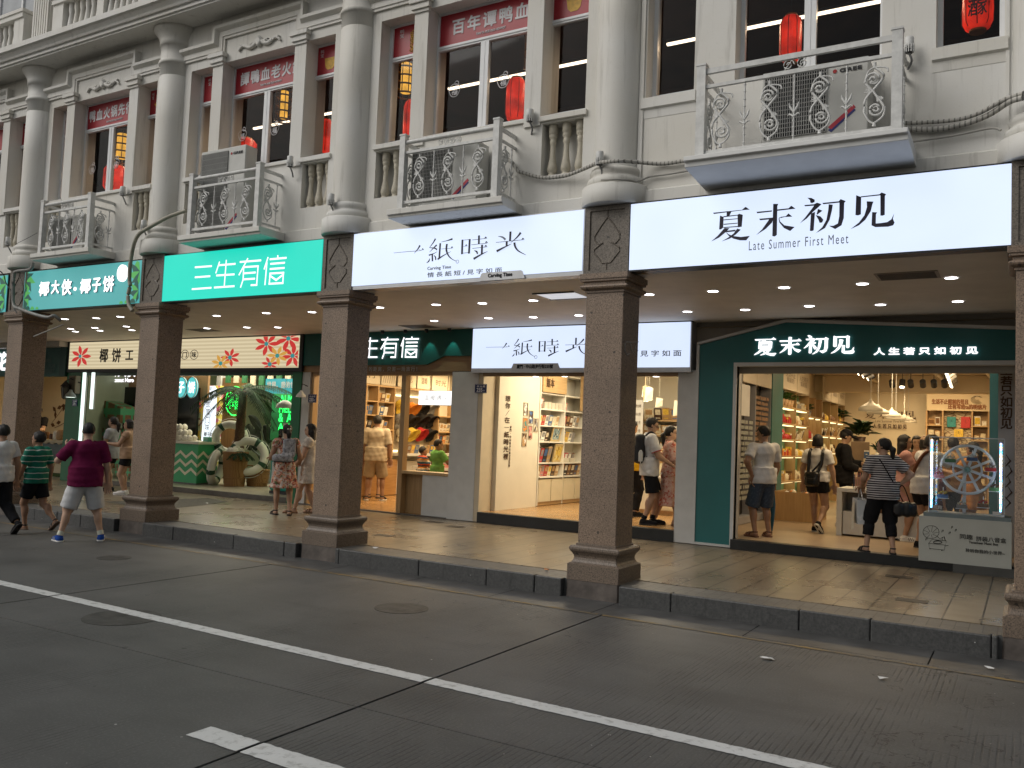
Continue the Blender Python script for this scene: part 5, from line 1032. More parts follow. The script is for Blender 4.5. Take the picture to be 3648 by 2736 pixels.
book((XW-.08,6.2,2.242),*RX,.14,.2,.02,'pink','pink book leaning beside the notebook stacks',GB);book((XW-.08,7.25,2.242),*RX,.14,.16,.02,'pink','pink book alone on the shelf under the glass vase',GB)
def plantpot(o,r,h,label,n=40,leaf=(.03,.10,.03),L=.14,pot='tan',up=.6,group='potted plants in the shops',name='potted_plant'):
    t=thing(name,label,'plant',o,group)
    MB().lathe([(r*.7,0),(r,h),(r*.92,h),(r*.85,h*.9)],o[0],o[1],16,cz=o[2]).build('pot',G(pot),t)
    mb=MB()
    for k in range(n):
        a=rnd.uniform(0,6.28);e=rnd.uniform(.1,1.4)*up+.1;ll=L*rnd.uniform(.6,1.2);d=Vector((math.cos(a)*math.cos(e),math.sin(a)*math.cos(e),math.sin(e)));b=Vector((o[0]+rnd.uniform(-r,r)*.8,o[1]+rnd.uniform(-r,r)*.8,o[2]+h+rnd.uniform(0,L*.7)));s=d.cross(Vector((0,0,1))).normalized()*ll*.22;dr=Vector((0,0,-ll*.25))
        mb.add([b,b+d*ll*.5+s,b+d*ll+dr,b+d*ll*.5-s],[(0,1,2,3)])
    mb.build('foliage',M('leaf%d'%int(leaf[1]*100),leaf,.5,.4,9),t);return t
one('glass_vase',MB().lathe([(.03,0),(.045,.04),(.04,.09),(.02,.12),(.022,.15)],XW-.12,7.28,14,cz=2.551),M('vase',(.3,.36,.2),.15),'small glass vase with a sprig on the top shelf of the white bookcase','vase')
# back of the paper shop
YB=9.2
bs=thing('back_shelf','oak and white shelf unit on the back wall of the paper shop','shelf',(-1.9,9.1,.38))
for z in (1.05,1.45,1.83,2.15): MB().box(-3.6,-.4,YB-.3,YB+.05,z-.03,z).build('shelf',oakx,bs)
for x in (-3.6,-2.55,-1.5,-.45): MB().box(x,x+.03,YB-.28,YB+.05,.4,2.12).build('upright',wsh,bs)
for z,h,n in ((2.15,.26,12),(1.83,.22,12),(1.45,.22,12)):
    shelf_books(YB-.2,-3.0,-.6,z,[rnd.choice(['tan','cream','tan','dark brown','cream','tan','white']) for _ in range(n)],h,'on the back shelf of the paper shop','books on the back shelf',FX,1.35)
c7=(2240,1300,.3736)
pn=thing('wall_panel','white panel with dark lines of writing behind the man in yellow','panel',(-2.4,7.7,2.1));a=on(c7,60,600,'y',8.2);b=on(c7,140,335,'y',8.2);MB().box(a[0]-.4,b[0],8.2,8.23,a[2]-.5,b[2]).build('board',trimw,pn)
for k in range(6): letter('writing','想你在時光裡',b[0]-.3,b[0]-.05,b[2]-.16-.17*k,b[2]-.09-.17*k,8.195,br,pn)
ct=thing('drawer_counter','white counter with three oak edged drawers in the paper shop','counter',(-1.5,6.7,.38))
MB().box(-2.3,-.75,6.5,7.3,.45,1.02).build('cabinet',cream2,ct);MB().box(-2.33,-.72,6.46,7.33,1.0205,1.06).build('worktop',trimw,ct);MB().box(-2.28,-.77,6.53,7.27,.372,.4495).build('plinth',oakx,ct)
for k in range(3):
    z=.47+.18*k;MB().box(-1.62,-1.1,6.482,6.4995,z,z+.165).build('drawer',M('drawer_cream',(.62,.54,.38),.4,.04),ct);MB().box(-1.42,-1.33,6.478,6.4815,z+.12,z+.15).build('drawer_pull',black,ct)
one('display_box',MB().box(-1.6,-1.2,6.6,6.85,1.061,1.25).box(-1.58,-1.22,6.62,6.83,1.2505,1.3),[M('clear_box',(.55,.5,.35),.25,.3,9)],'pale goods box on the drawer counter of the paper shop','box')
frame_pic((-1.35,6.62,1.30),*FX,.3,.26,[(.7,.68,.6),(.3,.3,.28)],'framed card in an oak frame leaning on the drawer counter',None,.3,fm=oakx)
for k in range(9): one('trinket',MB().sphere((-1.55+.07*k,6.52+.02*(k%2),1.075),.018,8),G(rnd.choice(['brown','red','dark brown'])),'small dark trinket in a row on the counter edge','trinket','row of trinkets on the counter')
papers=[(-2.35,6.6,2.62,.16,.3),(-1.98,7.0,2.7,.16,.26),(-1.72,6.9,2.5,.14,.17),(-1.33,6.8,2.45,.15,.28),(-1.1,7.2,2.3,.13,.26),(-2.2,7.4,2.75,.2,.2)]
for k,(x,y,z,w,h) in enumerate(papers):
    mb=MB().add([(x,y,z-h),(x+w*.9,y+.05,z-h+.03),(x+w,y+.03,z),(x+.02,y,z+.02)],[(0,1,2,3)]).tube([(x+w/2,y+.02,z),(x+w/2,y+.02,3.29)],.002,3)
    one('hanging_paper',mb,M('hanging_paper_white',(.66,.62,.5),.7),('first','second','third','fourth','fifth','sixth')[k]+' paper sheet from the left hanging over the paper shop counter','paper','paper sheets hanging in the paper shop')
def spot(x,y,z,d,label,group,m=black,r=.035,L=.13,lit_=True,e=0,col=warm,top=3.3):
    t=thing('track_spot',label,'spotlight',(x,y,z),group);d=Vector(d).normalized();p=Vector((x,y,z));MB().tube([p-d*L*.5,p+d*L*.48],r,14).build('lamp_head',m,t)
    if lit_: MB().tube([p+d*L*.485,p+d*(L*.5)],r*.86,14).build('lens',EM('spot_lens',(1,.85,.6),6),t)
    MB().tube([p-d*L*.2,Vector((x,y,top))],.008,5).build('stem',m,t)
    if e:
        l=bpy.data.lights.new('spot_light','SPOT');l.energy=e;l.spot_size=RAD(60);l.spot_blend=.7;l.color=col;o=bpy.data.objects.new('spot_light',l);C.objects.link(o);o.location=p+d*(L*.55);o.rotation_euler=(-d).to_track_quat('Z','Y').to_euler();o.parent=t;o.matrix_parent_inverse=BASE[t.name].inverted()
    return t
spot(-2.0,7.1,2.6,(.1,0,-1),'tubular pendant spot above the drawer counter','spotlights in the paper shop',M('brass_lamp',(.4,.32,.2),.4),.05,.3)
for k,(x,y) in enumerate(((-1.75,6.2),(-1.4,6.5),(-1.1,6.8))): spot(x,y,3.0,(.3,-.3,-1),nm[k]+' ceiling spot near the right edge of the paper shop','spotlights in the paper shop',trimw,.04,.14)
# ------------------------------------------------ hat shop
XH=-8.3;fx=lambda x:((0,0,0),(0,1,0),(0,0,1),(1,0,0))
hc=thing('wall_shelving','oak wall shelving with posters over it along the left wall of the hat shop','shelving',(-8.4,7.5,.22))
MB().box(-8.59,-8.58,5.9,10.5,.23,3.15).build('back_panel',cream2,hc)
for yv in (5.9,6.42,6.83,7.42,9.20,9.98): MB().box(-8.579,XH,yv-.02,yv+.02,1.06,2.68).build('upright',oak,hc)
for a,b in ((5.92,6.40),(6.44,6.81),(6.85,7.40)):
    for z in (1.43,1.72,2.04,2.35): MB().box(-8.579,XH,a,b,z-.025,z).build('shelf',oakx,hc)
for z in (1.43,1.72,2.11): MB().box(-8.579,XH,9.222,9.958,z-.025,z).build('shelf',oakx,hc)
MB().box(-8.579,XH+.005,5.9,10.5,2.6805,2.72).build('oak_rail',oakx,hc);MB().box(-8.579,XH+.06,5.9,7.55,.23,1.04).build('oak_cabinet',wood('orange_oak',(.36,.19,.07),(.47,.27,.11),3,'Y'),hc);MB().box(-8.579,XH+.03,7.56,9.9,.23,1.0).build('white_cabinet',trimw,hc)
MB().box(-8.579,XH+.2,7.45,9.9,1.12,1.18).build('ledge',trimw,hc)
for i,(a,b,s) in enumerate(((5.95,6.85,'旅行'),(6.9,7.42,''),(7.5,8.2,'遇见'),(8.25,8.8,'温暖'),(8.85,9.6,'时光'))):
    MB().box(XH-.01,XH+.006,a,b,2.73,3.14).build('poster',pages,hc)
    if s: letter('poster_print',s,a+.15,b-.15,2.85,3.0,-XH-.009,br,hc,0,0,1,False,fx(0))
mb=MB()
for k in range(6): mb.tube([(XH+.008,6.95+.08*k,2.78),(XH+.008,7.0+.07*k,2.95),(XH+.008,6.95+.08*k,3.1)],.005,4)
mb.build('poster_drawing',br,hc)
MB().box(-8.57,-8.55,7.46,9.16,1.27,2.5).build('hat_board',M('taupe_board',(.30,.24,.17),.6,.08),hc)
glow=EM('shelf_strip',(1,.86,.5),3.)
for y0,y1,z in ((7.46,9.1,1.205),(7.46,9.1,2.52)): MB().box(-8.56,-8.53,y0,y1,z,z+.03).build('light_strip',glow,hc)
def hat(y,z,col,label,r=.17,x=-8.42):
    t=thing('hat',label,'hat',(x,y,z),'bucket hats hanging on the wall');ax=Vector((.75,0,-.66)).normalized();mb=MB();u=Vector((0,1,0));w=ax.cross(u)
    pr=[(r*.42,-.115),(r*.52,-.11),(r*.58,-.06),(r*.62,-.01),(r*.64,0)]
    c=Vector((x,y,z));rs=lambda p:[[c+(-ax)*(-v)*1.+(u*math.cos(q)+w*math.sin(q))*rr*(1+.04*math.sin(3*q+y*9)) for q in np.linspace(0,2*math.pi,19)[:-1]] for rr,v in p]
    mb.rings(rs(pr));mb.build('crown',cloth('hat_'+col,PAL[col]),t)
    b=MB();b.rings(rs([(r*.645,0),(r*.82,.035),(r*1.0,.085),(r*.97,.088),(r*.8,.042),(r*.63,.008)]),0,True,False);b.build('brim',MATS['hat_'+col],t)
for y,z,c,l in ((7.81,2.29,'yellow','yellow bucket hat at the top left of the hat board'),(8.24,2.24,'orange','big orange hat beside the glowing sign'),(8.65,2.26,'black','black hat behind the lower edge of the glowing sign'),(9.03,2.30,'grey','charcoal hat at the top right under the sign'),(7.8,1.96,'grey','grey hat in the middle row at the left'),(8.26,1.97,'black','black hat in the middle row, second'),(8.69,1.99,'black','dark hat in the middle row, third'),(9.05,2.01,'black','black hat in the middle row at the right end'),(7.9,1.64,'cream','cream hat in the bottom row at the left'),(8.29,1.65,'yellow','pale yellow hat in the bottom row'),(8.64,1.66,'red','red bucket hat in the bottom row'),(9.02,1.66,'black','black bucket hat in the bottom row at the right end')): hat(y,z,c,l,.2 if c!='orange' else .23)
for a,b,z,cols,w in ((6.45,6.8,2.04,['tan','blue','cream'],'on the upper oak shelf of the hat shop'),(6.87,7.4,2.04,['cream','blue','white','tan'],'on the upper oak shelf, right part'),(6.87,7.4,2.35,['tan','brown','white','blue'],'on the top oak shelf by the ceiling'),(6.87,7.4,1.72,['white','cream','tan','grey'],'on the middle oak shelf by the man'),(6.45,6.8,1.72,['dark brown','black','tan'],'in the dark stand behind the man'),(9.25,9.95,1.72,['cream','white','white','cream','tan','white'],'on the white shelf above the boys'),(9.25,9.95,1.43,['red','dark brown','orange','cream','black','red'],'on the crowded shelf behind the boys'),(7.5,9.1,1.18,['yellow','red','brown','tan','blue','cream','grey','tan','blue','cream','white','red'],'on the lit ledge below the hats')):
    shelf_books(XH-.12 if z!=1.18 else XH+.1,a,b,z,cols,.2,w,'books in the hat shop')
tb=thing('display_table','white display table covered in small goods behind the boys','table',(-6.2,7.6,.22))
MB().box(-7.7,-5.0,7.4,8.3,.86,.92).build('table_top',trimw,tb);MB().box(-7.6,-5.1,7.45,8.2,.22,.859).build('table_body',M('table_brown',(.2,.12,.07),.5,.2),tb)
for k in range(26): x=-7.55+.1*k;one('souvenir',MB().box(x,x+.07,7.45,7.53,.921,.95+rnd.uniform(.01,.08)),G(rnd.choice(['dark brown','pink','black','white','red'])),'small souvenir in the front row of the display table','souvenir','souvenirs on the display table')
st=thing('stool','square wooden stool behind the shop window counter','stool',(-5.45,4.95,.22));MB().box(-5.68,-5.28,4.9,5.25,.80,.84).build('seat',wood('stool_wood',(.2,.1,.045),(.28,.15,.07),3,'X'),st,bevel=.006)
for x in (-5.66,-5.33):
    for y in (4.92,5.2): MB().tube([(x+(x+5.49)*.3,y+(y-5.06)*.2,.222),(x,y,.80)],.024,6).build('leg',MATS['stool_wood'],st)
MB().box(-5.68,-5.32,4.915,4.935,.42,.46).build('rung',MATS['stool_wood'],st)
# ------------------------------------------------ postcard shop: left wall
XS=.1
rk=thing('earring_rack','tall dark rack covered in rows of small earring cards left of the doorway','rack',(.0,7.2,.35))
rkd=M('rack_dark',(.03,.026,.024),.6,.2);rkf=M('rack_frame',(.3,.3,.33),.4,.06)
MB().box(-.12,-.1,6.24,8.2,.35,2.76).build('back_panel',rkd,rk);MB().box(-.099,XS,6.2,6.24,.34,3.3).build('upright',rkf,rk);MB().box(-.099,XS,7.12,7.15,.34,2.8).build('upright',rkf,rk);MB().box(-.099,XS,8.2,8.23,.34,3.3).build('upright',rkf,rk);MB().box(-.099,XS,6.241,8.199,.34,.46).build('base',rkf,rk)
ec=[M('ear_card',(.42,.44,.40),.5,.2,30),M('ear_card_warm',(.36,.21,.12),.5,.4,30)]
for k in range(20):
    z=.75+.094*k
    for a,b,m in ((6.28,7.10,0),(7.18,8.16,1)):
        if m==0 and k>14: continue
        mb=MB();y=a
        while y<b-.03:
            w=rnd.uniform(.018,.035)
            if rnd.random()<.86: mb.box(XS-.03,XS-.027,y,y+w*.8,z,z+.06)
            y+=w+.012
        mb.build('card_row',ec[m],rk);MB().tube([(XS-.028,a,z+.066),(XS-.028,b,z+.066)],.004,4).build('hook_rail',rkd,rk)
MB().box(XS-.02,XS-.01,6.26,6.78,2.2,2.74).build('notice',M('notice_paper',(.55,.55,.55),.6,.05),rk)
for a,b in ((6.25,7.13),(7.14,8.19)):
    MB().box(XS-.02,XS+.012,a,b,2.78,3.4).build('poster_board',M('poster_white',(.56,.50,.40),.55,.04),rk)
    letter('poster_print','人生若只\n如初见',a+.2,b-.2,3.02,3.2,-XS-.016,M('poster_ink',(.16,.12,.09),.6),rk,0,0,1,False,fx(0))
MB().box(-.13,XS+.02,8.235,9.08,.34,3.44).build('teal_pier',M('teal_pier',(.03,.14,.14),.45,.05),bld)
lm=M('mint_back',(.16,.30,.18),.55,.05)
def unit(y0,y1,zs,n,label,posters,back=lm):
    t=thing('shelf_unit',label,'shelf',(XS,(y0+y1)/2,.35),'shelf units along the left wall');MB().box(-.135,-.12,y0,y1,.35,2.84).build('back_panel',back,t);dy=(y1-y0)/n
    for k in range(n+1): MB().box(-.119,XS,y0+dy*k-.015,y0+dy*k+.015,.35,2.84).build('upright',oak,t)
    for z in zs:
        for k in range(n):
            MB().box(-.119,XS+.02,y0+dy*k+.016,y0+dy*(k+1)-.016,z-.035,z).build('shelf',oakx,t);MB().box(-.05,XS-.03,y0+dy*k+.05,y0+dy*(k+1)-.05,z-.05,z-.0355).build('light_strip',EM('shelf_strip2',(1,.85,.45),2.2),t)
    for k in range(n):
        if posters: MB().box(XS-.01,XS+.012,y0+dy*k+.02,y0+dy*(k+1)-.02,2.85,3.4).build('poster_board',MATS['poster_white'],t);letter('poster_print',('生活不止\n眼前的','人生若只\n如初见','还有写给\n的明信片')[k%3],y0+dy*k+.2,y0+dy*(k+1)-.2,3.0,3.22,-XS-.016,MATS['poster_ink'],t,0,0,1,False,fx(0))
    return t
unit(9.1,11.58,(1.0,1.51,1.85,2.17,2.51),2,'mint backed shelf unit with lit shelves beside the teal pier',True);unit(11.6,13.05,(.9,1.4,1.9,2.4),2,'oak box shelf unit in the middle of the left wall',False,oak);unit(13.08,16.1,(1.1,1.6,2.0,2.38),3,'mint shelf unit at the far end of the left wall',True)
def goods(x,y0,y1,z,kinds,where,ori=RX,grp='goods on the lit shelves'):
    y=y0
    while y<y1-.08:
        kd,col=rnd.choice(kinds);w=rnd.uniform(.09,.16)
        o=(x,y+w/2,z) if ori is RX else (y+w/2,x,z);h=rnd.uniform(.1,.2)
        if kd=='jar': mb=MB().lathe([(w*.38,0),(w*.42,h*.1),(w*.42,h*.75),(w*.28,h*.85),(w*.28,h),(w*.1,h)],o[0],o[1],12,cz=z+.001);n='jar'
        elif kd=='box': mb=MB().box(-w*.42,w*.42,-.05,.05,.001,h).box(-w*.44,w*.44,-.052,.052,h*.75,h+.004,1);orient(mb,o,*ori);n='gift_box'
        elif kd=='plate': mb=MB().lathe([(.02,0),(w*.5,.012),(w*.62,.03),(w*.5,.02)],0,0,16);mb.v=[(o[0]+v[2]*1.,o[1]+v[0],z+w*.62+v[1]) for v in mb.v];n='plate'
        else: mb=MB().box(-w*.45,w*.45,0,.008,.001,h*1.2).box(-w*.38,w*.38,-.001,-.0002,h*.2,h*1.05,1);tilt(mb,-.25);orient(mb,o,*ori);n='postcard'
        one(n,mb,[G(col),G(rnd.choice(['cream','white','yellow','brown']))],f'{col} {n.replace("_"," ")} {where}',n.replace('_',' '),grp);y+=w+.015
goods(.0,9.15,9.75,2.17,[('plate','red'),('plate','yellow'),('plate','blue')],'in the row on the second shelf');goods(-.02,9.15,9.8,2.33,[('box','red')],'above the plates on the second shelf') if False else None
goods(.0,9.75,10.25,2.17,[('box','red')],'beside the plates');goods(.0,9.15,10.25,1.85,[('box','red'),('jar','red')],'on the third shelf of the mint unit');goods(.0,9.15,10.2,1.51,[('box','red'),('box','orange'),('jar','red')],'on the fourth shelf of the mint unit')
goods(.0,10.4,11.5,2.51,[('box','grey'),('box','cream')],'on the top right shelf of the mint unit');goods(.0,10.4,11.5,2.17,[('jar','cream'),('jar','tan'),('box','brown')],'on the second right shelf of the mint unit');goods(.0,10.4,11.5,1.85,[('postcard','cream'),('postcard','white')],'on the third right shelf of the mint unit');goods(.0,10.4,11.5,1.51,[('jar','yellow'),('jar','cream')],'on the fourth right shelf of the mint unit');goods(.0,9.2,11.5,1.0,[('jar','cream'),('box','tan'),('jar','brown')],'on the lowest shelf of the mint unit')
goods(.0,11.7,12.3,1.9,[('jar','white'),('jar','red')],'on the oak box shelves');goods(.0,11.7,12.3,1.4,[('box','black'),('jar','brown')],'on the lower oak box shelves');goods(.0,12.4,13.,1.4,[('jar','brown')],'on the lower right oak box shelf')
for z,k in ((2.38,[('jar','brown'),('jar','yellow'),('postcard','white')]),(2.0,[('postcard','white'),('box','black'),('postcard','cream')]),(1.6,[('box','dark brown'),('jar','cream')]),(1.1,[('box','yellow'),('jar','tan')])): goods(.0,13.15,16.0,z,k,'on the far shelf unit')
for k in range(4): plantpot((.02,9.25+.27*k,2.515),.1,.14,nm[k]+' trailing pot plant on the top shelf of the mint unit',34,(.04,.13,.02),.15,'tan',.5)
plantpot((.0,11.9,2.405),.1,.12,'dark leaved plant in the oak box shelf',40,(.015,.06,.015),.2,'grey');plantpot((.0,15.9,2.385),.1,.12,'spiky plant at the far end of the left shelves',30,(.06,.06,.02),.3,'tan')
# low oak bins, display table, cash desk
bn=thing('display_bin','low oak bin full of dolls by the left shelves','bin',(.7,8.2,.33));MB().box(.22,.24,7.75,9.1,.331,.86).box(.96,.98,8.0,9.1,.331,.86).box(.2401,.9599,8.0,8.02,.331,.86).box(.24,.96,8.03,9.08,.6,.62).build('bin_panel',oak,bn)
for k in range(16): one('soft_toy',MB().sphere((rnd.uniform(.32,.88),rnd.uniform(8.1,9),.70),.075,10).sphere((rnd.uniform(.32,.88),rnd.uniform(8.1,9),.82),.05,8),G(rnd.choice(['cream','brown','tan','white','orange'])),'small plush toy heaped in the low oak bin','soft toy','soft toys in the oak bin')
tb=thing('display_table','white L shaped display table with an open lower shelf','table',(2.3,6.4,.33))
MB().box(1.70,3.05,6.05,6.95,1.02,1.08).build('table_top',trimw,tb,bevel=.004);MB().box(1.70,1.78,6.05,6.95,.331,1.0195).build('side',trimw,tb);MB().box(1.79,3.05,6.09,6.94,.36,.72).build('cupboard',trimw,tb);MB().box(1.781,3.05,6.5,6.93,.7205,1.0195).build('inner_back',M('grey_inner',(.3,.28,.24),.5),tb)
for k in range(5): one('plush_bag',MB().box(1.95+.18*k,2.1+.18*k,6.15,6.4,.722,.80).sphere((2.02+.18*k,6.28,.82),.06,8),G(rnd.choice(['grey','white','brown'])),'small bagged toy on the lower shelf of the white table','bagged toy','bagged toys in the white table')
pb=thing('pencil_box','clear box of pink straws on the white display table','box',(2.05,6.3,1.08))
MB().box(1.93,2.2,6.15,6.35,1.081,1.09).build('base',trimw,pb)
mb=MB()
for k in range(14): mb.tube([(1.95+.018*k,6.2+.1*(k%2),1.0905),(1.95+.018*k,6.2+.1*(k%2),1.33)],.006,5)
mb.build('straw',G('pink'),pb);MB().box(1.925,1.93,6.145,6.355,1.081,1.3).box(2.2,2.205,6.145,6.355,1.081,1.3).box(1.9301,2.1999,6.145,6.15,1.081,1.3).build('clear_side',clear_m,pb)
db=thing('diorama_box','boxed toy island scene with a green and red card on the white table','toy',(2.45,6.3,1.08));MB().box(2.25,2.72,6.12,6.45,1.081,1.2).build('base_box',G('red'),db);MB().box(2.25,2.72,6.42,6.45,1.201,1.5).build('back_card',blotch('card_scene',(.08,.35,.3),[(.55,.45,.1),(.1,.3,.1)],8),db);MB().sphere((2.4,6.3,1.24),.06,8).sphere((2.55,6.28,1.23),.05,8).build('toy_scene',G('orange'),db)
MB().sphere((2.36,6.118,1.14),.07,10).build
dk=thing('cash_desk','oak cash desk with a monitor turned to the staff','desk',(2.2,10.4,.33));MB().box(1.2,3.0,10.2,10.9,.331,1.1).build('desk_body',oak,dk);MB().box(1.15,3.05,10.15,10.95,1.1005,1.14).build('desk_top',oakx,dk)
c1=(2620,1290,.2411);a=on(c1,1700,1400,'y',10.2);b=on(c1,1980,1180,'y',10.2)
mo=thing('monitor','back of a brown cash desk monitor under a leafy plant','monitor',((a[0]+b[0])/2,10.2,1.14));MB().box(a[0],b[0],10.2,10.25,1.3,b[2]).build('screen_back',M('monitor_back',(.2,.14,.09),.5),mo,bevel=.01);MB().box((a[0]+b[0])/2-.04,(a[0]+b[0])/2+.04,10.22,10.26,1.141,1.32).build('stand',black,mo)
a=on(c1,1900,1390,'y',10.);b=on(c1,1975,1305,'y',10.);qs=thing('code_stand','blue and white payment stand on the cash desk','stand',((a[0]+b[0])/2,10,a[2]));MB().box(a[0],b[0],10.,10.03,a[2]-.05,b[2]).build('stand_plate',G('blue'),qs);MB().box(a[0],b[0],9.995,9.9995,b[2]-.03,b[2]).box(a[0]+.03,b[0]-.03,9.995,9.9995,a[2]+.03,b[2]-.07).build('stand_print',G('white'),qs)
q=on(c1,1830,1160,'y',10.5);plantpot((q[0],10.5,q[2]-.12),.13,.2,'bushy dark plant behind the cash desk monitor',80,(.02,.05,.018),.34,'dark brown',.55)
for k in range(3): one('drawer_box',MB().box(1.62,1.84,9.2,9.4,1.15+.13*k,1.27+.13*k).box(1.65,1.81,9.19,9.1995,1.17+.13*k,1.25+.13*k,1),[G('cream'),G('brown')],('lowest','middle','topmost')[k]+' of the stacked cream drawer boxes by the man in the cap','box','stacked cream drawer boxes')
# back wall of the postcard shop
c2=(3050,1290,.2486);YP=16.34
a=on(c2,120,810,'y',YP);b=on(c2,860,695,'y',YP);w=thing('wall_lettering','dark wall characters and English line behind the pendant lamps','lettering',((a[0]+b[0])/2,YP,a[2]))
mb=MB()
for ch in BIG:
    for k,p in enumerate(ch): poly_on(mb,[(a[0]+(u-bx0)/(bx1-bx0)*(b[0]-a[0]),a[2]+(v-bz0)/(bz1-bz0)*(b[2]-a[2])) for u,v in p],YP-.01-.0005*k)
mb.build('lettering',br,w)
p=on(c2,275,860,'y',YP);q=on(c2,730,835,'y',YP);letter('english_line','Late Summer First Meet',p[0],q[0],p[2],q[2],YP-.01,br,w);p=on(c2,240,945,'y',YP);q=on(c2,725,895,'y',YP);letter('small_line','人生若只如初见',p[0],q[0],p[2],q[2],YP-.01,br,w,.004,0,1.5)
p=on(c2,1010,690,'y',15.9);q=on(c2,1890,460,'y',15.9);pc=thing('postcard_cabinet','oak postcard cabinet with a lettered header on the back wall','cabinet',((p[0]+q[0])/2,15.9,.35))
MB().box(p[0],q[0]+.3,16.2,16.22,.35,q[2]).build('back_panel',oak,pc);MB().box(p[0],q[0]+.3,15.9,15.93,p[2],q[2]).build('header',M('header_cream',(.55,.44,.28),.5,.04),pc)
hm=M('header_ink',(.2,.07,.02),.5)
for s,(a0,a1,b0,b1) in (('生活不止眼前的苟且',(1085,1610,535,600)),('还有写给ta的明信片',(1315,1865,610,670))): u=on(c2,a0,b1,'y',15.89);v=on(c2,a1,b0,'y',15.89);letter('header_lettering',s,u[0],v[0],u[2],v[2],15.89,hm,pc,.006)
u=on(c2,1730,540,'y',15.89);mb=MB()
for k in range(5): mb.tube([(u[0]+(.13-.02*k)*math.cos(t),15.885,u[2]+(.10-.012*k)*math.sin(t)+.01*k) for t in np.linspace(.5,5.6,16)],.004,4)
mb.build('header_drawing',M('sketch_grey',(.25,.2,.14),.6),pc)
W4=q[0]-p[0];cols=[p[0],p[0]+W4*.27,p[0]+W4*.75,q[0]+.02]
for x in cols: MB().box(x-.02,x+.02,15.9,16.19,.35,p[2]-.001).build('upright',oak,pc)
zs=[p[2]-.36*k for k in range(1,7)]
for z in zs:
    for x0_,x1_ in ((cols[0],cols[1]),(cols[2],cols[3])):
        MB().box(x0_+.021,x1_-.021,15.9,16.19,z-.03,z).build('shelf',oakx,pc);goods(15.98,x0_+.04,x1_-.03,z,[('postcard','cream'),('postcard','white'),('postcard','tan'),('postcard','grey')],'in the cabinet on the back wall',FX,'postcards in the cabinet')
stn,stt,stp=_new('stone_cards');co=_coord(stt);v=_n(stt,'ShaderNodeTexVoronoi',Scale=7.);v.feature='DISTANCE_TO_EDGE';stt.links.new(_coord(stt,(1,1,2.2)),v.inputs['Vector']);stt.links.new(_mix(stt,_ramp(stt,v.outputs['Distance'],.02,.12),(.12,.06,.025),(.55,.46,.3)),stp.inputs['Base Color'])
MB().box(cols[1]+.021,cols[2]-.021,16.1,16.19,.4,p[2]-.01).build('layered_paper_panel',stn,pc)
for s,(a0,a1,b0,b1),cn in (('green post bag on the layered paper panel',(1300,1430,785,930),'teal'),('red post bag on the layered paper panel',(1500,1640,785,945),'red'),('yellow green post bag below the other two',(1400,1535,965,1090),'yellow')):
    u=on(c2,a0,b1,'y',16.0);v=on(c2,a1,b0,'y',16.0);t=thing('post_bag',s,'bag',((u[0]+v[0])/2,16,u[2]),'post bags on the paper panel');MB().box(u[0],v[0],16.,16.06,u[2],v[2]).build('bag',G(cn),t,bevel=.01)
    letter('lettering','POSTES',u[0]+.12,v[0]-.12,(u[2]+v[2])/2,(u[2]+v[2])/2+.06,15.993,black,t)
# pendant lamps
lamp_w=M('pendant_white',(.72,.68,.58),.35,.03)
for k,(a,zt,zb,wd,y) in enumerate(((210,525,705,142,8.6),(315,600,745,130,9.6),(512,650,790,112,10.6),(570,700,820,112,11.2),(690,735,835,105,12.2),(748,760,868,95,13.2))):
    u=on(c2,a,zt,'y',y);v=on(c2,a,zb,'y',y);r=wd*.2486*(y-CY)*1.1/3097;h=u[2]-v[2];t=thing('pendant_lamp',nm[k]+' white onion shaped pendant lamp from the left','lamp',(u[0],y,v[2]),'white pendant lamps')
    MB().lathe([(r*.93,.0),(r,h*.12),(r*.92,h*.3),(r*.6,h*.5),(r*.3,h*.66),(r*.14,h*.82),(r*.07,h)],u[0],y,26,cz=v[2],caps=False).build('shade',lamp_w,t);MB().tube([(u[0],y,u[2]),(u[0],y,3.44)],.006,5).build('cord',trimw,t);MB().sphere((u[0],y,v[2]+h*.3),.04,8).build('bulb',EM('bulb_warm',(1,.8,.5),3),t)
# track spots and ducts
for k,a in enumerate((515,660,782,957,1115,1265)):
    u=on(c2,a,310,'y',11.5);spot(u[0],11.5,u[2],(0,.9,-.6) if k!=1 else (0,-.5,-1),nm[k]+' black spot of the long track across the postcard shop','black track spots',black,.06,.17,True,34 if k in (0,2,4,5) else 0,(1,.7,.36),3.44)
for k in range(6):
    u=on(c2,1330+14*k,95+45*k,'y',8.5+.9*k);spot(u[0],8.5+.9*k,u[2],(-.6,-.5,-.6),nm[k]+' bright spot of the receding track at the right','bright track spots',trimw,.05,.16,True,0,warm,3.44)
for k in range(4):
    u=on(c1,1790+70*k,110+40*k,'y',9+.6*k);spot(u[0],9+.6*k,u[2],(-.8,-.3,-.5),nm[k]+' black spot of the receding track at the left','black spots on the left track',black,.045,.14,True,0,warm,3.44)
u=on(c2,400,180,'y',11.5);v=on(c2,1340,190,'y',11.5);one('lamp_track',MB().box(u[0],v[0],11.47,11.53,u[2]+.02,u[2]+.06),M('track_brown',(.12,.06,.02),.5),'long dark lamp track across the postcard shop ceiling','track')
for k,(x,z) in enumerate(((1.2,3.3),(2.6,3.34),(3.6,3.28))): one('pipe',MB().tube([(x,5,z),(x+.1,16,z)],.045,10),cream,('left','middle','right')[k]+' cream pipe under the postcard shop ceiling','pipe','cream ceiling pipes')
one('ceiling_beam',MB().box(-.13,5.5,13.3,13.7,3.05,3.44),cream,'deep cream beam across the postcard shop ceiling','beam')
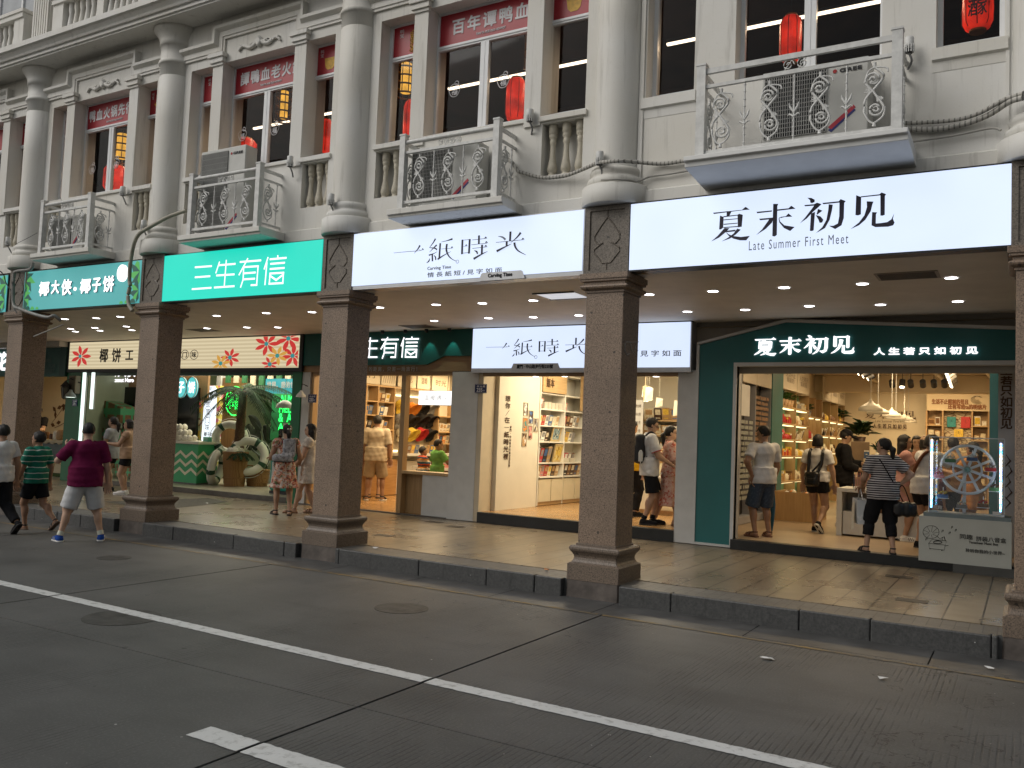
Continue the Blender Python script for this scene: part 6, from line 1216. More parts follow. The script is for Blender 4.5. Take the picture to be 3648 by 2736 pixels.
# right side of the postcard shop: blue column and lettered wall
q0=on(c2,1912,600,'y',6.2);q1=on(c2,2032,600,'y',6.2);MB().box(q0[0],q1[0]+.05,6.2,6.5,.331,3.44).build('blue_column',M('steel_blue',(.045,.16,.22),.4,.05),bld)
q2=on(c2,2036,600,'y',5.2);MB().box(q2[0],5.5,5.2,5.25,.331,3.44).build('lettered_panel',M('grey_white_panel',(.42,.42,.45),.5,.04),bld)
t=thing('wall_lettering','vertical dark characters on the grey white panel at the right edge','lettering',(4.2,5.19,2.2))
for s,(b0,b1) in (('生',(70,180)),('若',(205,320)),('只',(340,480)),('如',(495,640)),('初',(650,800)),('见',(815,955))): u=on(c2,2070,b1,'y',5.195);v=on(c2,2235,b0,'y',5.195);letter('lettering',s,u[0],v[0],u[2],v[2],5.193,br,t,.004)
mb=MB()
for k in range(5):
    u=on(c2,2150+20*(k%2),1330+150*k,'y',5.193);mb.tube([(u[0]+.02*math.sin(k),5.19,u[2]),(u[0]+.05,5.19,u[2]-.08),(u[0]-.02,5.19,u[2]-.17)],[.004,.012,.005],5)
mb.build('painted_twig',br,t)
# ------------------------------------------------ music box counter with the toy ferris wheel
c4=(3050,1500,.3375);YC=3.98
ctr=thing('music_box_counter','pale grey counter with a gramophone drawing at the doorway','counter',(3.6,YC,.2));x0_,x1_=3.085,4.13
MB().box(x0_,x1_,YC,YC+.5,.30,.875).build('counter_body',M('counter_grey',(.44,.45,.41),.45,.04),ctr);MB().box(x0_+.05,x1_-.01,YC+.01,YC+.48,.8755,.925).build('counter_rim',M('rim_blue_grey',(.16,.2,.21),.4),ctr);MB().box(x0_+.4,x1_+.06,YC-.02,YC+.4,.191,.2995).build('counter_plinth',M('plinth_dark',(.07,.07,.065),.5),ctr)
cin=M('counter_ink',(.05,.05,.045),.6);yy=YC-.003
for s,(a0,a1,b0,b1) in (('同趣',(1095,1230,1190,1242)),('拼装八音盒',(1265,1585,1212,1264)),('聆听你我的小世界~',(1155,1570,1343,1382)),('Tonecheer Music Box',(1190,1500,1264,1290))):
    u=on(c4,a0,b1,'y',yy);v=on(c4,a0,b0,'y',yy);v[0]=on(c4,a1,b0,'y',yy)[0];letter('lettering',s,u[0],v[0],u[2],v[2],yy,cin,ctr,.0008)
def ln(pts,r=.0025): 
    q=[tuple(on(c4,a,b,'y',yy)) for a,b in pts];lm_.tube(q,r,4)
lm_=MB();ln([(790+85*math.cos(t),1172+68*math.sin(t)) for t in np.linspace(0,6.3,26)])
for k in range(9): a=.7*k;ln([(790+20*math.cos(a),1185+14*math.sin(a)),(790+84*math.cos(a),1172+67*math.sin(a))],.0018)
ln([(850,1215),(890,1245),(870,1262),(830,1255)]);ln([(765,1290),(940,1310),(955,1265),(800,1250),(765,1290),(775,1345),(930,1362),(940,1310)]);ln([(860+45*math.cos(t),1280+14*math.sin(t)) for t in np.linspace(0,6.3,16)],.005);ln([(780,1345),(778,1352)],.006);ln([(905,1362),(903,1370)],.006);ln([(940,1318),(975,1312)]);ln([(908,1262),(905,1232),(930,1222),(940,1262)],.005)
for a,b in ((905,1170),(980,1190),(735,1255),(1005,1130),(1045,1160)): ln([(a,b),(a+3,b-18),(a+14,b-22),(a+13,b-4)],.003);ln([(a-3,b),(a+3,b+1)],.005)
lm_.build('gramophone_drawing',cin,ctr)
cs_=thing('display_case','clear acrylic case with colourful light strips around the ferris wheel','case',(3.6,YC+.25,.925));X0,X1,Y0,Y1,Z0,Z1=3.19,4.05,YC+.05,YC+.45,.926,1.90
for n_,b in (('case_front',(X0,X1,Y0,Y0+.006)),('case_back',(X0,X1,Y1-.006,Y1)),('case_side',(X0,X0+.006,Y0+.0061,Y1-.0061)),('case_side',(X1-.006,X1,Y0+.0061,Y1-.0061))): MB().box(*b,Z0,Z1).build(n_,clear_m,cs_)
MB().box(X0,X1,Y0,Y1,Z1+.0005,Z1+.008).build('case_top',clear_m,cs_);MB().box(X0,X0+.008,Y0-.0005,Y0+.008,Z0,Z1).box(X1-.008,X1,Y0-.0005,Y0+.008,Z0,Z1).box(X0+.0081,X1-.0081,Y0-.0005,Y0+.006,Z1-.002,Z1+.009).build('case_edge',M('acrylic_edge',(.6,.65,.72),.3),cs_)
ls,lt,lp=_new('led_bands');co=_coord(lt);wv=_n(lt,'ShaderNodeTexWhiteNoise');sp2=lt.nodes.new('ShaderNodeSeparateXYZ');lt.links.new(co,sp2.inputs[0]);wv.noise_dimensions='1D';lt.links.new(_math(lt,'FLOOR',_math(lt,'MULTIPLY',sp2.outputs[2],42.)),wv.inputs['W']);cr=lt.nodes.new('ShaderNodeValToRGB');cr.color_ramp.interpolation='CONSTANT'
for k,cc in enumerate(((.75,.85,1,1),(.2,.45,1,1),(1,.95,.8,1),(.1,.8,1,1),(1,.75,.35,1),(.5,.5,1,1))):
    e=cr.color_ramp.elements[k] if k<2 else cr.color_ramp.elements.new(k/6);e.position=k/6;e.color=cc
lt.links.new(wv.outputs[0],cr.inputs[0]);lt.links.new(cr.outputs[0],lp.inputs['Emission Color']);lp.inputs['Emission Strength'].default_value=7.
each(MB().box(X0+.02,X0+.04,Y0+.02,Y0+.035,Z0+.06,Z1-.03).box(X1-.055,X1-.035,Y0+.02,Y0+.035,Z0+.06,Z1-.05),'light_strip',ls,cs_);MB().box(X0+.01,X1-.01,Y0+.01,Y1-.01,.926,.934).build('case_floor',trimw,cs_)
letter('case_lettering','同趣',X0+.05,X0+.16,.97,1.02,Y0-.002,trimw,cs_);MB().box(X1-.13,X1-.03,Y0-.004,Y0-.001,.95,.99).build('price_card',trimw,cs_)
fw=thing('ferris_wheel','white toy ferris wheel carrying small music boxes inside the clear case','toy',(3.62,YC+.25,.934));wc=Vector((3.625,YC+.25,1.495));Rw=.31;tw=M('toy_white',(.82,.84,.88),.35,.03)
for yo in (-.02,.02):
    for r_,w_ in ((Rw,.02),(.165,.014)): MB().tube([(wc.x+r_*math.cos(t),wc.y+yo,wc.z+r_*math.sin(t)) for t in np.linspace(0,2*math.pi,49)],w_,6).build('rim' if r_>.2 else 'inner_ring',tw,fw)
    for k in range(8):
        a=.45+k*math.pi/4;MB().box(-.01,.01,-.006,.006,.05,Rw);m_=MB().box(.04,Rw,-.008,.008,-.016,.016);m_.v=[(wc.x+x*math.cos(a)-z*math.sin(a),wc.y+yo+y,wc.z+x*math.sin(a)+z*math.cos(a)) for x,y,z in m_.v];m_.build('spoke',tw,fw)
m_=MB()
for k in range(24):
    a=k*math.pi/12;r_=.085 if k%2 else .06;m_.add([(wc.x+.03*math.cos(a-.12),wc.y-.03,wc.z+.03*math.sin(a-.12)),(wc.x+r_*math.cos(a),wc.y-.035,wc.z+r_*math.sin(a)),(wc.x+.03*math.cos(a+.12),wc.y-.03,wc.z+.03*math.sin(a+.12))],[(0,1,2)])
m_.sphere((wc.x,wc.y-.03,wc.z),.03,10);m_.build('hub_flower',M('mint_flower',(.22,.42,.40),.4,.2,30),fw);MB().box(wc.x-.055,wc.x-.015,wc.y+.03,wc.y+.05,.935,wc.z).box(wc.x+.0,wc.x+.001,wc.y+.03,wc.y+.05,.935,.936).build('stand',tw,fw)
bx=[('green',(995,415)),('blue',(1225,400)),('red',(1420,510)),('pink',(875,580)),('blue',(915,790)),('grey',(1115,900)),('brown',(1340,890)),('green',(1465,720))]
for k,(cn,(a,b)) in enumerate(bx):
    u=on(c4,a,b,'y',wc.y-.08);mb=MB();w_=.062;mb.box(u[0]-w_,u[0]+w_,wc.y-.12,wc.y-.05,u[2]-.025,u[2]+.02)
    o=mb.build('music_box',G(cn),fw);d_=MB()
    for j in range(5): d_.sphere((u[0]-.04+.02*j,wc.y-.09+.01*(j%2),u[2]+.035+.012*(j%3)),.014,6)
    if k in (0,3): d_.tube([(u[0]+.045*math.cos(t),wc.y-.085,u[2]+.02+.075*math.sin(t)) for t in np.linspace(0,math.pi,12)],.005,5)
    sub('figure',d_,G(('white','white','grey','pink','yellow','cream','red','dark brown')[k]),o);sub('tray',MB().box(u[0]-w_-.008,u[0]+w_+.008,wc.y-.125,wc.y-.045,u[2]-.032,u[2]-.0255),tw,o);sub('hanger',MB().tube([(u[0],wc.y-.07,u[2]+.02),(u[0],wc.y-.02,u[2]+.11)],.005,5),tw,o)
# dried straw bundle and flowers behind the striped woman
mb=MB();u=on(c4,545,430,'y',6.6);v=on(c4,600,1180,'y',6.6)
for k in range(46): x=rnd.uniform(-.11,.11);y=rnd.uniform(-.09,.09);mb.tube([(v[0]+x,6.6+y,.34),(v[0]+x*.6,6.6+y*.6,1.2),(u[0]+x*.9+rnd.uniform(-.03,.03),6.55+y,u[2]+rnd.uniform(-.12,.06))],[.014,.011,.006],5)
one('straw_bundle',mb,M('straw',(.42,.27,.10),.7,.3,20),'tall bundle of dried golden straw standing beside the striped woman','straw bundle')
u=on(c4,510,370,'y',6.5);plantpot((u[0],6.5,1.25),.07,.12,'bunch of red and green dried flowers by the straw bundle',40,(.20,.03,.02),.2,'brown',.9);u=on(c4,240,260,'y',7.5);plantpot((u[0],7.5,u[2]-.25),.06,.12,'small leafy plant with white blossoms left of the striped woman',46,(.02,.07,.03),.16,'white',.9)
# ================================================================ COCONUT SHOP contents
d1=(620,1300,.28930);FZ=.291
def fpt(reg,a,b,z=FZ): return on(reg,a,b,'z',z)
# zigzag counter
qa=fpt(d1,10,1470);qb=fpt(d1,270,1480);qc=fpt(d1,420,1450)
cn=thing('zigzag_counter','bright green counter with cream zigzag lines under a cream top','counter',(qb[0]-.5,qb[1],.29))
P0=np.array(qb[:2]);u1=np.array((-1.,-.02));u1/=np.linalg.norm(u1);u2=np.array((-.25,1.));u2/=np.linalg.norm(u2);L1,L2_=2.3,.75;Hc=.92
def wallpts(o,d,L): return o,o+d*L
foot=[P0,P0+u1*L1,P0+u1*L1+u2*1.1,P0+u2*L2_]
mb=MB();n=4;mb.add([(p[0],p[1],.33) for p in foot]+[(p[0],p[1],.29+Hc) for p in foot],[(0,4,5,1),(1,5,6,2),(2,6,7,3),(3,7,4,0),(4,7,6,5)]);mb.build('counter_body',grn2,cn)
ft=[P0+np.array((.06,-.05)),P0+u1*L1+np.array((0,-.06)),P0+u1*L1+u2*1.1,P0+u2*(L2_)+np.array((.05,0))]
MB().add([(p[0],p[1],.291+Hc) for p in ft]+[(p[0],p[1],.291+Hc+.06) for p in ft],[(0,4,5,1),(1,5,6,2),(2,6,7,3),(3,7,4,0),(4,7,6,5),(0,1,2,3)]).build('counter_top',cream2,cn)
MB().add([(p[0],p[1],.292) for p in foot]+[(p[0],p[1],.3295) for p in foot],[(0,4,5,1),(1,5,6,2),(2,6,7,3),(3,7,4,0)]).build('counter_plinth',M('plinth_grey',(.1,.1,.09),.5),cn)
zz=M('zigzag_cream',(.68,.65,.48),.45,.04);mb=MB()
for d,L,nn in ((u1,L1,np.array((0.02,-1.))),(u2,L2_,np.array((1.,.25)))):
    for k in range(3):
        z0=.29+.20+.19*k;s=0.
        while s<L-.01:
            e=min(s+.19,L);h0=.12*((round(s/.19))%2);h1=.12 if h0==0 else 0.
            a=P0+d*s+nn*.006;b=P0+d*e+nn*.006;h1=h0+(h1-h0)*(e-s)/.19
            mb.add([(a[0],a[1],z0+h0),(b[0],b[1],z0+h1),(b[0],b[1],z0+h1+.07),(a[0],a[1],z0+h0+.07)],[(0,1,2,3)]);s=e
mb.build('zigzag',zz,cn)
coco=M('peeled_coconut',(.70,.66,.56),.55,.08,20)
def coconut(x,y,z,r=.068):
    mb=MB().lathe([(r*.25,-r*.85),(r*.8,-r*.78),(r*1.0,-r*.5),(r*1.0,r*.35),(r*.62,r*.85),(r*.12,r*1.12)],x,y,9,cz=z);return one('coconut',mb,coco,'peeled white coconut in the heap on the green counter','coconut','peeled coconuts on the counter')
for lv in range(5):
    for k in range(13):
        for j in range(2 if lv<3 else 1):
            if k<lv*1.3-.6 or rnd.random()<.06: continue
            p=P0+u1*(.42+.07*lv+.15*k)+u2*(.13+.16*j+.05*lv);coconut(p[0]+rnd.uniform(-.01,.01),p[1]+rnd.uniform(-.01,.01),.29+Hc+.125+.125*lv)
t=thing('price_block','small green price block on the counter end','sign',(P0[0],P0[1],.29+Hc+.06));p=P0+u1*.05+u2*.3;MB().box(p[0]-.08,p[0]+.1,p[1],p[1]+.1,.29+Hc+.061,.29+Hc+.17).build('block',M('mint_block',(.12,.4,.3),.4),t);MB().box(p[0]-.07,p[0]+.09,p[1]-.002,p[1]-.0005,.29+Hc+.12,.29+Hc+.13).build('print',trimw,t)
# light box with circled characters
YB1=6.4;a=on(d1,330,990,'y',YB1);b=on(d1,550,255,'y',YB1);t=thing('light_box','tall white light box with circled characters between the coconuts and the palm','sign',((a[0]+b[0])/2,YB1,.29))
MB().box(a[0]-.08,b[0]+.05,YB1+.01,YB1+.12,.6,b[2]).build('box_frame',blotch('splash_print',(.6,.5,.1),[(.5,.1,.2),(.6,.6,.5)],5),t);MB().prism([(a[0]+.0,a[2]+.15),(a[0]+.08,a[2]+.02),(b[0]-.12,a[2]),(b[0]-.04,a[2]+.1),(b[0]-.05,b[2]-.1),(b[0]-.15,b[2]-.01),(a[0]+.1,b[2]-.01),(a[0]+.03,b[2]-.2)],YB1,YB1+.0095).build('box_face',EM('lit_box_white',(.85,.93,1),1.25),t)
for s,bb in (('正',400),('宗',487),('厦',580),('门',675),('味',770)):
    q=on(d1,440-.04*bb,bb,'y',YB1);letter('lettering',s,q[0]-.075,q[0]+.075,q[2]-.075,q[2]+.075,YB1-.002,grey_ink,t);MB().tube([(q[0]+.13*math.cos(v),YB1-.003,q[2]+.14*math.sin(v)) for v in np.linspace(0,6.3,22)],.004,4).build('ring',grey_ink,t)
q=on(d1,425,855,'y',YB1);letter('lettering','椰子饼',q[0]-.17,q[0]+.17,q[2]-.05,q[2]+.05,YB1-.002,grey_ink,t,.001);q=on(d1,445,292,'y',YB1);letter('lettering','椰',q[0]-.08,q[0]+.08,q[2]-.05,q[2]+.05,YB1-.002,grey_ink,t)
# round hanging signs
for s,a_,lab in (('子',88,'round turquoise sign half behind the pillar over the coconuts'),('饼',218,'round turquoise sign over the heap of coconuts')):
    q=on(d1,a_,277,'y',5.2);t=thing('round_sign',lab,'sign',q,'round hanging signs');r=.21
    MB().prism([(q[0]+r*.86*math.cos(v),q[2]+r*1.15*math.sin(v)) for v in np.linspace(0,2*math.pi,29)[:-1]],5.2,5.24).build('disc',EM('lit_aqua',(.12,.62,.62),.95),t);MB().tube([(q[0]+r*.88*math.cos(v),5.2,q[2]+r*1.17*math.sin(v)) for v in np.linspace(0,6.3,29)],.012,5).build('rim',trimw,t)
    letter('lettering',s,q[0]-.11,q[0]+.11,q[2]-.13,q[2]+.13,5.195,lit,t,.008);MB().tube([(q[0],5.22,q[2]+r*1.15),(q[0],5.22,3.29)],.005,4).build('hanger',black,t)
# awning stripes, back panel, wood wall, shelves
aw=thing('awning','green and cream striped awning board under the coconut shop ceiling','awning',(-11.5,6.9,2.7))
p0_=on(d1,85,260,'y',6.9);p1_=on(d1,360,250,'y',6.9)
for k in range(14):
    x=-13.4+.3*k;MB().box(x,x+.15,6.9,6.95,2.55 if k>2 else 2.75,3.29).build('stripe',M('stripe_cream',(.45,.38,.27),.6) if k%2 else M('stripe_green',(.02,.11,.04),.6),aw)
ww=on(d1,590,300,'y',7.2);wr=on(d1,800,300,'y',7.2);one('wood_wall',MB().box(ww[0],wr[0]+.2,7.2,7.3,.291,2.9),wood('brown_wood',(.17,.085,.035),(.25,.13,.055),3,'Z'),'brown wooden wall panel behind the neon circle','wall');one('white_post',MB().box(ww[0]-.16,ww[0]-.001,7.15,7.3,.291,2.95),trimw,'slim white post beside the brown wooden panel','post')
neon=EM('neon_green',(.02,1.,.12),3.6)
q=on(d1,755,445,'y',7.15);t=thing('neon_sign','round green neon sign with one character behind the palm','sign',q)
MB().tube([(q[0]+.33*math.cos(v),7.13,q[2]+.37*math.sin(v)) for v in np.linspace(0,6.3,40)],.014,6).build('neon_ring',neon,t);letter('neon_character','椰',q[0]-.24,q[0]+.26,q[2]-.22,q[2]+.22,7.12,neon,t,.004)
gp=on(d1,1210,400,'y',6.6);gq=on(d1,1480,400,'y',6.6)
tb=thing('neon_sign','green board with outlined neon words right of the palm','sign',((gp[0]+gq[0])/2,6.6,1.6));MB().box(gp[0],gq[0]+.9,6.6,6.64,1.35,2.62).build('board',M('neon_board',(.02,.22,.07),.5),tb)
for s,b0,b1,w0,w1 in (('ALMO',375,470,1300,1530),('HELLO',495,585,1290,1560),('&  ALO',600,700,1285,1560),('ALL',725,805,1275,1450)):
    u=on(d1,w0,b1,'y',6.58);v=on(d1,w1,b0,'y',6.58);mb=MB();letter('x',s,u[0],v[0],u[2],v[2],6.585,neon,None,0,0,1.,False,None,None,mb);mb.build('neon_words',neon,tb)
u=on(d1,1120,350,'y',6.0);v=on(d1,1475,170,'y',6.0);t=thing('hanging_sign','turquoise board with white writing behind the palm fronds at the right','sign',((u[0]+v[0])/2,6,u[2]));MB().box(u[0],v[0]+.3,6.,6.04,u[2],v[2]).build('board',EM('aqua_board',(.06,.42,.45),.8),t)
p_=on(d1,1240,270,'y',5.99);letter('lettering','世界，我的世界',p_[0]-.25,v[0]+.2,p_[2]-.03,p_[2]+.12,5.995,trimw,t,.004)
sh=thing('snack_shelf','pale shelf of snacks behind the coconut counter','shelf',(-13,7.9,.3));sx0=on(d1,40,600,'y',7.9)[0];sx1=on(d1,330,600,'y',7.9)[0]
MB().box(sx0-.6,sx1,8.1,8.15,.3,2.8).build('back_panel',M('lime_panel',(.25,.38,.12),.6),sh)
for z in (1.3,1.65,2.0): MB().box(sx0-.6,sx1,7.8,8.09,z-.03,z).build('shelf',oakx,sh);goods(7.9,sx0-.5,sx1,z,[('jar','tan'),('box','cream'),('box','yellow'),('box','teal')],'on the shelf behind the coconut counter',FX,'snacks behind the counter')
letter('lettering','WROL ROBERT',sx0-.2,sx1-.05,2.25,2.42,8.08,G('orange'),sh,.006)
u=on(d1,298,500,'y',6.6);t=thing('pendant_lamp','small red pendant lamp over the snack shelf','lamp',u);MB().lathe([(.11,-.06),(.10,.0),(.05,.06),(.02,.12)],u[0],u[1],16,cz=u[2],caps=False).build('shade',G('red'),t);MB().tube([(u[0],u[1],u[2]+.12),(u[0],u[1],3.29)],.005,4).build('cord',black,t);MB().sphere((u[0],u[1],u[2]-.03),.035,8).build('bulb',MATS['bulb_warm'],t)
# palm
tp=fpt(d1,760,1490);PX,PY=tp[0],tp[1];pt=thing('palm_tree','artificial palm with dark feather fronds and a rough trunk in the coconut shop','palm tree',(PX,PY,.29));top=on(d1,850,330,'y',PY+.05)
bark=M('palm_bark',(.10,.055,.03),.85,.4,30,.8,40);MB().tube([(PX+(top[0]-PX)*q,PY+.05*q,.291+(top[2]-.29)*q) for q in np.linspace(0,1,24)],[.13-.045*q+.012*(k%2) for k,q in enumerate(np.linspace(0,1,24))],12).build('trunk',bark,pt)
fm_=M('palm_frond',(.010,.030,.010),.7,.5,6,spec=.12);rr=random.Random(5)
def frond_mb(o,az,el,L,droop,m):
    d=Vector((math.cos(az)*math.cos(el),math.sin(az)*math.cos(el),math.sin(el)));pts=[Vector(o)+d*L*q+Vector((0,0,-droop*q*q)) for q in np.linspace(0,1,14)];m.tube(pts,list(np.linspace(.012,.003,14)),5)
    for k in range(2,14):
        p=pts[k];tn=(pts[k]-pts[k-1]).normalized();s=tn.cross(Vector((0,0,1))).normalized()
        for sg_ in (-1,1):
            for j in (0,.5):
                pp=p-(pts[k]-pts[k-1])*j;l=L*.27*math.sin(math.pi*min(.97,(k-j)/14))**.7;e=pp+s*sg_*l*.8+tn*l*.55+Vector((0,0,-l*.42+rr.uniform(-.03,.03)));w=tn*.019
                m.add([pp-w,pp+w,e],[(0,1,2)])
to=(top[0],top[1],top[2])
for k in range(14):
    m=MB();az=k*2.399+.3;el=rr.uniform(-.25,.7);frond_mb((to[0],to[1],to[2]+.05),az,el,rr.uniform(.85,1.15),rr.uniform(.45,.8),m);m.build('frond',fm_,pt)
for az,el,L,dr in ((3.5,.3,1.35,.85),(3.9,.1,1.1,.7),(.2,.35,1.35,.5),(.45,.2,1.2,.6),(5.9,.3,1.0,.6)):
    m=MB();frond_mb((to[0],to[1],to[2]+.05),az,el,L,dr,m);m.build('frond',fm_,pt)
# wicker baskets, lifebuoys, banana plant
wm,wt,wp=_new('wicker');co=_coord(wt);w1=_n(wt,'ShaderNodeTexWave',Scale=22.,Distortion=2.);w1.bands_direction='Z';wt.links.new(co,w1.inputs['Vector']);w2=_n(wt,'ShaderNodeTexWave',Scale=11.,Distortion=1.);w2.bands_direction='X';wt.links.new(co,w2.inputs['Vector'])
hh=_math(wt,'MULTIPLY',w1.outputs[0],_ramp(wt,w2.outputs[0],.1,.5,.45,1.));wt.links.new(_mix(wt,hh,(.17,.07,.02),(.55,.31,.11)),wp.inputs['Base Color']);wp.inputs['Roughness'].default_value=.6;_bump(wt,wp,hh,.8,.012)
def basket(reg,a0,a1,btop,bbot,label,flare=.86,handles=True):
    c=fpt(reg,(a0+a1)/2,bbot-8);p=on(reg,a0,bbot,'y',c[1]);q=on(reg,a1,bbot,'y',c[1]);r=abs(q[0]-p[0])/2*.86;h=on(reg,(a0+a1)/2,btop,'y',c[1])[2]-FZ;cy=c[1]+r;t=thing('wicker_basket',label,'basket',(c[0],cy,FZ),'wicker baskets by the palm')
    MB().lathe([(r*flare,0),(r*.97,h*.55),(r,h*.9),(r*1.05,h*.93),(r*1.07,h*.97),(r*1.03,h),(r*.93,h*.98),(r*.9,h*.7)],c[0],cy,36,cz=FZ,caps=False).lathe([(.01,h*.72),(r*.9,h*.72)],c[0],cy,24,cz=FZ,caps=False).build('basket',wm,t);m=MB()
    for z in (.25,.5,.75): m.tube([(c[0]+r*(flare+(1-flare)*z+.03)*math.cos(v),cy+r*(flare+(1-flare)*z+.03)*math.sin(v),FZ+h*z) for v in np.linspace(0,6.3,36)],.012,5)
    m.build('band',wm,t)
    if handles: MB().tube([(c[0]-.12,cy-r*.9,FZ+h),(c[0]-.08,cy-r*.92,FZ+h+.09),(c[0]+.08,cy-r*.92,FZ+h+.09),(c[0]+.12,cy-r*.9,FZ+h)],.014,6).build('handle',wm,t)
    return c[0],cy,r,h
x_,y_,r_,h_=basket(d1,498,742,1065,1505,'tall wicker basket holding white coconuts',.82,False)
for k in range(6): a=k*1.05;one('coconut',MB().sphere((x_+.1*math.cos(a)*(k>0),y_+.1*math.sin(a)*(k>0),FZ+h_+.0+.06*(k==0)),.1,12),coco,'white coconut in the tall wicker basket','coconut','coconuts in the tall basket')
x2,y2,r2,h2=basket(d1,795,1030,1285,1505,'low wicker basket with a handle beside the palm trunk',.86,True)
m=MB()
for k in range(7): frond_mb((x_+.17,y_-.05,FZ+h_+.0),k*.5-1.6,.1,.34,.2,m)
one('palm_sprig',m,fm_,'cut palm sprig lying over the rim of the tall basket','sprig')
bu=M('buoy_white',(.66,.64,.55),.4,.05);bg_=M('buoy_green',(.015,.06,.03),.5)
def buoy(c,R,r,nrm,label,rot=0.,word=None):
    n=Vector(nrm).normalized();u=n.cross(Vector((0,0,1))).normalized();w=u.cross(n);t=thing('lifebuoy',label,'lifebuoy',c,'white lifebuoys');C0=Vector(c)
    def tor(a0,a1,rr_,N): return [[C0+(u*math.cos(a)+w*math.sin(a))*(R+rr_*math.cos(b))+n*rr_*math.sin(b) for b in np.linspace(0,2*math.pi,15)[:-1]] for a in np.linspace(a0,a1,N)]
    MB().rings(tor(0,2*math.pi,r,41),0,True,False).build('ring',bu,t)
    for k in range(4): a=rot+k*math.pi/2;MB().rings(tor(a-.13,a+.13,r*1.04,5),0,True,True).build('band',bg_,t)
    m=MB()
    for k in range(4): a=rot+k*math.pi/2;m.tube([C0+(u*math.cos(q)+w*math.sin(q))*(R+r*1.15+.03*math.sin((q-a)*2)) for q in np.linspace(a+.1,a+1.47,8)],.009,5)
    m.build('rope',trimw,t)
    if word:
        pts_=[];letter('word',word,-.17,.17,-.035,.035,.0,M('buoy_ink',(.03,.06,.04),.5),t,.002,0,1,False,(C0-w*R*1.02+n*(r+.004),u,w,-n))
q=on(d1,690,905,'y',5.75);buoy((q[0],5.75,q[2]),.33,.095,(.6,-.78,.05),'white lifebuoy hanging on the trunk above the tall basket',.9)
q=on(d1,915,1125,'y',y2-.28);buoy((q[0],y2-.28,q[2]),.36,.095,(.70,-.68,.2),'white lifebuoy with green bands standing on the low basket',.55)
q=fpt(d1,455,1480);buoy((q[0]-.02,q[1]+.15,FZ+.42),.34,.095,(-.9,-.5,.15),'white lifebuoy leaning between the zigzag counter and the tall basket',.3,'WELCOME')
q=fpt(d1,1070,1460);t=thing('banana_plant','big leaved dark banana plant in a grey pot right of the palm','plant',(q[0],q[1],FZ));MB().lathe([(.16,0),(.21,.3),(.2,.32),(.17,.28)],q[0],q[1]+.15,18,cz=FZ+.001).build('pot',G('grey'),t);bl=M('banana_leaf',(.006,.012,.006),.6,.4,4);bl2=M('banana_leaf_green',(.012,.03,.010),.35,.3,4)
def bigleaf(o,d,L,w,m_,drp):
    d=Vector(d).normalized();s=d.cross(Vector((.2,1,.1))).normalized();m=MB();rw=[];N=12
    for k,qq in enumerate(np.linspace(0,1,N)):
        p=Vector(o)+d*L*qq+Vector((0,0,-drp*qq*qq));ww_=w*math.sin(math.pi*min(.98,max(.03,qq*.92+.06)))**.7;rw.append([p-s*ww_,p-s*ww_*.5+Vector((0,-.03,0)),p,p+s*ww_*.5+Vector((0,-.03,0)),p+s*ww_])
    m.rings(rw,0,True,False,False);m.build('leaf',m_,t)
base=Vector((q[0],q[1]+.15,FZ+.3))
def sl_(a,b,y): u=on(d1,a,b,'y',y);return Vector(u)
for (a0,b0,a1,b1,w,mm_,y) in ((1150,730,1160,400,.22,bl2,q[1]),(1080,800,925,600,.15,bl,q[1]+.1),(900,1000,930,700,.3,bl,q[1]+.3),(1000,1050,1020,740,.24,bl,q[1]+.25),(1190,960,1110,720,.2,bl,q[1]+.2),(960,1040,880,860,.2,bl,q[1]+.2)):
    A=sl_(a0,b0,y);B=sl_(a1,b1,y);bigleaf(A,B-A,(B-A).length,w,mm_,.05);MB().tube([base,(base+A)/2+Vector((.03,0,.1)),A,A+(B-A)*.9],[.03,.022,.016,.006],6).build('stem',bl2,t)
# kiosk, wall lamp, ceiling spots
q=fpt(d1,1160,1580);u=on(d1,1150,1130,'y',q[1]);t=thing('kiosk','turquoise order kiosk with a white panel behind the woman in the floral dress','kiosk',(q[0]+.5,q[1],FZ));kx=q[0]
MB().box(kx,kx+.95,q[1],q[1]+.6,FZ+.06,u[2]).build('kiosk_body',M('kiosk_teal',(.02,.30,.25),.4,.05),t,bevel=.05);MB().box(kx-.02,kx+1.0,q[1]-.03,q[1]+.6,u[2]+.001,u[2]+.05).build('kiosk_top',cream2,t);MB().box(kx+.07,kx+.8,q[1]-.008,q[1]-.001,FZ+.22,u[2]-.1).build('white_panel',trimw,t,bevel=.003)
MB().box(kx+.01,kx+.94,q[1]+.01,q[1]+.59,FZ+.001,FZ+.059).build('kiosk_plinth',black,t);letter('lettering','新品',kx+.12,kx+.42,FZ+.55,FZ+.72,q[1]-.01,G('brown'),t,.004)
MB().box(kx+.1,kx+.6,q[1]+.1,q[1]+.5,u[2]+.051,u[2]+.6).build('display_glass',glass('kiosk_glass',(.9,.88,.8),.06),t);MB().box(kx+.12,kx+.58,q[1]+.12,q[1]+.48,u[2]+.052,u[2]+.09).build('pastry_tray',G('orange'),t);MB().box(kx+.3,kx+.42,q[1]+.02,q[1]+.04,u[2]+.3,u[2]+.72).build('drink_poster',pages,t)
q=on((500,900,.6029),945,835,'y',WL-.2);t=thing('wall_lamp','white bell wall lamp on the right green post','lamp',q);MB().lathe([(.10,-.06),(.085,-.02),(.035,.04),(.02,.07)],q[0],WL-.18,18,cz=q[2],caps=False).build('shade',trimw,t);MB().tube([(q[0],WL-.18,q[2]+.06),(q[0],WL-.16,q[2]+.2),(q[0]+.05,WL-.06,q[2]+.16)],.01,6).build('arm',black,t);MB().sphere((q[0],WL-.18,q[2]-.02),.03,8).build('bulb',MATS['bulb_warm'],t)
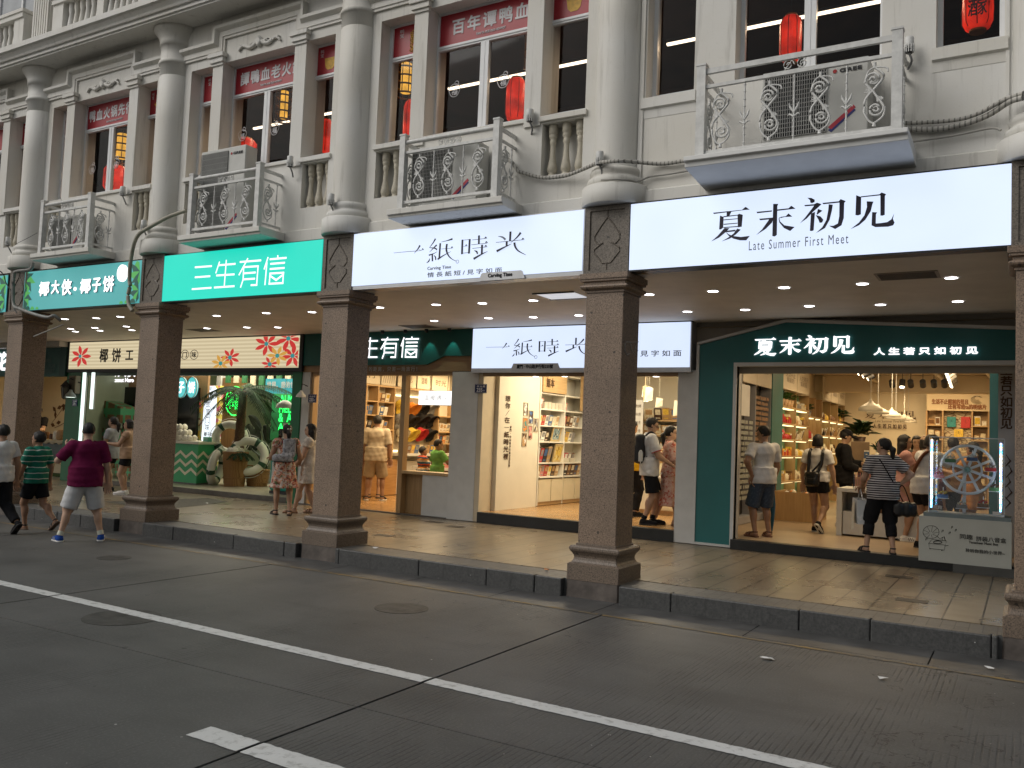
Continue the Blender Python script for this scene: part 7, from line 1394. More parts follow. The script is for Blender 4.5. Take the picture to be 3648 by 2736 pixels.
q=on((500,900,.6029),855,900,'y',5.2);t=thing('pendant_lamp','white dome pendant lamp in front of the green neon words','lamp',q);MB().lathe([(.2,-.07),(.18,.0),(.1,.07),(.04,.1)],q[0],5.2,20,cz=q[2],caps=False).build('shade',trimw,t);MB().tube([(q[0],5.2,q[2]+.1),(q[0],5.2,3.29)],.006,4).build('cord',trimw,t);MB().sphere((q[0],5.2,q[2]),.05,8).build('bulb',MATS['bulb_warm'],t)
# dark opening, lit characters and boxes at the left end
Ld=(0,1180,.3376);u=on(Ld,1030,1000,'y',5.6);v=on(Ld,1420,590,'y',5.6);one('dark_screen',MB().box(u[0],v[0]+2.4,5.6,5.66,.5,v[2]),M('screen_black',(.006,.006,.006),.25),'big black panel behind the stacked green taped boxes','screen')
one('brown_board',MB().box(u[0]-.3,v[0]+2.6,5.7,5.76,v[2]-.3,3.29),M('board_brown',(.23,.13,.055),.5,.1),'brown board above the black panel','board')
u=on(Ld,1152,470,'y',5.3);v=on(Ld,1418,418,'y',5.3);t=thing('lit_lettering','glowing white characters over the black panel','sign',((u[0]+v[0])/2,5.3,u[2]));letter('lettering','椰大侠',u[0],v[0]+.05,u[2]-.02,u[2]+.22,5.3,sl_m,t,.012);u=on(Ld,1152,535,'y',5.3);letter('small_lettering','Coconut Hero',u[0],v[0],u[2],u[2]+.10,5.3,sl_m,t,.006)
cb,ct_,cp_=_new('taped_carton');co=_coord(ct_,(1,1,1),'Generated');sp3=ct_.nodes.new('ShaderNodeSeparateXYZ');ct_.links.new(co,sp3.inputs[0])
tape=None
for ax in (0,1,2):
    f=_math(ct_,'FRACT',_math(ct_,'MULTIPLY',sp3.outputs[ax],2. if ax!=2 else 1.));g=_math(ct_,'MULTIPLY',_math(ct_,'GREATER_THAN',f,.36),_math(ct_,'LESS_THAN',f,.64));tape=g if tape is None else _math(ct_,'MAXIMUM',tape,_math(ct_,'MULTIPLY',g,1.))
ct_.links.new(_mix(ct_,tape,(.25,.13,.06),(.10,.42,.20)),cp_.inputs['Base Color']);cp_.inputs['Roughness'].default_value=.45
bo=[(880,1090,950,820),(870,1060,1075,955),(860,1060,1200,1080),(1060,1200,1010,880),(1070,1180,1150,1020),(1205,1290,1185,1060),(1205,1280,1310,1190),(1205,1275,1440,1318),(1205,1272,1525,1445),(1295,1400,1145,1020),(1290,1375,1275,1155),(1290,1355,1360,1280),(1282,1365,1440,1365),(1280,1375,1525,1445),(1120,1200,1310,1190),(1120,1200,1440,1318)]
for k,(a0,a1,b0,b1) in enumerate(bo):
    y=WL+.55+(.0 if a0>1100 else .35);u=on(Ld,a0,b0,'y',y);v=on(Ld,a1,b1,'y',y);w=v[0]-u[0];h=v[2]-u[2]
    if k==3:
        mb=MB().box(0,w*1.5,0,.45,0,.4);an=-.22;mb.v=[(u[0]+.02+a*math.cos(an)-c*math.sin(an)*0,y+b,u[2]+.28+c+a*math.sin(an)) for a,b,c in mb.v]
    else: mb=MB().box(u[0],v[0]-.012,y,y+.42,u[2],v[2]-.008)
    one('carton',mb,cb,'cardboard box bound in green tape, '+('topmost of the tall left stack','second from the top of the tall left stack','third from the top of the tall left stack','tilted one sliding off the tall stack','behind the shoulder of the woman in grey','top of the middle stack','second of the middle stack','third of the middle stack','lowest of the middle stack','top of the stack beside the pillar','second of the stack beside the pillar','third of the stack beside the pillar','fourth of the stack beside the pillar','lowest of the stack beside the pillar','behind the maroon shirt, upper','behind the maroon shirt, lower')[k],'box','cartons with green tape',bevel=.012)
# lantern, flood lamp and speaker on the wide green post
u=on(Ld,792,560,'y',WL-.12);t=thing('speaker','small brown speaker box on the wide green post','speaker',u);MB().box(u[0]-.13,u[0]+.13,WL-.2,WL-.062,u[2]-.22,u[2]+.2).build('cabinet',M('speaker_brown',(.16,.12,.07),.6),t);MB().box(u[0]-.1,u[0]+.1,WL-.206,WL-.2005,u[2]-.18,u[2]+.16).build('speaker_grille',M('speaker_grille',(.09,.075,.05),.7),t)
u=on(Ld,688,630,'y',WL-.3);t=thing('wall_lantern','black iron lantern beside the wide green post','lamp',u);MB().lathe([(.03,-.2),(.06,-.17),(.09,.08),(.07,.1)],u[0],u[1],6,0,False,cz=u[2]).build('lantern_glass',M('lantern_glass_dark',(.1,.09,.07),.2),t);m=MB()
for k in range(6): a=k*math.pi/3;m.tube([(u[0]+.06*math.cos(a),u[1]+.06*math.sin(a),u[2]-.17),(u[0]+.092*math.cos(a),u[1]+.092*math.sin(a),u[2]+.08)],.008,4)
m.lathe([(.12,.10),(.06,.18),(.015,.24)],u[0],u[1],6,0,False,cz=u[2]);m.tube([(u[0],u[1],u[2]+.24),(u[0]+.1,u[1]+.05,u[2]+.3),(u[0]+.25,u[1]+.22,u[2]+.2)],.012,5);m.build('lantern_cage',black,t)
u=on(Ld,745,670,'y',WL-.25);t=thing('wall_lamp','grey bell lamp between the iron lantern and the speaker','lamp',u);MB().lathe([(.13,-.06),(.11,0),(.05,.07),(.03,.12)],u[0],u[1],16,cz=u[2],caps=False).build('shade',M('shade_grey',(.28,.3,.28),.4),t);MB().lathe([(.1,-.062),(.1,-.058)],u[0],u[1],16,cz=u[2]).build('bulb',EM('cold_bulb',(.85,1,.9),2.5),t)
# ================================================================ FLOWER SHOP at the far left
u=on(Ld,400,1165,'y',4.6);v=on(Ld,680,1165,'y',4.6);t=thing('flower_counter','slate blue tiled counter with a scalloped cream edge at the far left','counter',(v[0]-1,4.6,.2))
MB().box(-20,v[0],4.6,5.1,.55,1.12).build('counter_body',M('slate_tile',(.05,.075,.075),.5,.2,6),t);MB().box(-20,v[0]+.03,4.55,5.12,1.1205,u[2]).build('counter_top',M('counter_cream',(.42,.35,.22),.5),t);MB().box(-20,v[0],4.6,5.1,.205,.30).build('grass_base',M('moss',(.035,.06,.012),.9,.4,20),t)
m=MB();n=9
for k in range(n): x=v[0]-.16-.3*k;m.prism([(x+.15*math.cos(q_),1.115+.1*math.sin(q_)) for q_ in np.linspace(math.pi,2*math.pi,10)],4.57,4.597);m.prism([(x+.15*math.cos(q_),.42+.12*math.sin(q_)) for q_ in np.linspace(0,math.pi,10)]+[(x-.15,.3),(x+.15,.3)][0:2],4.57,4.597)
m.build('scallop_edge',MATS['counter_cream'],t)
t=thing('wall_painting','dark leafy branch painted on the cream side wall','painting',(-15.7,6.,1.8));m=MB();lf=M('painted_leaf',(.10,.045,.02),.7)
u=on(Ld,600,1000,'y',6.5);one('painted_wall',MB().box(u[0]-1.2,-15.75,6.52,6.56,.21,3.19),cream,'cream wall behind the flower counter','wall')
for a_,b_,an in ((585,850,2.4),(660,845,1.2),(675,890,-.3),(580,920,1.7),(590,970,.2),(575,1000,2.9),(640,1040,-.9),(600,815,.3),(640,790,.1),(700,790,.2)):
    p_=on(Ld,a_,b_,'y',6.5);L_=.22;dx,dz=math.cos(an),math.sin(an);m.prism([(p_[0],p_[2]),(p_[0]+dx*L_*.5-dz*.06,p_[2]+dz*L_*.5+dx*.06),(p_[0]+dx*L_,p_[2]+dz*L_),(p_[0]+dx*L_*.5+dz*.06,p_[2]+dz*L_*.5-dx*.06)],6.508,6.518)
pts=[tuple(on(Ld,a_,b_,'y',6.515)) for a_,b_ in ((545,970),(600,900),(650,830),(700,760))];m.tube(pts,.008,4);m.tube([tuple(on(Ld,a_,b_,'y',6.515)) for a_,b_ in ((575,1020),(640,990),(690,960))],.008,4);m.build('leaves',lf,t)
for k,(a_,b_,w_) in enumerate(((470,1110,.16),(580,1100,.2),(640,1090,.3),(520,1130,.1))):
    p_=on(Ld,a_,1158,'y',4.75);h_=on(Ld,a_,b_-50,'y',4.75)[2]-p_[2];one('jar',MB().lathe([(w_*.4,0),(w_*.5,h_*.2),(w_*.5,h_*.8),(w_*.35,h_)],p_[0],4.8,14,cz=p_[2]+.002),G(('brown','white','tan','dark brown')[k]),('small brown jar','white flower vase','tan box','dark cup')[k]+' on the flower shop counter','jar','jars on the flower shop counter')
# ================================================================ LITTER on the street
pw=M('litter_white',(.6,.6,.58),.7)
def litter(px,py,z,r,label,col=None):
    q=at(px,py,'z',z);m=MB();n=7;m.add([(q[0]+r*rnd.uniform(.5,1)*math.cos(a),q[1]+r*.7*rnd.uniform(.5,1)*math.sin(a),z+rnd.uniform(.003,.022)) for a in np.linspace(0,6.28,n+1)[:-1]]+[(q[0],q[1],z+.02)],[(i,(i+1)%n,n) for i in range(n)]);one('litter',m,col or pw,label,'litter','scraps of litter')
litter(3348+740*.2412,2050+1380*.2412,.002,.05,'crumpled white paper in the gutter near the right pillar');litter(2432+545*.5497,1950+725*.5497,.002,.07,'flattened white wrapper on the road right of the middle');litter(2432+1290*.5497,1950+855*.5497,.002,.05,'small pale scrap on the road at the right')
litter(1216+1330*.5497,1950+150*.5497,.186,.05,'orange scrap on the kerb left of the middle pillar',G('orange'));litter(1040+1650*.1808,1750+1130*.1808,.187,.05,'bent white straw wrapper on the kerb by the second pillar');litter(1216+1410*.5497,1950+265*.5497,.0,.05,'white scrap under the kerb left of the middle pillar');litter(400+1870*.1808,1650+800*.1808,.192,.05,'pale scrap on the pavement by the left pillar')
for px,py,r,lab in ((1216+390*.5497,1950+395*.5497,.26,'round iron cover sunk in the road left of the middle pillar'),(740*.5497,1950+68*.5497,.2,'small round iron cover near the man in maroon'),(790*.5497,1950+455*.5497,.32,'dark round patch beside the worn part of the white line')):
    q=at(px,py,'z',0);m=MB().lathe([(r,.001),(r,.0035)],q[0],q[1],28);one('manhole_cover',m,M('cover_iron',(.045,.043,.04),.6,.5,9,.5,40),lab,'manhole cover','round covers in the road')
# ================================================================ PEOPLE: one continuous skin surface each, clothes over it
def surfnet(f,lo,hi,h):
    lo=np.array(lo,float);n=np.maximum(4,np.ceil((np.array(hi)-lo)/h).astype(int)+1);ax=[lo[i]+h*np.arange(n[i]) for i in range(3)]
    X,Y,Z=np.meshgrid(*ax,indexing='ij');D=f(np.stack([X.ravel(),Y.ravel(),Z.ravel()],1)).reshape(n);s=D<0
    cs=[(a,b,c) for a in (0,1) for b in (0,1) for c in (0,1)];cut=lambda A,c:A[c[0]:n[0]-1+c[0],c[1]:n[1]-1+c[1],c[2]:n[2]-1+c[2]]
    cnt=sum(cut(s,c).astype(int) for c in cs);act=(cnt>0)&(cnt<8);ids=-np.ones(act.shape,int);ii=np.argwhere(act);ids[act]=np.arange(len(ii))
    acc=np.zeros((len(ii),3));w=np.zeros(len(ii))
    for a in cs:
        for ax_ in range(3):
            if a[ax_]: continue
            b=list(a);b[ax_]=1;d0=D[ii[:,0]+a[0],ii[:,1]+a[1],ii[:,2]+a[2]];d1=D[ii[:,0]+b[0],ii[:,1]+b[1],ii[:,2]+b[2]];m=(d0<0)!=(d1<0);t=np.where(m,d0/(d0-d1+1e-12),0)
            p=np.tile(np.array(a,float),(len(ii),1));p[:,ax_]=t;acc+=p*m[:,None];w+=m
    V=lo+h*(ii+acc/np.maximum(w,1)[:,None]);Fs=[]
    for ax_ in range(3):
        u,v=(ax_+1)%3,(ax_+2)%3;sl0=[slice(1,-1)]*3;sl0[ax_]=slice(0,-1);sl1=[slice(1,-1)]*3;sl1[ax_]=slice(1,None)
        a=s[tuple(sl0)];b=s[tuple(sl1)];e=np.argwhere(a!=b)
        if not len(e): continue
        g=e.copy();g[:,u]+=1;g[:,v]+=1
        def q(du,dv): x=g.copy();x[:,u]-=du;x[:,v]-=dv;return ids[x[:,0],x[:,1],x[:,2]]
        F=np.stack([q(1,1),q(0,1),q(0,0),q(1,0)],1);fl=~a[e[:,0],e[:,1],e[:,2]];F[fl]=F[fl][:,::-1];F=F[(F>=0).all(1)];Fs.append(F)
    return V,np.concatenate(Fs)
def cap(P,a,b,ra,rb):
    a=np.array(a,float);b=np.array(b,float);d=b-a;t=np.clip((P-a)@d/(d@d+1e-12),0,1);return np.linalg.norm(P-a-t[:,None]*d,axis=1)-(ra+(rb-ra)*t)
def ell(P,c,r,M_=None):
    q=P-np.array(c);q=q@M_ if M_ is not None else q;k0=np.linalg.norm(q/np.array(r),axis=1);k1=np.linalg.norm(q/np.array(r)**2,axis=1);return k0*(k0-1)/np.maximum(k1,1e-9)
def smin(a,b,k): h=np.clip(.5+.5*(b-a)/k,0,1);return b+(a-b)*h-k*h*(1-h)
def smins(L,k):
    d=L[0]
    for x in L[1:]: d=smin(d,x,k)
    return d
def rotm(yaw,pitch,roll=0):
    cz,sz=math.cos(yaw),math.sin(yaw);cx,sx=math.cos(pitch),math.sin(pitch);cy,sy=math.cos(roll),math.sin(roll)
    return np.array([[cz,-sz,0],[sz,cz,0],[0,0,1]])@np.array([[1,0,0],[0,cx,-sx],[0,sx,cx]])@np.array([[cy,0,sy],[0,1,0],[-sy,0,cy]])
def mesh_of(V,F,name,mat,root):
    me=bpy.data.meshes.new(name);me.from_pydata(V.tolist(),[],F.tolist());me.materials.append(mat);me.polygons.foreach_set('use_smooth',[True]*len(F));me.update()
    o=bpy.data.objects.new(name,me);link(o,root);KIDS.setdefault(root.name,[]).append(o);return o
skinM=M('skin',(.40,.245,.165),.5,.08,12,spec=.3);skinL=M('skin_light',(.47,.30,.21),.5,.08,12,spec=.3);skinD=M('skin_tan',(.31,.175,.11),.5,.08,12,spec=.3)
hairM=M('black_hair',(.010,.008,.007),.62,.5,30,.8,60,stretch=(1,1,.3));eyeM=M('eye',(.02,.012,.01),.2);lipM=M('lips',(.30,.10,.09),.5)
def person(label,pos,face,h=1.65,sex='m',fat=1.,lean=0.,legs=None,arms=None,head=(0,0),hair='short',skin=None,wear=(),hs=1.,res=.0145,group=None,glasses=False,faced=False,seat=0.):
    """face: direction looked at in the street plan. legs: per side (x,y,z) ankle offsets; arms: per side (upper dir, fore dir)"""
    ang=math.atan2(-face[0],face[1]);root=thing('person',label,'person',pos,group,ang,local=True);sk=skin or skinM;f_=sex=='f'
    legs=legs or {-1:(-.06*h,0,0),1:(.06*h,0,0)};arms=arms or {};k=h
    up=rotm(0,-lean);hip0=np.array((0,0,.505*h-seat));U=lambda p:hip0+up@(np.array(p,float)-np.array((0,0,.505*h)))
    sw=(.098 if f_ else .112)*k;hw=.052*k
    J={}
    for s in (-1,1):
        sh=U((s*sw,0,.805*k));ua,fa=arms.get(s,((s*.12,.0,-1),(s*.05,.18,-1)));ua=np.array(ua,float);ua/=np.linalg.norm(ua);fa=np.array(fa,float);fa/=np.linalg.norm(fa)
        el=sh+ua*.172*k;wr=el+fa*.145*k;J['sh',s],J['el',s],J['wr',s],J['fa',s]=sh,el,wr,fa
        hp=hip0+np.array((s*hw,0,0));fx,fy,fz=legs[s];an=np.array((fx,fy,fz+.042*k));L1=.245*k;L2=.235*k;d=an-hp;D=min(np.linalg.norm(d),(L1+L2)*.998);d/=np.linalg.norm(d);an=hp+d*D if np.linalg.norm(an-hp)>D+.02 else an
        c=(L1*L1+D*D-L2*L2)/(2*D);hh=math.sqrt(max(1e-6,L1*L1-c*c));fw=np.array((s*.12,1.,0));fw=fw-d*(fw@d);fw/=np.linalg.norm(fw);J['hp',s],J['kn',s],J['an',s]=hp,hp+d*c+fw*hh,an
    nb=U((0,-.006*k,.832*k));hc=U((0,.008*k,.93*k))+np.array((0,.02*k*math.sin(max(0,-head[1])),0));HM=rotm(head[0],head[1]);Hk=k*hs
    hl=lambda p:hc+HM@(np.array(p)*Hk)
    chest,belly,pelv=U((0,.004*k,.725*k)),U((0,.006*k,.63*k)),U((0,-.004*k,.535*k));cw=(.083 if f_ else .093)*k*(.7+.3*fat);bw=(.072 if f_ else .080)*k*fat;pw=(.094 if f_ else .086)*k*(.6+.4*fat)
    def trunk(P,o=0.):
        L=[ell(P,chest,(cw,.060*k*(.7+.3*fat),.105*k),up),ell(P,belly,(bw,.060*k*fat,.10*k),up),ell(P,pelv,(pw,.068*k*(.7+.3*fat),.075*k),up),cap(P,J['sh',-1]*.86+chest*.14,J['sh',1]*.86+chest*.14,.040*k,.040*k),cap(P,U((0,-.004*k,.79*k)),nb+np.array((0,0,.01*k)),.055*k,.034*k)]
        if f_: L+=[ell(P,U((s*.038*k,.05*k,.735*k)),(.037*k,.034*k,.04*k)) for s in (-1,1)]
        else: L+=[ell(P,U((0,-.045*k,.77*k)),(.075*k,.028*k,.06*k))]
        return smins(L,.03)-o
    def uarm(P,s,o=0.,e=1.): sh=J['sh',s];el=sh+(J['el',s]-sh)*e;return cap(P,sh,el,.035*k,.035*k+(.027-.035)*k*e)-o
    def thigh(P,s,o=0.,e=1.,fl=0.): a=J['hp',s];b=a+(J['kn',s]-a)*e;return cap(P,a,b,.056*k*(.6+.4*fat),.056*k*(.6+.4*fat)+(.036*k-.056*k)*e+fl)-o
    def calf(P,s,o=0.): kn,an=J['kn',s],J['an',s];m=kn+(an-kn)*.32+np.array((0,-.014*k,0));return smin(cap(P,kn,an,.034*k,.020*k),ell(P,m,(.030*k,.033*k,.065*k)),.02)-o
    def headf(P):
        Q=(P-hc)@HM/Hk
        L=[ell(Q,(0,-.006,.012),(.046,.057,.057)),ell(Q,(0,.012,-.026),(.036,.040,.040)),ell(Q,(0,.034,-.050),(.018,.016,.014)),cap(Q,(0,.046,.006),(0,.058,-.012),.0055,.008),ell(Q,(0,.042,-.032),(.015,.012,.007)),ell(Q,(0,.040,.012),(.034,.013,.006))]
        d=smins(L,.014)
        for s in (-1,1): d=smin(d,ell(Q,(s*.046,-.003,-.006),(.006,.012,.018)),.004);d=np.maximum(d,-ell(Q,(s*.019,.053,.0),(.010,.007,.006)))
        return d*Hk
    def body(P):
        d=smins([trunk(P),cap(P,nb-np.array((0,0,.02*k)),hc-np.array((0,.008*k,.03*k)),.034*k*(.8+.2*fat),.031*k)],.025);d=smin(d,headf(P),.012)
        for s in (-1,1):
            d=smin(d,smins([uarm(P,s),cap(P,J['el',s],J['wr',s],.027*k,.0165*k),ell(P,J['el',s]+(J['wr',s]-J['el',s])*.25,(.026*k,.026*k,.03*k))],.015),.018);d=smin(d,smins([thigh(P,s),calf(P,s)],.02),.02)
            a=J['an',s];y=foot(s);d=smin(d,smins([cap(P,a+y*-.012*k-np.array((0,0,.018*k)),a+y*.075*k-np.array((0,0,.026*k)),.022*k,.016*k),cap(P,a+y*.06*k-np.array((0,0,.026*k)),a+y*.115*k-np.array((0,0,.030*k)),.019*k,.012*k)],.012),.012)
        return d
    def foot(s):
        fz=legs[s][2];t=-.9*min(1,fz/.12) if fz>.01 else 0.;a=s*.22;return np.array((math.sin(a)*-1*-1*math.cos(t),math.cos(a)*math.cos(t),math.sin(t)))
    pts=np.array([J[q] for q in J if q[0]!='fa']+[hc,nb]);lo=pts.min(0)-np.array((.11,.12,.10))*k*.9-.02;hi=pts.max(0)+np.array((.11,.12,.085))*k*.9+.02;lo[2]=max(lo[2],-.03)
    V,F=surfnet(body,lo,hi,res);Vs=[V];Fs=[F];nv=len(V)
    for s in (-1,1):   # hands: palm, four unequal bent fingers and a thumb from the side of the palm
        wr,fa=J['wr',s],J['fa',s];side=np.array((1.,0,0))if abs(fa[0])<.8 else np.array((0,1.,0));pn=np.cross(fa,side);pn/=np.linalg.norm(pn);pn*=1 if pn[0]*s<0 or abs(pn[0])<.3 else -1
        sd=np.cross(fa,pn);sd/=np.linalg.norm(sd);sd*=1 if sd[1]>=0 else -1;u=k*.088
        def hand(P):
            L=[cap(P,wr-fa*.03*k,wr+fa*.1*u,.0165*k,.016*k),ell(P,wr+fa*.42*u,(.38*u,.15*u,.45*u),np.stack([sd,pn,fa],1))];d=smins(L,.012)
            for i,(o,l) in enumerate(((.27,.50),(.09,.56),(-.09,.52),(-.26,.40))):
                b=wr+fa*.75*u+sd*o*u;m=b+(fa*.92+pn*.35)*l*.5*u;t=m+(fa*.55+pn*.8)*l*.5*u;d=smin(d,np.minimum(cap(P,b,m,.088*u,.08*u),cap(P,m,t,.08*u,.062*u)),.006)
            b=wr+fa*.22*u+sd*.32*u;m=b+(fa*.7+sd*.62+pn*.15)*.32*u;t=m+(fa*.9+sd*.2+pn*.3)*.30*u;return smin(d,np.minimum(cap(P,b,m,.115*u,.09*u),cap(P,m,t,.09*u,.07*u)),.008)
        c=wr+fa*.06*k;V,F=surfnet(hand,c-.105*k,c+.105*k,.0068);Vs.append(V);Fs.append(F+nv);nv+=len(V)
    mesh_of(np.concatenate(Vs),np.concatenate(Fs),'body',sk,root)
    if faced:
        for s in (-1,1):
            m=MB().sphere(hl((s*.019,.0445,.0)),.0078*Hk,8);o=m.build('eye',eyeM,None);link_child(o,root)
            m=MB().tube([hl((s*.010,.0525,.013)),hl((s*.020,.0515,.016)),hl((s*.030,.046,.012))],.0024*Hk,5);link_child(m.build('eyebrow',hairM,None),root)
        link_child(MB().tube([hl((-.012,.0515,-.032)),hl((0,.0545,-.031)),hl((.012,.0515,-.032))],.0034*Hk,5).build('mouth',lipM,None),root)
    if glasses:
        m=MB()
        for s in (-1,1): m.tube([hl((s*.021+.015*math.cos(t),.061,.0+.011*math.sin(t))) for t in np.linspace(0,6.3,14)],.0018*Hk,4);m.tube([hl((s*.036,.060,.003)),hl((s*.05,.0,.003))],.0018*Hk,4)
        m.tube([hl((-.006,.063,.002)),hl((.006,.063,.002))],.0018*Hk,4);link_child(m.build('glasses',black,None),root)
    # hair
    def hairf(P):
        Q=(P-hc)@HM/Hk;d=ell(Q,(0,-.008,.016),(.052,.063,.061));fr=np.maximum(Q[:,1]-(.030+.0*Q[:,2]),-(Q[:,2]-.040))
        if hair=='buzz': d=ell(Q,(0,-.008,.014),(.0485,.0595,.0595))
        cutf=np.minimum(.040-Q[:,2],Q[:,1]-.010-.35*np.maximum(0,Q[:,2]))   # face opening
        low={'short':-.030,'buzz':-.022,'bob':-.052,'long':-.06,'tail':-.035}[hair]
        if hair in('bob','long'): d=smin(d,ell(Q,(0,-.018,-.028),(.056,.050,.05)),.02)
        wv=.0022*np.sin(Q[:,0]*150+Q[:,2]*60)*np.cos(Q[:,1]*120);d=d+wv;d=np.maximum(d,cutf);d=np.maximum(d,low-Q[:,2]+(.0 if hair!='short' else .3*np.maximum(0,Q[:,1])))
        if hair=='long': d=smin(d,smins([cap(Q,(s*.03,-.032,-.03),(s*.028,-.05,-.16),.03,.02) for s in (-1,0,1)],.02),.012)
        if hair=='tail': d=smin(d,smins([cap(Q,(0,-.06,.0),(.0,-.082,-.03),.018,.024),cap(Q,(0,-.082,-.03),(.006,-.078,-.13),.026,.012)],.012),.008)
        return d*Hk
    if hair!='none':
        q=np.array([hl(p) for p in ((-.08,-.13,-.2 if hair in('tail','long') else -.09),(.08,.08,.09),(.08,-.13,-.2 if hair in('tail','long') else -.09),(-.08,.08,.09))]);V,F=surfnet(hairf,q.min(0)-.02,q.max(0)+.02,.0085);mesh_of(V,F,'hair',hairM,root)
    fold=lambda P,a=.0035:a*(np.sin(P[:,2]*47+P[:,0]*23)*np.sin(P[:,0]*31-P[:,2]*19+P[:,1]*17))
    for w in wear:
        kind,mat=w[0],w[1];opt=w[2] if len(w)>2 else {}
        if kind in('shirt','dress','jacket'):
            sl=opt.get('sleeve',.62);hem=opt.get('hem',.475 if kind!='dress' else .30)*k;off=opt.get('off',.016 if kind!='jacket' else .024);fl=opt.get('flare',0.)
            def sh_(P):
                d=trunk(P,off+.004);low=U((0,0,.52*k));low_=hip0+np.array((0,-.004*k,hem-.505*k if kind!='dress' else hem-.505*k))
                if kind!='dress':
                    Q=P-U((0,.0,.55*k));wxh=max(pw*1.03,.054*k+.056*k*(.6+.4*fat))+off+fl+.014;rr_=np.sqrt((Q[:,0]/wxh)**2+(Q[:,1]/(.072*k*(.7+.3*fat)+off+fl+.016))**2);sk_=np.maximum((rr_-1)*.07*k,np.abs(P[:,2]-(hem+.62*k)/2)-( .62*k-hem)/2-.01);d=smin(d,sk_,.04)
                else:
                    t=np.clip((.60*k-P[:,2])/(.60*k-hem),0,1);wx=(bw+off)+(pw+off+.02+fl-bw-off)*t**.8;wy=(.06*k*fat+off)+(.02+fl)*t;ripple=.012*t*np.sin(np.arctan2(P[:,1],P[:,0])*9);rr_=np.sqrt((P[:,0]/(wx+ripple))**2+(P[:,1]/(wy+ripple))**2);d=smin(d,np.maximum((rr_-1)*.07*k,np.abs(P[:,2]-(hem+.60*k)/2)-(.60*k-hem)/2),.03)
                d=np.maximum(d,hem+.003-P[:,2])
                for s in (-1,1):
                    e=min(sl,1.);a=J['sh',s];v=J['el',s]-a;L=np.linalg.norm(v);v/=L
                    if sl>0:
                        g=np.maximum(cap(P,a,a+v*L*1.15,.040*k+off*.8,.036*k+off*(1.1 if sl<1 else .9)),(P-a)@v-L*e);d=smin(d,g,.022)
                        if sl>1: fa=J['fa',s];g=np.maximum(cap(P,J['el',s],J['wr',s],.030*k+off,.022*k+off),(P-J['el',s])@fa-.145*k*(sl-1));d=smin(d,g,.02)
                nk=np.linalg.norm((P-(nb+np.array((0,.012*k,.022*k))))/np.array((1,1,.8)),axis=1)-.049*k*opt.get('neck',1.);d=np.maximum(d,-nk);d=np.maximum(d,P[:,2]-nb[2]-.03*k)
                return d+fold(P,opt.get('fold',.0035))
            V,F=surfnet(sh_,lo-.04,hi+.04,res*.92);mesh_of(V,F,kind if kind!='shirt' else 'shirt',mat,root)
            if opt.get('cuff'):
                for s in (-1,1):
                    a=J['sh',s];v=J['el',s]-a;c_=a+v*sl;MBc=MB().tube([c_-v*.03,c_+v*.01],.036*k+off*1.45,14,caps=False);link_child(MBc.build('cuff',opt['cuff'],None),root)
        elif kind in('shorts','trousers','skirt'):
            e=opt.get('len',.6);off=opt.get('off',.014);fl=opt.get('flare',.012);top_=U((0,0,opt.get('top',.60)*k))[2]
            def sh2(P):
                d=smin(ell(P,pelv,(pw,.070*k*(.7+.3*fat),.085*k),up),ell(P,belly-np.array((0,0,.03*k)),(bw,.058*k*fat,.07*k),up),.03)-off
                for s in (-1,1):
                    a=J['hp',s];kn=J['kn',s];v=kn-a;L=np.linalg.norm(v);v/=L;g=np.maximum(cap(P,a,kn,.056*k*(.6+.4*fat)+off,.040*k+off+fl),(P-a)@v-L*min(e,1.))
                    if e>1: an=J['an',s];v2=an-kn;L2_=np.linalg.norm(v2);v2/=L2_;g=smin(g,np.maximum(smin(cap(P,kn,an,.037*k+off,.028*k+off+fl*.5),ell(P,kn+v2*L2_*.3+np.array((0,-.012*k,0)),(.034*k+off,.037*k+off,.07*k)),.02),(P-kn)@v2-L2_*(e-1)),.02)
                    d=smin(d,g,.016)
                return np.maximum(d,P[:,2]-top_)+fold(P,.003)
            V,F=surfnet(sh2,lo-.03,hi+.03,res*.92);mesh_of(V,F,kind,mat,root)
        elif kind in('shoes','sandals','slippers','heels'):
            sole=opt.get('sole',black)
            for s in (-1,1):
                a=J['an',s];y=foot(s);xx=np.cross(y,(0,0,1.));xx/=np.linalg.norm(xx);zz_=np.cross(xx,y);B=np.stack([xx,y,zz_],1);g0=a-zz_*.042*k
                def shoe(P):
                    Q=(P-g0)@B/k;d=smins([ell(Q,(0,.085,.018),(.026,.05,.022)),cap(Q,(0,-.012,.020),(0,.06,.024),.0255,.024),cap(Q,(0,-.004,.03),(0,.0,.052),.025,.024)],.014)
                    return np.maximum(d,Q[:,2]-.056)*k
                def sol(P):
                    Q=(P-g0)@B/k;d2=np.minimum(cap(Q*np.array((1,1,0)),(0,-.012,0),(0,.10,0),.0285,.0285),9);return np.maximum(d2,np.abs(Q[:,2]-.005)-.0075)*k
                def strp(P):
                    Q=(P-g0)@B/k;d=smins([ell(Q,(0,.085,.016),(.0235,.045,.021)),cap(Q,(0,-.012,.02),(0,.06,.024),.0235,.0225),cap(Q,(0,-.004,.03),(0,0,.06),.0245,.022)],.012)-.0015;m=np.minimum(np.minimum(np.abs(Q[:,1]-.088)-.012,np.abs(Q[:,1]-.05)-.008),np.abs(Q[:,2]-.048)-.006);return np.maximum(d,m)*k
                c_=g0+y*.045*k;lo2=c_-.085*k;hi2=c_+.085*k;hi2[2]+=.0
                if kind=='shoes': V,F=surfnet(shoe,lo2,hi2,.0085);mesh_of(V,F,'shoe',mat,root)
                else: V,F=surfnet(strp,lo2,hi2,.0065);mesh_of(V,F,'sandal_strap',mat,root)
                V,F=surfnet(sol,lo2,hi2,.0075);mesh_of(V,F,'sole',sole,root)
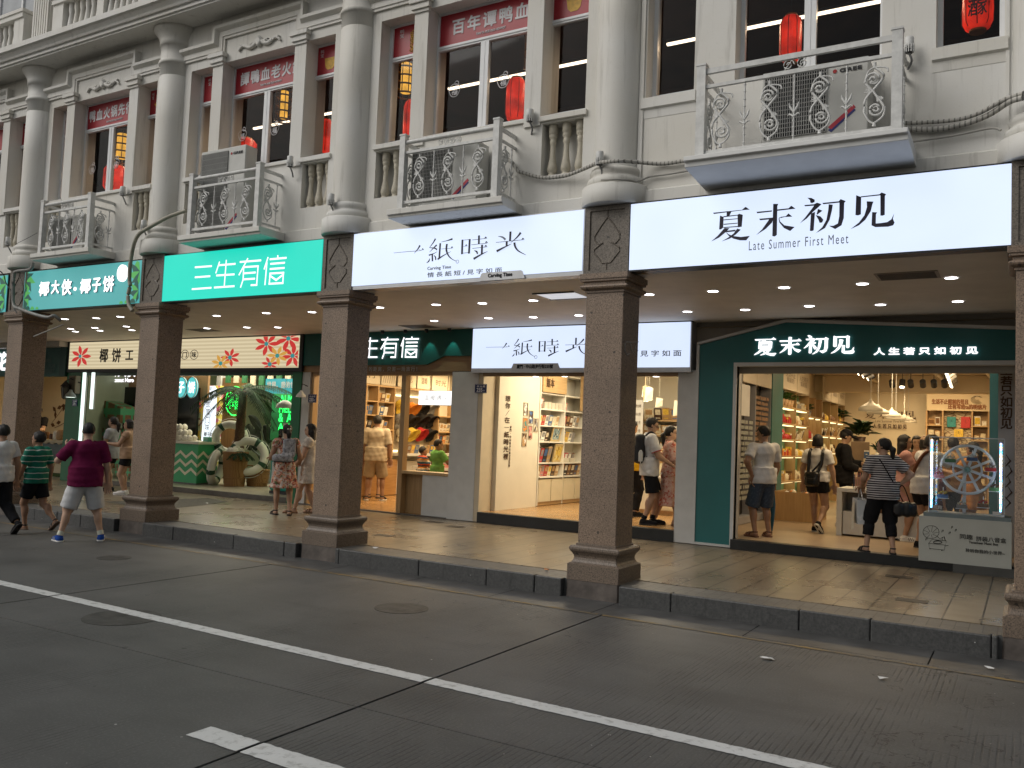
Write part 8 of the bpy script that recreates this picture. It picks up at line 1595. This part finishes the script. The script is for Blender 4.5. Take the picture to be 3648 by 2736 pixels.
                if opt.get('sock'): link_child(MB().tube([a+np.array((0,0,.012*k)),a+(J['kn',s]-a)*.2],[.0245*k,.025*k],12).build('sock',opt['sock'],None),root)
                if opt.get('strip'):
                    m=MB()
                    for q_ in (-.006,.012,.03):
                        for e_ in (-1,1): cpt=g0+y*(.045+q_)*k+zz_*.022*k+xx*e_*.0265*k;m.tube([cpt-zz_*.014*k+y*.006*k,cpt+zz_*.014*k-y*.006*k],.004,4)
                    link_child(m.build('shoe_stripe',opt['strip'],None),root)
        elif kind=='cap':
            def cf(P): Q=(P-hc)@HM/Hk;d=np.maximum(ell(Q,(0,-.006,.018),(.055,.066,.064)),.026-Q[:,2]-.12*np.minimum(0,Q[:,1]));b=np.maximum(ell(Q,(0,.075,.024),(.045,.05,.012)),-(Q[:,1]-.04));return smin(d,b,.006)*Hk
            q=np.array([hl(p) for p in ((-.1,-.1,-.03),(.1,.15,.1),(.1,-.1,.1),(-.1,.15,-.03))]);V,F=surfnet(cf,q.min(0)-.02,q.max(0)+.02,.009);mesh_of(V,F,'cap',mat,root)
        elif kind=='mesh': link_child(w[2](MB(),k,U,J,hl).build(w[3],mat,None),root)
    return root,J,U,hl
def link_child(o,root):
    o.parent=root;o.matrix_parent_inverse=Matrix();KIDS.setdefault(root.name,[]).append(o)
    return o
def wpt(root,p): return Vector(root.location)+Matrix.Rotation(root.rotation_euler.z,3,'Z')@Vector([float(q) for q in p])
tee=lambda n,c:cloth('cloth_'+n,c)
W_=tee('white',(.62,.61,.60));BK=tee('black',(.012,.012,.014));KH=tee('khaki',(.36,.29,.20));DN=blotch('denim',(.035,.055,.09),[(.05,.075,.115)],30)
rub=M('black_rubber',(.015,.014,.014),.6,.2);whs=M('white_sole',(.55,.55,.53),.5,.1);Z2=.192
g_str=stripes('green_white_stripe',(.012,.16,.105),(.60,.62,.58),.085,.14);b_str=stripes('black_white_stripe',(.035,.03,.035),(.50,.48,.48),.030,.45);be_str=stripes('beige_stripe',(.52,.44,.33),(.40,.33,.24),.022,.3)
m_str=stripes('multi_stripe',(.1,.1,.12),(.5,.1,.05),.16,.3,2,[(.45,.08,.04),(.03,.12,.2),(.5,.45,.38),(.5,.2,.04),(.04,.06,.1)])
flo=blotch('floral_cloth',(.56,.48,.42),[(.50,.13,.10),(.10,.12,.04),(.22,.035,.03),(.55,.27,.16)],15);pkf=blotch('pink_floral',(.55,.33,.27),[(.45,.10,.07),(.60,.42,.36)],20);lace=blotch('white_lace',(.56,.52,.46),[(.46,.42,.36)],45)
# walkers on the street
person('person in plain white tee and black trousers cut by the left edge',(-8.42,-1.42,0),(-.98,-.2),1.56,legs={1:(.08,-.30,.10),-1:(-.08,.22,0)},arms={1:((.2,-.25,-1),(.1,.1,-1)),-1:((-.15,.35,-1),(-.1,.5,-1))},skin=skinD,wear=(('shirt',W_),('trousers',BK,{'len':1.9}),('shoes',BK,{'sole':rub})))
person('boy in green polo with thin white stripes walking left along the street',(-8.56,-.80,0),(-.95,-.28),1.46,hs=1.1,fat=1.05,legs={-1:(-.05,.10,0),1:(.07,-.33,.09)},arms={-1:((-.2,.25,-1),(-.1,.25,-1)),1:((.25,-.2,-1),(.1,.1,-1))},head=(.15,0),skin=skinD,faced=True,wear=(('shirt',g_str,{'sleeve':.8,'neck':.8}),('shorts',BK,{'len':.75,'flare':.022}),('sandals',rub,{'sole':M('sandal_sole',(.16,.11,.08),.7)})))
person('stout man in maroon tee and white shorts raising a hand to his mouth',(-6.98,-1.05,0),(-.90,.43),1.64,fat=1.42,hair='buzz',legs={-1:(-.27,.02,0),1:(.24,-.02,0)},arms={-1:((-.62,.3,-.8),(.62,.45,.85)),1:((.3,-.05,-1),(.12,.25,-1))},skin=skinL,wear=(('shirt',tee('maroon',(.125,.008,.045)),{'sleeve':.85,'hem':.46}),('shorts',tee('pale_grey',(.52,.52,.52)),{'len':.95,'flare':.035}),('shoes',tee('royal_blue',(.012,.05,.24)),{'sole':whs,'sock':M('white_sock',(.6,.6,.5),.8),'strip':M('shoe_white',(.6,.6,.6),.5)})))
# arcade
person('woman in grey tee with a ponytail standing before the green cartons',(-12.32,3.05,Z2),(-.88,-.48),1.56,'f',hair='tail',arms={1:((.1,.2,-1),(-.1,.9,-.4)),-1:((-.1,.25,-1),(.1,.9,-.3))},faced=True,wear=(('shirt',tee('grey',(.27,.28,.29)),{'hem':.44}),('shorts',BK,{'len':.5}),('shoes',BK,{'sole':rub})))
person('person half hidden by the pillar reaching a hand towards the cartons',(-11.42,2.78,Z2),(-.75,-.66),1.52,'f',hair='bob',arms={1:((.1,.55,-.8),(-.05,1,.0)),-1:((-.1,.5,-.8),(0,1,.1))},wear=(('shirt',tee('tan',(.40,.27,.18)),{'sleeve':.3}),('shorts',BK,{'len':.5}),('shoes',W_,{'sole':whs})))
ft=on((0,1450,.3617),410,0,'y',5.45)
person('staff member in black tee behind the flower shop counter',(ft[0]-.12,5.45,.2),(.45,-.9),ft[2]-.2,hair='short',faced=True,arms={-1:((-.1,.35,-.9),(.4,.9,.0)),1:((.1,.35,-.9),(-.4,.9,.0))},wear=(('shirt',BK),('trousers',BK,{'len':1.9}),('shoes',BK)))
floral=person('woman in short floral dress with a silvery backpack and ponytail',(-6.60,2.36,Z2),(-.82,.57),1.54,'f',hair='tail',legs={-1:(-.10,.10,0),1:(.10,-.06,0)},arms={-1:((-.25,.35,-.85),(.15,.9,-.15)),1:((.35,.15,-.9),(.1,.7,-.3))},head=(.1,0),wear=(('dress',flo,{'sleeve':.35,'hem':.30,'flare':.06}),('slippers',rub,{'sole':rub})))
person('woman in white lace dress with shoulder length hair beside the pillar',(-6.62,2.95,Z2),(-.84,-.54),1.57,'f',hair='long',legs={-1:(-.06,.20,0),1:(.06,-.12,0)},arms={-1:((-.1,.25,-.95),(.1,.6,-.7)),1:((.1,.25,-.95),(-.15,.7,-.65))},faced=True,skin=skinL,wear=(('dress',lace,{'sleeve':.4,'hem':.33,'flare':.03}),('heels',M('tan_leather',(.22,.13,.08),.5),{'sole':M('cork',(.2,.11,.06),.7)})))
# hat shop
person('man in beige striped tee and khaki cargo shorts browsing in the hat shop',(-7.52,5.88,.217),(-.55,.83),1.79,fat=1.12,legs={-1:(-.16,0,0),1:(.17,.05,0)},arms={1:((.22,.05,-1),(.1,.2,-1)),-1:((-.22,.1,-1),(-.1,.3,-1))},skin=skinD,wear=(('shirt',be_str,{'sleeve':.85,'hem':.46,'off':.02}),('shorts',KH,{'len':.95,'flare':.04}),('sandals',rub,{'sole':whs})))
person('person in dark shorts mostly hidden behind the man in beige',(-7.98,6.42,.217),(-.5,.85),1.6,arms={},wear=(('shirt',tee('slate',(.1,.1,.12))),('shorts',BK,{'len':.8}),('sandals',rub,{'sole':rub})))
person('small boy in multicoloured striped tee by the shop window',(-6.5,6.15,.217),(.55,.83),1.16,hs=1.27,hair='buzz',faced=True,skin=skinD,arms={1:((.1,.5,-.8),(-.1,1,.1)),-1:((-.1,.5,-.8),(.1,1,.1))},wear=(('shirt',m_str,{'sleeve':.8}),('trousers',tee('navy',(.03,.05,.09)),{'len':1.85}),('shoes',BK,{'sole':rub})))
person('boy in bright green tee leaning over the window counter',(-5.66,5.5,.217),(.42,.9),1.33,hs=1.2,hair='buzz',skin=skinD,arms={1:((.45,.45,-.8),(.35,.85,-.3)),-1:((-.35,.1,-.9),(-.1,.4,-.9))},head=(-.3,-.1),wear=(('shirt',tee('lime',(.16,.38,.10)),{'sleeve':.75,'hem':.44}),('shorts',BK,{'len':.9}),('shoes',BK,{'sole':rub})))
# paper shop
bp=person('man in white polo with a black backpack looking down at the counter',(-.90,4.62,.372),(.86,.5),1.70,arms={1:((.1,.35,-.95),(-.1,.85,-.5)),-1:((-.1,.5,-.85),(.2,.95,-.1))},head=(-.05,-.35),faced=True,glasses=True,legs={-1:(-.06,.08,0),1:(.06,-.08,0)},wear=(('shirt',W_,{'sleeve':.75,'hem':.455,'cuff':M('red_cuff',(.4,.02,.04),.8)}),('shorts',BK,{'len':.85,'flare':.03}),('shoes',BK,{'sole':rub,'sock':BK})))
person('woman in long pink floral dress and glasses at the shop edge',(-.65,4.86,.372),(.9,.42),1.58,'f',hair='tail',glasses=True,faced=True,legs={-1:(-.05,-.22,0),1:(.05,.10,0)},arms={1:((.15,.25,-.95),(-.1,1,-.1)),-1:((-.1,.3,-.9),(.1,1,0))},skin=skinL,wear=(('dress',pkf,{'sleeve':.95,'hem':.19,'flare':.03,'off':.02}),('heels',M('beige_leather',(.4,.27,.18),.5),{'sole':M('cork',(.2,.11,.06),.7)})))
person('man in yellow shirt behind the middle pillar',(-1.68,5.75,.372),(.3,.9),1.68,hair='buzz',wear=(('shirt',tee('yellow',(.55,.33,.015))),('trousers',BK,{'len':1.9}),('shoes',BK)))
person('shop assistant in white blouse behind the drawer counter',(-1.46,7.75,.372),(-.75,-.35),1.62,'f',hair='bob',faced=True,arms={-1:((-.1,.45,-.85),(.1,1,-.1)),1:((.1,.45,-.85),(-.1,1,-.1))},skin=skinL,wear=(('shirt',W_,{'sleeve':1.6}),('trousers',BK,{'len':1.9}),('shoes',BK)))
# postcard shop
ZF=.332
um=person('man in white tee and denim shorts with a hand on his hip',(.88,4.72,ZF),(-.72,.68),1.66,arms={-1:((-.55,-.35,-.75),(.45,.2,-.75)),1:((.25,.1,-1),(.1,.45,-.9))},head=(.75,-.3),faced=True,skin=skinD,legs={-1:(-.12,.0,0),1:(.13,.02,0)},wear=(('shirt',W_,{'sleeve':.72,'hem':.48}),('shorts',DN,{'len':.98,'flare':.028}),('slippers',M('brown_flipflop',(.12,.05,.03),.6),{'sole':M('brown_flipflop',(.12,.05,.03),.6)})))
su=person('woman in white top and black suspender shorts walking into the shop',(1.37,6.2,ZF),(.12,.99),1.58,'f',hair='bob',legs={-1:(-.07,.12,0),1:(.10,-.20,.10)},arms={-1:((-.3,-.05,-1),(-.05,.2,-1)),1:((.3,.05,-1),(.1,.25,-1))},wear=(('shirt',W_,{'sleeve':.62,'hem':.52}),('shorts',BK,{'len':.38,'top':.63,'flare':.02}),('shoes',BK,{'sole':whs})))
person('man in black jacket and black cap looking down at a display',(1.50,7.85,ZF),(.85,.25),1.70,hair='short',head=(0,-.4),faced=True,arms={1:((.15,.1,-1),(-.15,.85,-.3)),-1:((-.1,.45,-.85),(.25,.9,.0))},legs={-1:(-.08,.05,0),1:(.08,-.08,0)},wear=(('jacket',BK,{'sleeve':1.75,'hem':.44}),('trousers',BK,{'len':1.9}),('cap',BK),('shoes',W_,{'sole':whs})))
stw=person('woman in black and white striped tee with one hand on her hip',(2.63,4.12,ZF),(-.38,.92),1.53,'f',fat=1.2,hair='tail',head=(.9,0),faced=True,legs={-1:(-.19,.05,0),1:(.12,-.06,0)},arms={-1:((-.35,.1,-.95),(.1,.75,-.45)),1:((.72,-.05,-.62),(-.55,.2,-.62))},wear=(('shirt',b_str,{'sleeve':.68,'hem':.46,'off':.02}),('trousers',BK,{'len':1.55,'flare':.02}),('slippers',rub,{'sole':rub})))
person('woman with glasses and loose hair behind the striped woman',(2.66,6.15,ZF),(.92,.3),1.62,'f',hair='long',glasses=True,faced=True,arms={1:((.1,.4,-.9),(-.1,.9,.1)),-1:((-.1,.4,-.9),(.1,.9,.1))},wear=(('dress',tee('dusty_pink',(.4,.22,.2)),{'sleeve':.6,'hem':.3}),('shoes',W_,{'sole':whs,'strip':M('shoe_black',(.02,.02,.02),.5)})))
c4=(3050,1500,.3375)
def stand(a,b,Y): q=on(c4,a,b,'y',Y);return (q[0],Y,ZF),q[2]-ZF
p_,h_=stand(640,157,9.2);person('smiling shop assistant with long dark hair facing the street',p_,(.15,-1),h_,'f',hair='long',head=(0,-.15),faced=True,skin=skinL,arms={-1:((-.15,.4,-.85),(.5,.5,.75)),1:((.15,.35,-.9),(-.3,.9,.45))},wear=(('shirt',tee('charcoal',(.07,.065,.06)),{'sleeve':.6}),('trousers',BK,{'len':1.9}),('shoes',BK)))
p_,h_=stand(815,185,5.25);sw_=person('woman in white top with a brown shoulder strap bending over the goods',(p_[0]-.12,p_[1],p_[2]),(.7,.72),h_+.07,'f',fat=1.2,lean=.17,hair='bob',head=(-.1,-.35),arms={1:((.3,.8,-.45),(.3,.9,-.25)),-1:((-.2,.5,-.8),(.1,.9,-.2))},wear=(('shirt',W_,{'sleeve':.75,'hem':.47}),('shorts',BK,{'len':.5}),('shoes',BK)))
p_,h_=stand(735,150,6.9);person('person in a mottled brown sun hat behind the white top',p_,(.3,.95),h_-.02,'f',hair='bob',wear=(('shirt',tee('rust',(.2,.1,.07))),('trousers',BK,{'len':1.9}),('shoes',BK),('cap',blotch('mottled_hat',(.28,.2,.14),[(.16,.1,.07)],30))))
p_,h_=stand(1025,172,6.7);person('man in tan tee seen through the ferris wheel case',p_,(.1,1),h_,wear=(('shirt',tee('ochre',(.45,.30,.17))),('shorts',tee('dark_olive',(.05,.05,.04)),{'len':.9}),('shoes',BK)))
p_,h_=stand(1235,222,6.5);person('woman in orange dress seen behind the toy ferris wheel',p_,(-.8,.5),h_,'f',hair='tail',faced=True,arms={-1:((-.1,.6,-.7),(.1,.9,.2)),1:((.1,.5,-.8),(0,1,.1))},wear=(('dress',tee('orange',(.52,.24,.09)),{'sleeve':.7,'hem':.34,'flare':.03}),('shoes',BK)))
p_,h_=stand(905,400,6.0);person('child in dark clothes between the counter and the shoppers',(p_[0]-.1,6.0,ZF),(.6,.8),1.15,hs=1.2,wear=(('shirt',tee('plum',(.1,.04,.06))),('shorts',BK,{'len':.9}),('shoes',BK)))
# ================================================================ BAGS and other carried things
def rbox(P,c,b,r): q=np.abs(P-np.array(c))-np.array(b)+r;return np.linalg.norm(np.maximum(q,0),axis=1)+np.minimum(q.max(1),0)-r
def carried(name,label,cat,prs,root,parts):
    t=thing(name,label,cat,wpt(root,prs))
    for n_,kind,data,mat in parts:
        if kind=='sdf':
            f,lo,hi,h=data;V,F=surfnet(f,lo,hi,h);m=MB();m.add([tuple(wpt(root,v)) for v in V],[tuple(q) for q in F],0,True)
        else: m=data;m.v=[tuple(wpt(root,v)) for v in m.v]
        m.build(n_,mat,t)
    return t
def strap(root_t,pts,w=.018,k=6):
    P_=cat_rom(pts,k);m=MB();m.tube(P_,w*.55,6);return m
r_,J,U,hl=bp;k=1.70;bc_=U((0,-.17,1.20))
carried('backpack','black backpack with a white bottle on the man in the white polo','backpack',bc_,r_,[('bag','sdf',(lambda P:smin(rbox(P,bc_,(.15,.085,.24),.07),rbox(P,bc_+np.array((0,-.07,-.08)),(.12,.05,.13),.04),.02),bc_-np.array((.2,.2,.3)),bc_+np.array((.2,.14,.3)),.016),M('pack_nylon',(.014,.014,.016),.6,.2,30,.2)),
 *[('strap','mb',strap(None,[bc_+np.array((s*.09,.07,.2)),U((s*.10,.0,1.47)),U((s*.115,.105,1.36)),U((s*.14,.10,1.2)),bc_+np.array((s*.12,.06,-.16))],.03),MATS['pack_nylon']) for s in (-1,1)],('bottle','mb',MB().tube([bc_+np.array((.17,0,-.2)),bc_+np.array((.17,0,-.06)),bc_+np.array((.17,0,-.02))],[.035,.035,.014],10),whs),('white_cord','mb',MB().tube(cat_rom([bc_+np.array((.18,-.02,-.05)),bc_+np.array((.21,.02,-.3)),bc_+np.array((.22,.2,-.42)),bc_+np.array((.2,.35,-.36))],6),.006,5),whs)])
r_,J,U,hl=floral;bc_=U((-.02,-.17,1.08))
pk=blotch('crinkled_silver',(.30,.31,.33),[(.42,.43,.46),(.17,.17,.19)],18)
carried('backpack','slouching silver grey backpack with black piping on the floral dress','backpack',bc_,r_,[('bag','sdf',(lambda P:smin(rbox(P,bc_+np.array((.04,0,.07)),(.105,.06,.15),.035),rbox(P,bc_+np.array((-.07,-.02,-.11)),(.17,.075,.07),.06),.05),bc_-np.array((.3,.15,.26)),bc_+np.array((.22,.15,.28)),.014),pk),('piping','mb',strap(None,[bc_+np.array((.15,-.05,.22)),bc_+np.array((.152,-.06,.05)),bc_+np.array((.14,-.07,-.15)),bc_+np.array((-.22,-.08,-.17))],.016),black)]+[('strap','mb',strap(None,[bc_+np.array((s*.06,.02,.2)),U((s*.075,-.03,1.3)),U((s*.09,.06,1.27)),U((s*.12,.08,1.1)),bc_+np.array((s*.1,.05,-.12))],.03),black) for s in (-1,1)])
r_,J,U,hl=su;bc_=U((-.03,-.155,.86))
carried('backpack','small shiny black backpack hanging low on crossed straps','backpack',bc_,r_,[('bag','sdf',(lambda P:smin(rbox(P,bc_,(.12,.06,.12),.05),rbox(P,bc_+np.array((0,-.05,-.04)),(.085,.035,.06),.03),.02),bc_-np.array((.18,.15,.18)),bc_+np.array((.18,.12,.18)),.014),M('patent_black',(.012,.012,.013),.2))]+[('strap','mb',strap(None,[bc_+np.array((s*.07,.0,.09)),U((s*.10,-.125,1.1)),U((s*.105,-.10,1.24)),U((s*.10,-.02,1.335)),U((s*.10,.11,1.25)),U((s*.1,.10,1.0))],.05),MATS['patent_black']) for s in (-1,1)]+[('strap','mb',strap(None,[bc_+np.array((.0,-.02,.12)),U((.06,-.13,1.1)),U((.12,-.11,1.22))],.03),MATS['patent_black'])])
r_,J,U,hl=sw_
carried('shoulder_strap','brown leather bag strap across the back of the white top','strap',U((0,-.1,1.2)),r_,[('strap','mb',strap(None,[U((.10,.02,1.40)),U((.06,-.10,1.36)),U((-.02,-.145,1.2)),U((-.10,-.13,1.03)),U((-.16,-.06,.92)),U((-.17,.06,.9))],.045),M('brown_leather',(.16,.05,.018),.45))])
r_,J,U,hl=stw;k=1.53;hd=J['wr',-1]+J['fa',-1]*.08
wb=blotch('printed_bag',(.50,.52,.53),[(.60,.6,.6)],12);e1=hd+np.array((-.02,.0,-.05))
m=MB();q=[(-.14,-.22,-.42),(.14,-.22,-.42),(.14,.14,-.42),(-.14,.14,-.42),(-.13,-.17,-.1),(.13,-.17,-.1),(.13,.10,-.08),(-.13,.10,-.08)];m.add([tuple(e1+np.array((a*.55,b,c))) for a,b,c in q],[(0,3,2,1),(0,1,5,4),(1,2,6,5),(2,3,7,6),(3,0,4,7)])
carried('shopping_bag','white printed plastic shopping bag hanging from the striped woman\'s arm','shopping bag',e1,r_,[('bag','mb',m,wb),('handle','mb',MB().tube([e1+np.array((0,-.15,-.1)),e1+np.array((0,-.02,.06)),e1+np.array((0,.09,-.09))],.008,5),wb)])
m=MB();q0=e1+np.array((-.09,-.10,-.12));m.add([tuple(q0+np.array(v)) for v in ((0,0,0),(0,.14,-.02),(-.04,.02,-.40),(-.04,-.13,-.36))],[(0,1,2,3)]);carried('paper_slip','white printed sheet held beside the shopping bag','paper',q0,r_,[('sheet','mb',m,pages)])
hb=J['wr',1]+np.array((.05,-.10,-.30));carried('handbag','black soft handbag hanging at the striped woman\'s right hip','handbag',hb,r_,[('bag','sdf',(lambda P:rbox(P,hb,(.15,.06,.10),.055)+.008*np.sin(P[:,0]*60),hb-np.array((.22,.12,.16)),hb+np.array((.22,.12,.16)),.013),M('soft_black',(.012,.012,.013),.35)),('handle','mb',MB().tube(cat_rom([hb+np.array((-.1,0,.08)),hb+np.array((-.06,.05,.26)),hb+np.array((.0,.05,.30)),hb+np.array((.08,.02,.08))],5),.008,5),BK),('cross_strap','mb',strap(None,[U((-.10,.02,1.27)),U((-.07,-.09,1.24)),U((.02,-.125,1.08)),U((.11,-.12,.92)),hb+np.array((.0,.06,.1))],.014),BK)])
r_,J,U,hl=um;hd=J['wr',1]+J['fa',1]*.075;tip=np.array((hd[0]+.03,hd[1]+.06,.01))
um_m=M('umbrella_blue',(.012,.09,.16),.5,.2)
carried('umbrella','rolled blue umbrella with a black hooked handle held by the man in white','umbrella',tip,r_,[('canopy','mb',MB().tube([tip+(hd-tip)*q for q in (.08,.3,.6,.86)],[.012,.03,.042,.02],10),um_m),('shaft','mb',MB().tube([tip,tip+(hd-tip)*1.02],.006,6),black),('handle','mb',MB().tube([hd,hd+np.array((0,0,.12)),hd+np.array((.03,.03,.19)),hd+np.array((.08,.06,.20)),hd+np.array((.11,.08,.14))],.013,8),black)])
r_,J,U,hl=floral;q=hl((0,-.072,.02));carried('hair_clip','small white bow clip in the ponytail of the woman in the floral dress','hair clip',q,r_,[('bow','mb',MB().sphere(q+np.array((-.02,-.01,0)),.016,6).sphere(q+np.array((.02,-.01,0)),.016,6),whs)])
# chalk mark on the side of the middle pillar
m=MB();xm=CEN[5]+.2245;gq=(1900,950,.27125)
for pts in ([(1205,1000),(1200,1100),(1230,1158),(1270,1140)],[(1275,1000),(1290,1100),(1345,1165)],[(1210,990),(1300,993),(1378,987)],[(1340,1040),(1330,1110)],[(1362,1000),(1350,1060),(1372,1100)]):
    m.tube([tuple(on(gq,a,b,'x',xm)) for a,b in pts],.006,5)
m.build('chalk_mark',M('chalk',(.45,.43,.40),.8,.3,40),bld)
# things alike on one shelf are told apart by their order
ORD=['first','second','third','fourth','fifth','sixth','seventh','eighth','ninth','tenth']
seen={}
for o in C.objects:
    if o.parent is None and o.get('label') and o.get('category') in('book','gift box','jar','plate','postcard'): seen.setdefault(o['label'],[]).append(o)
for lab,os_ in seen.items():
    if 1<len(os_)<=10 and len(lab.split())<=13:
        for k,o in enumerate(os_): o['label']=ORD[k]+' '+lab+' from the left' if len(lab.split())<=12 else ORD[k]+' '+lab
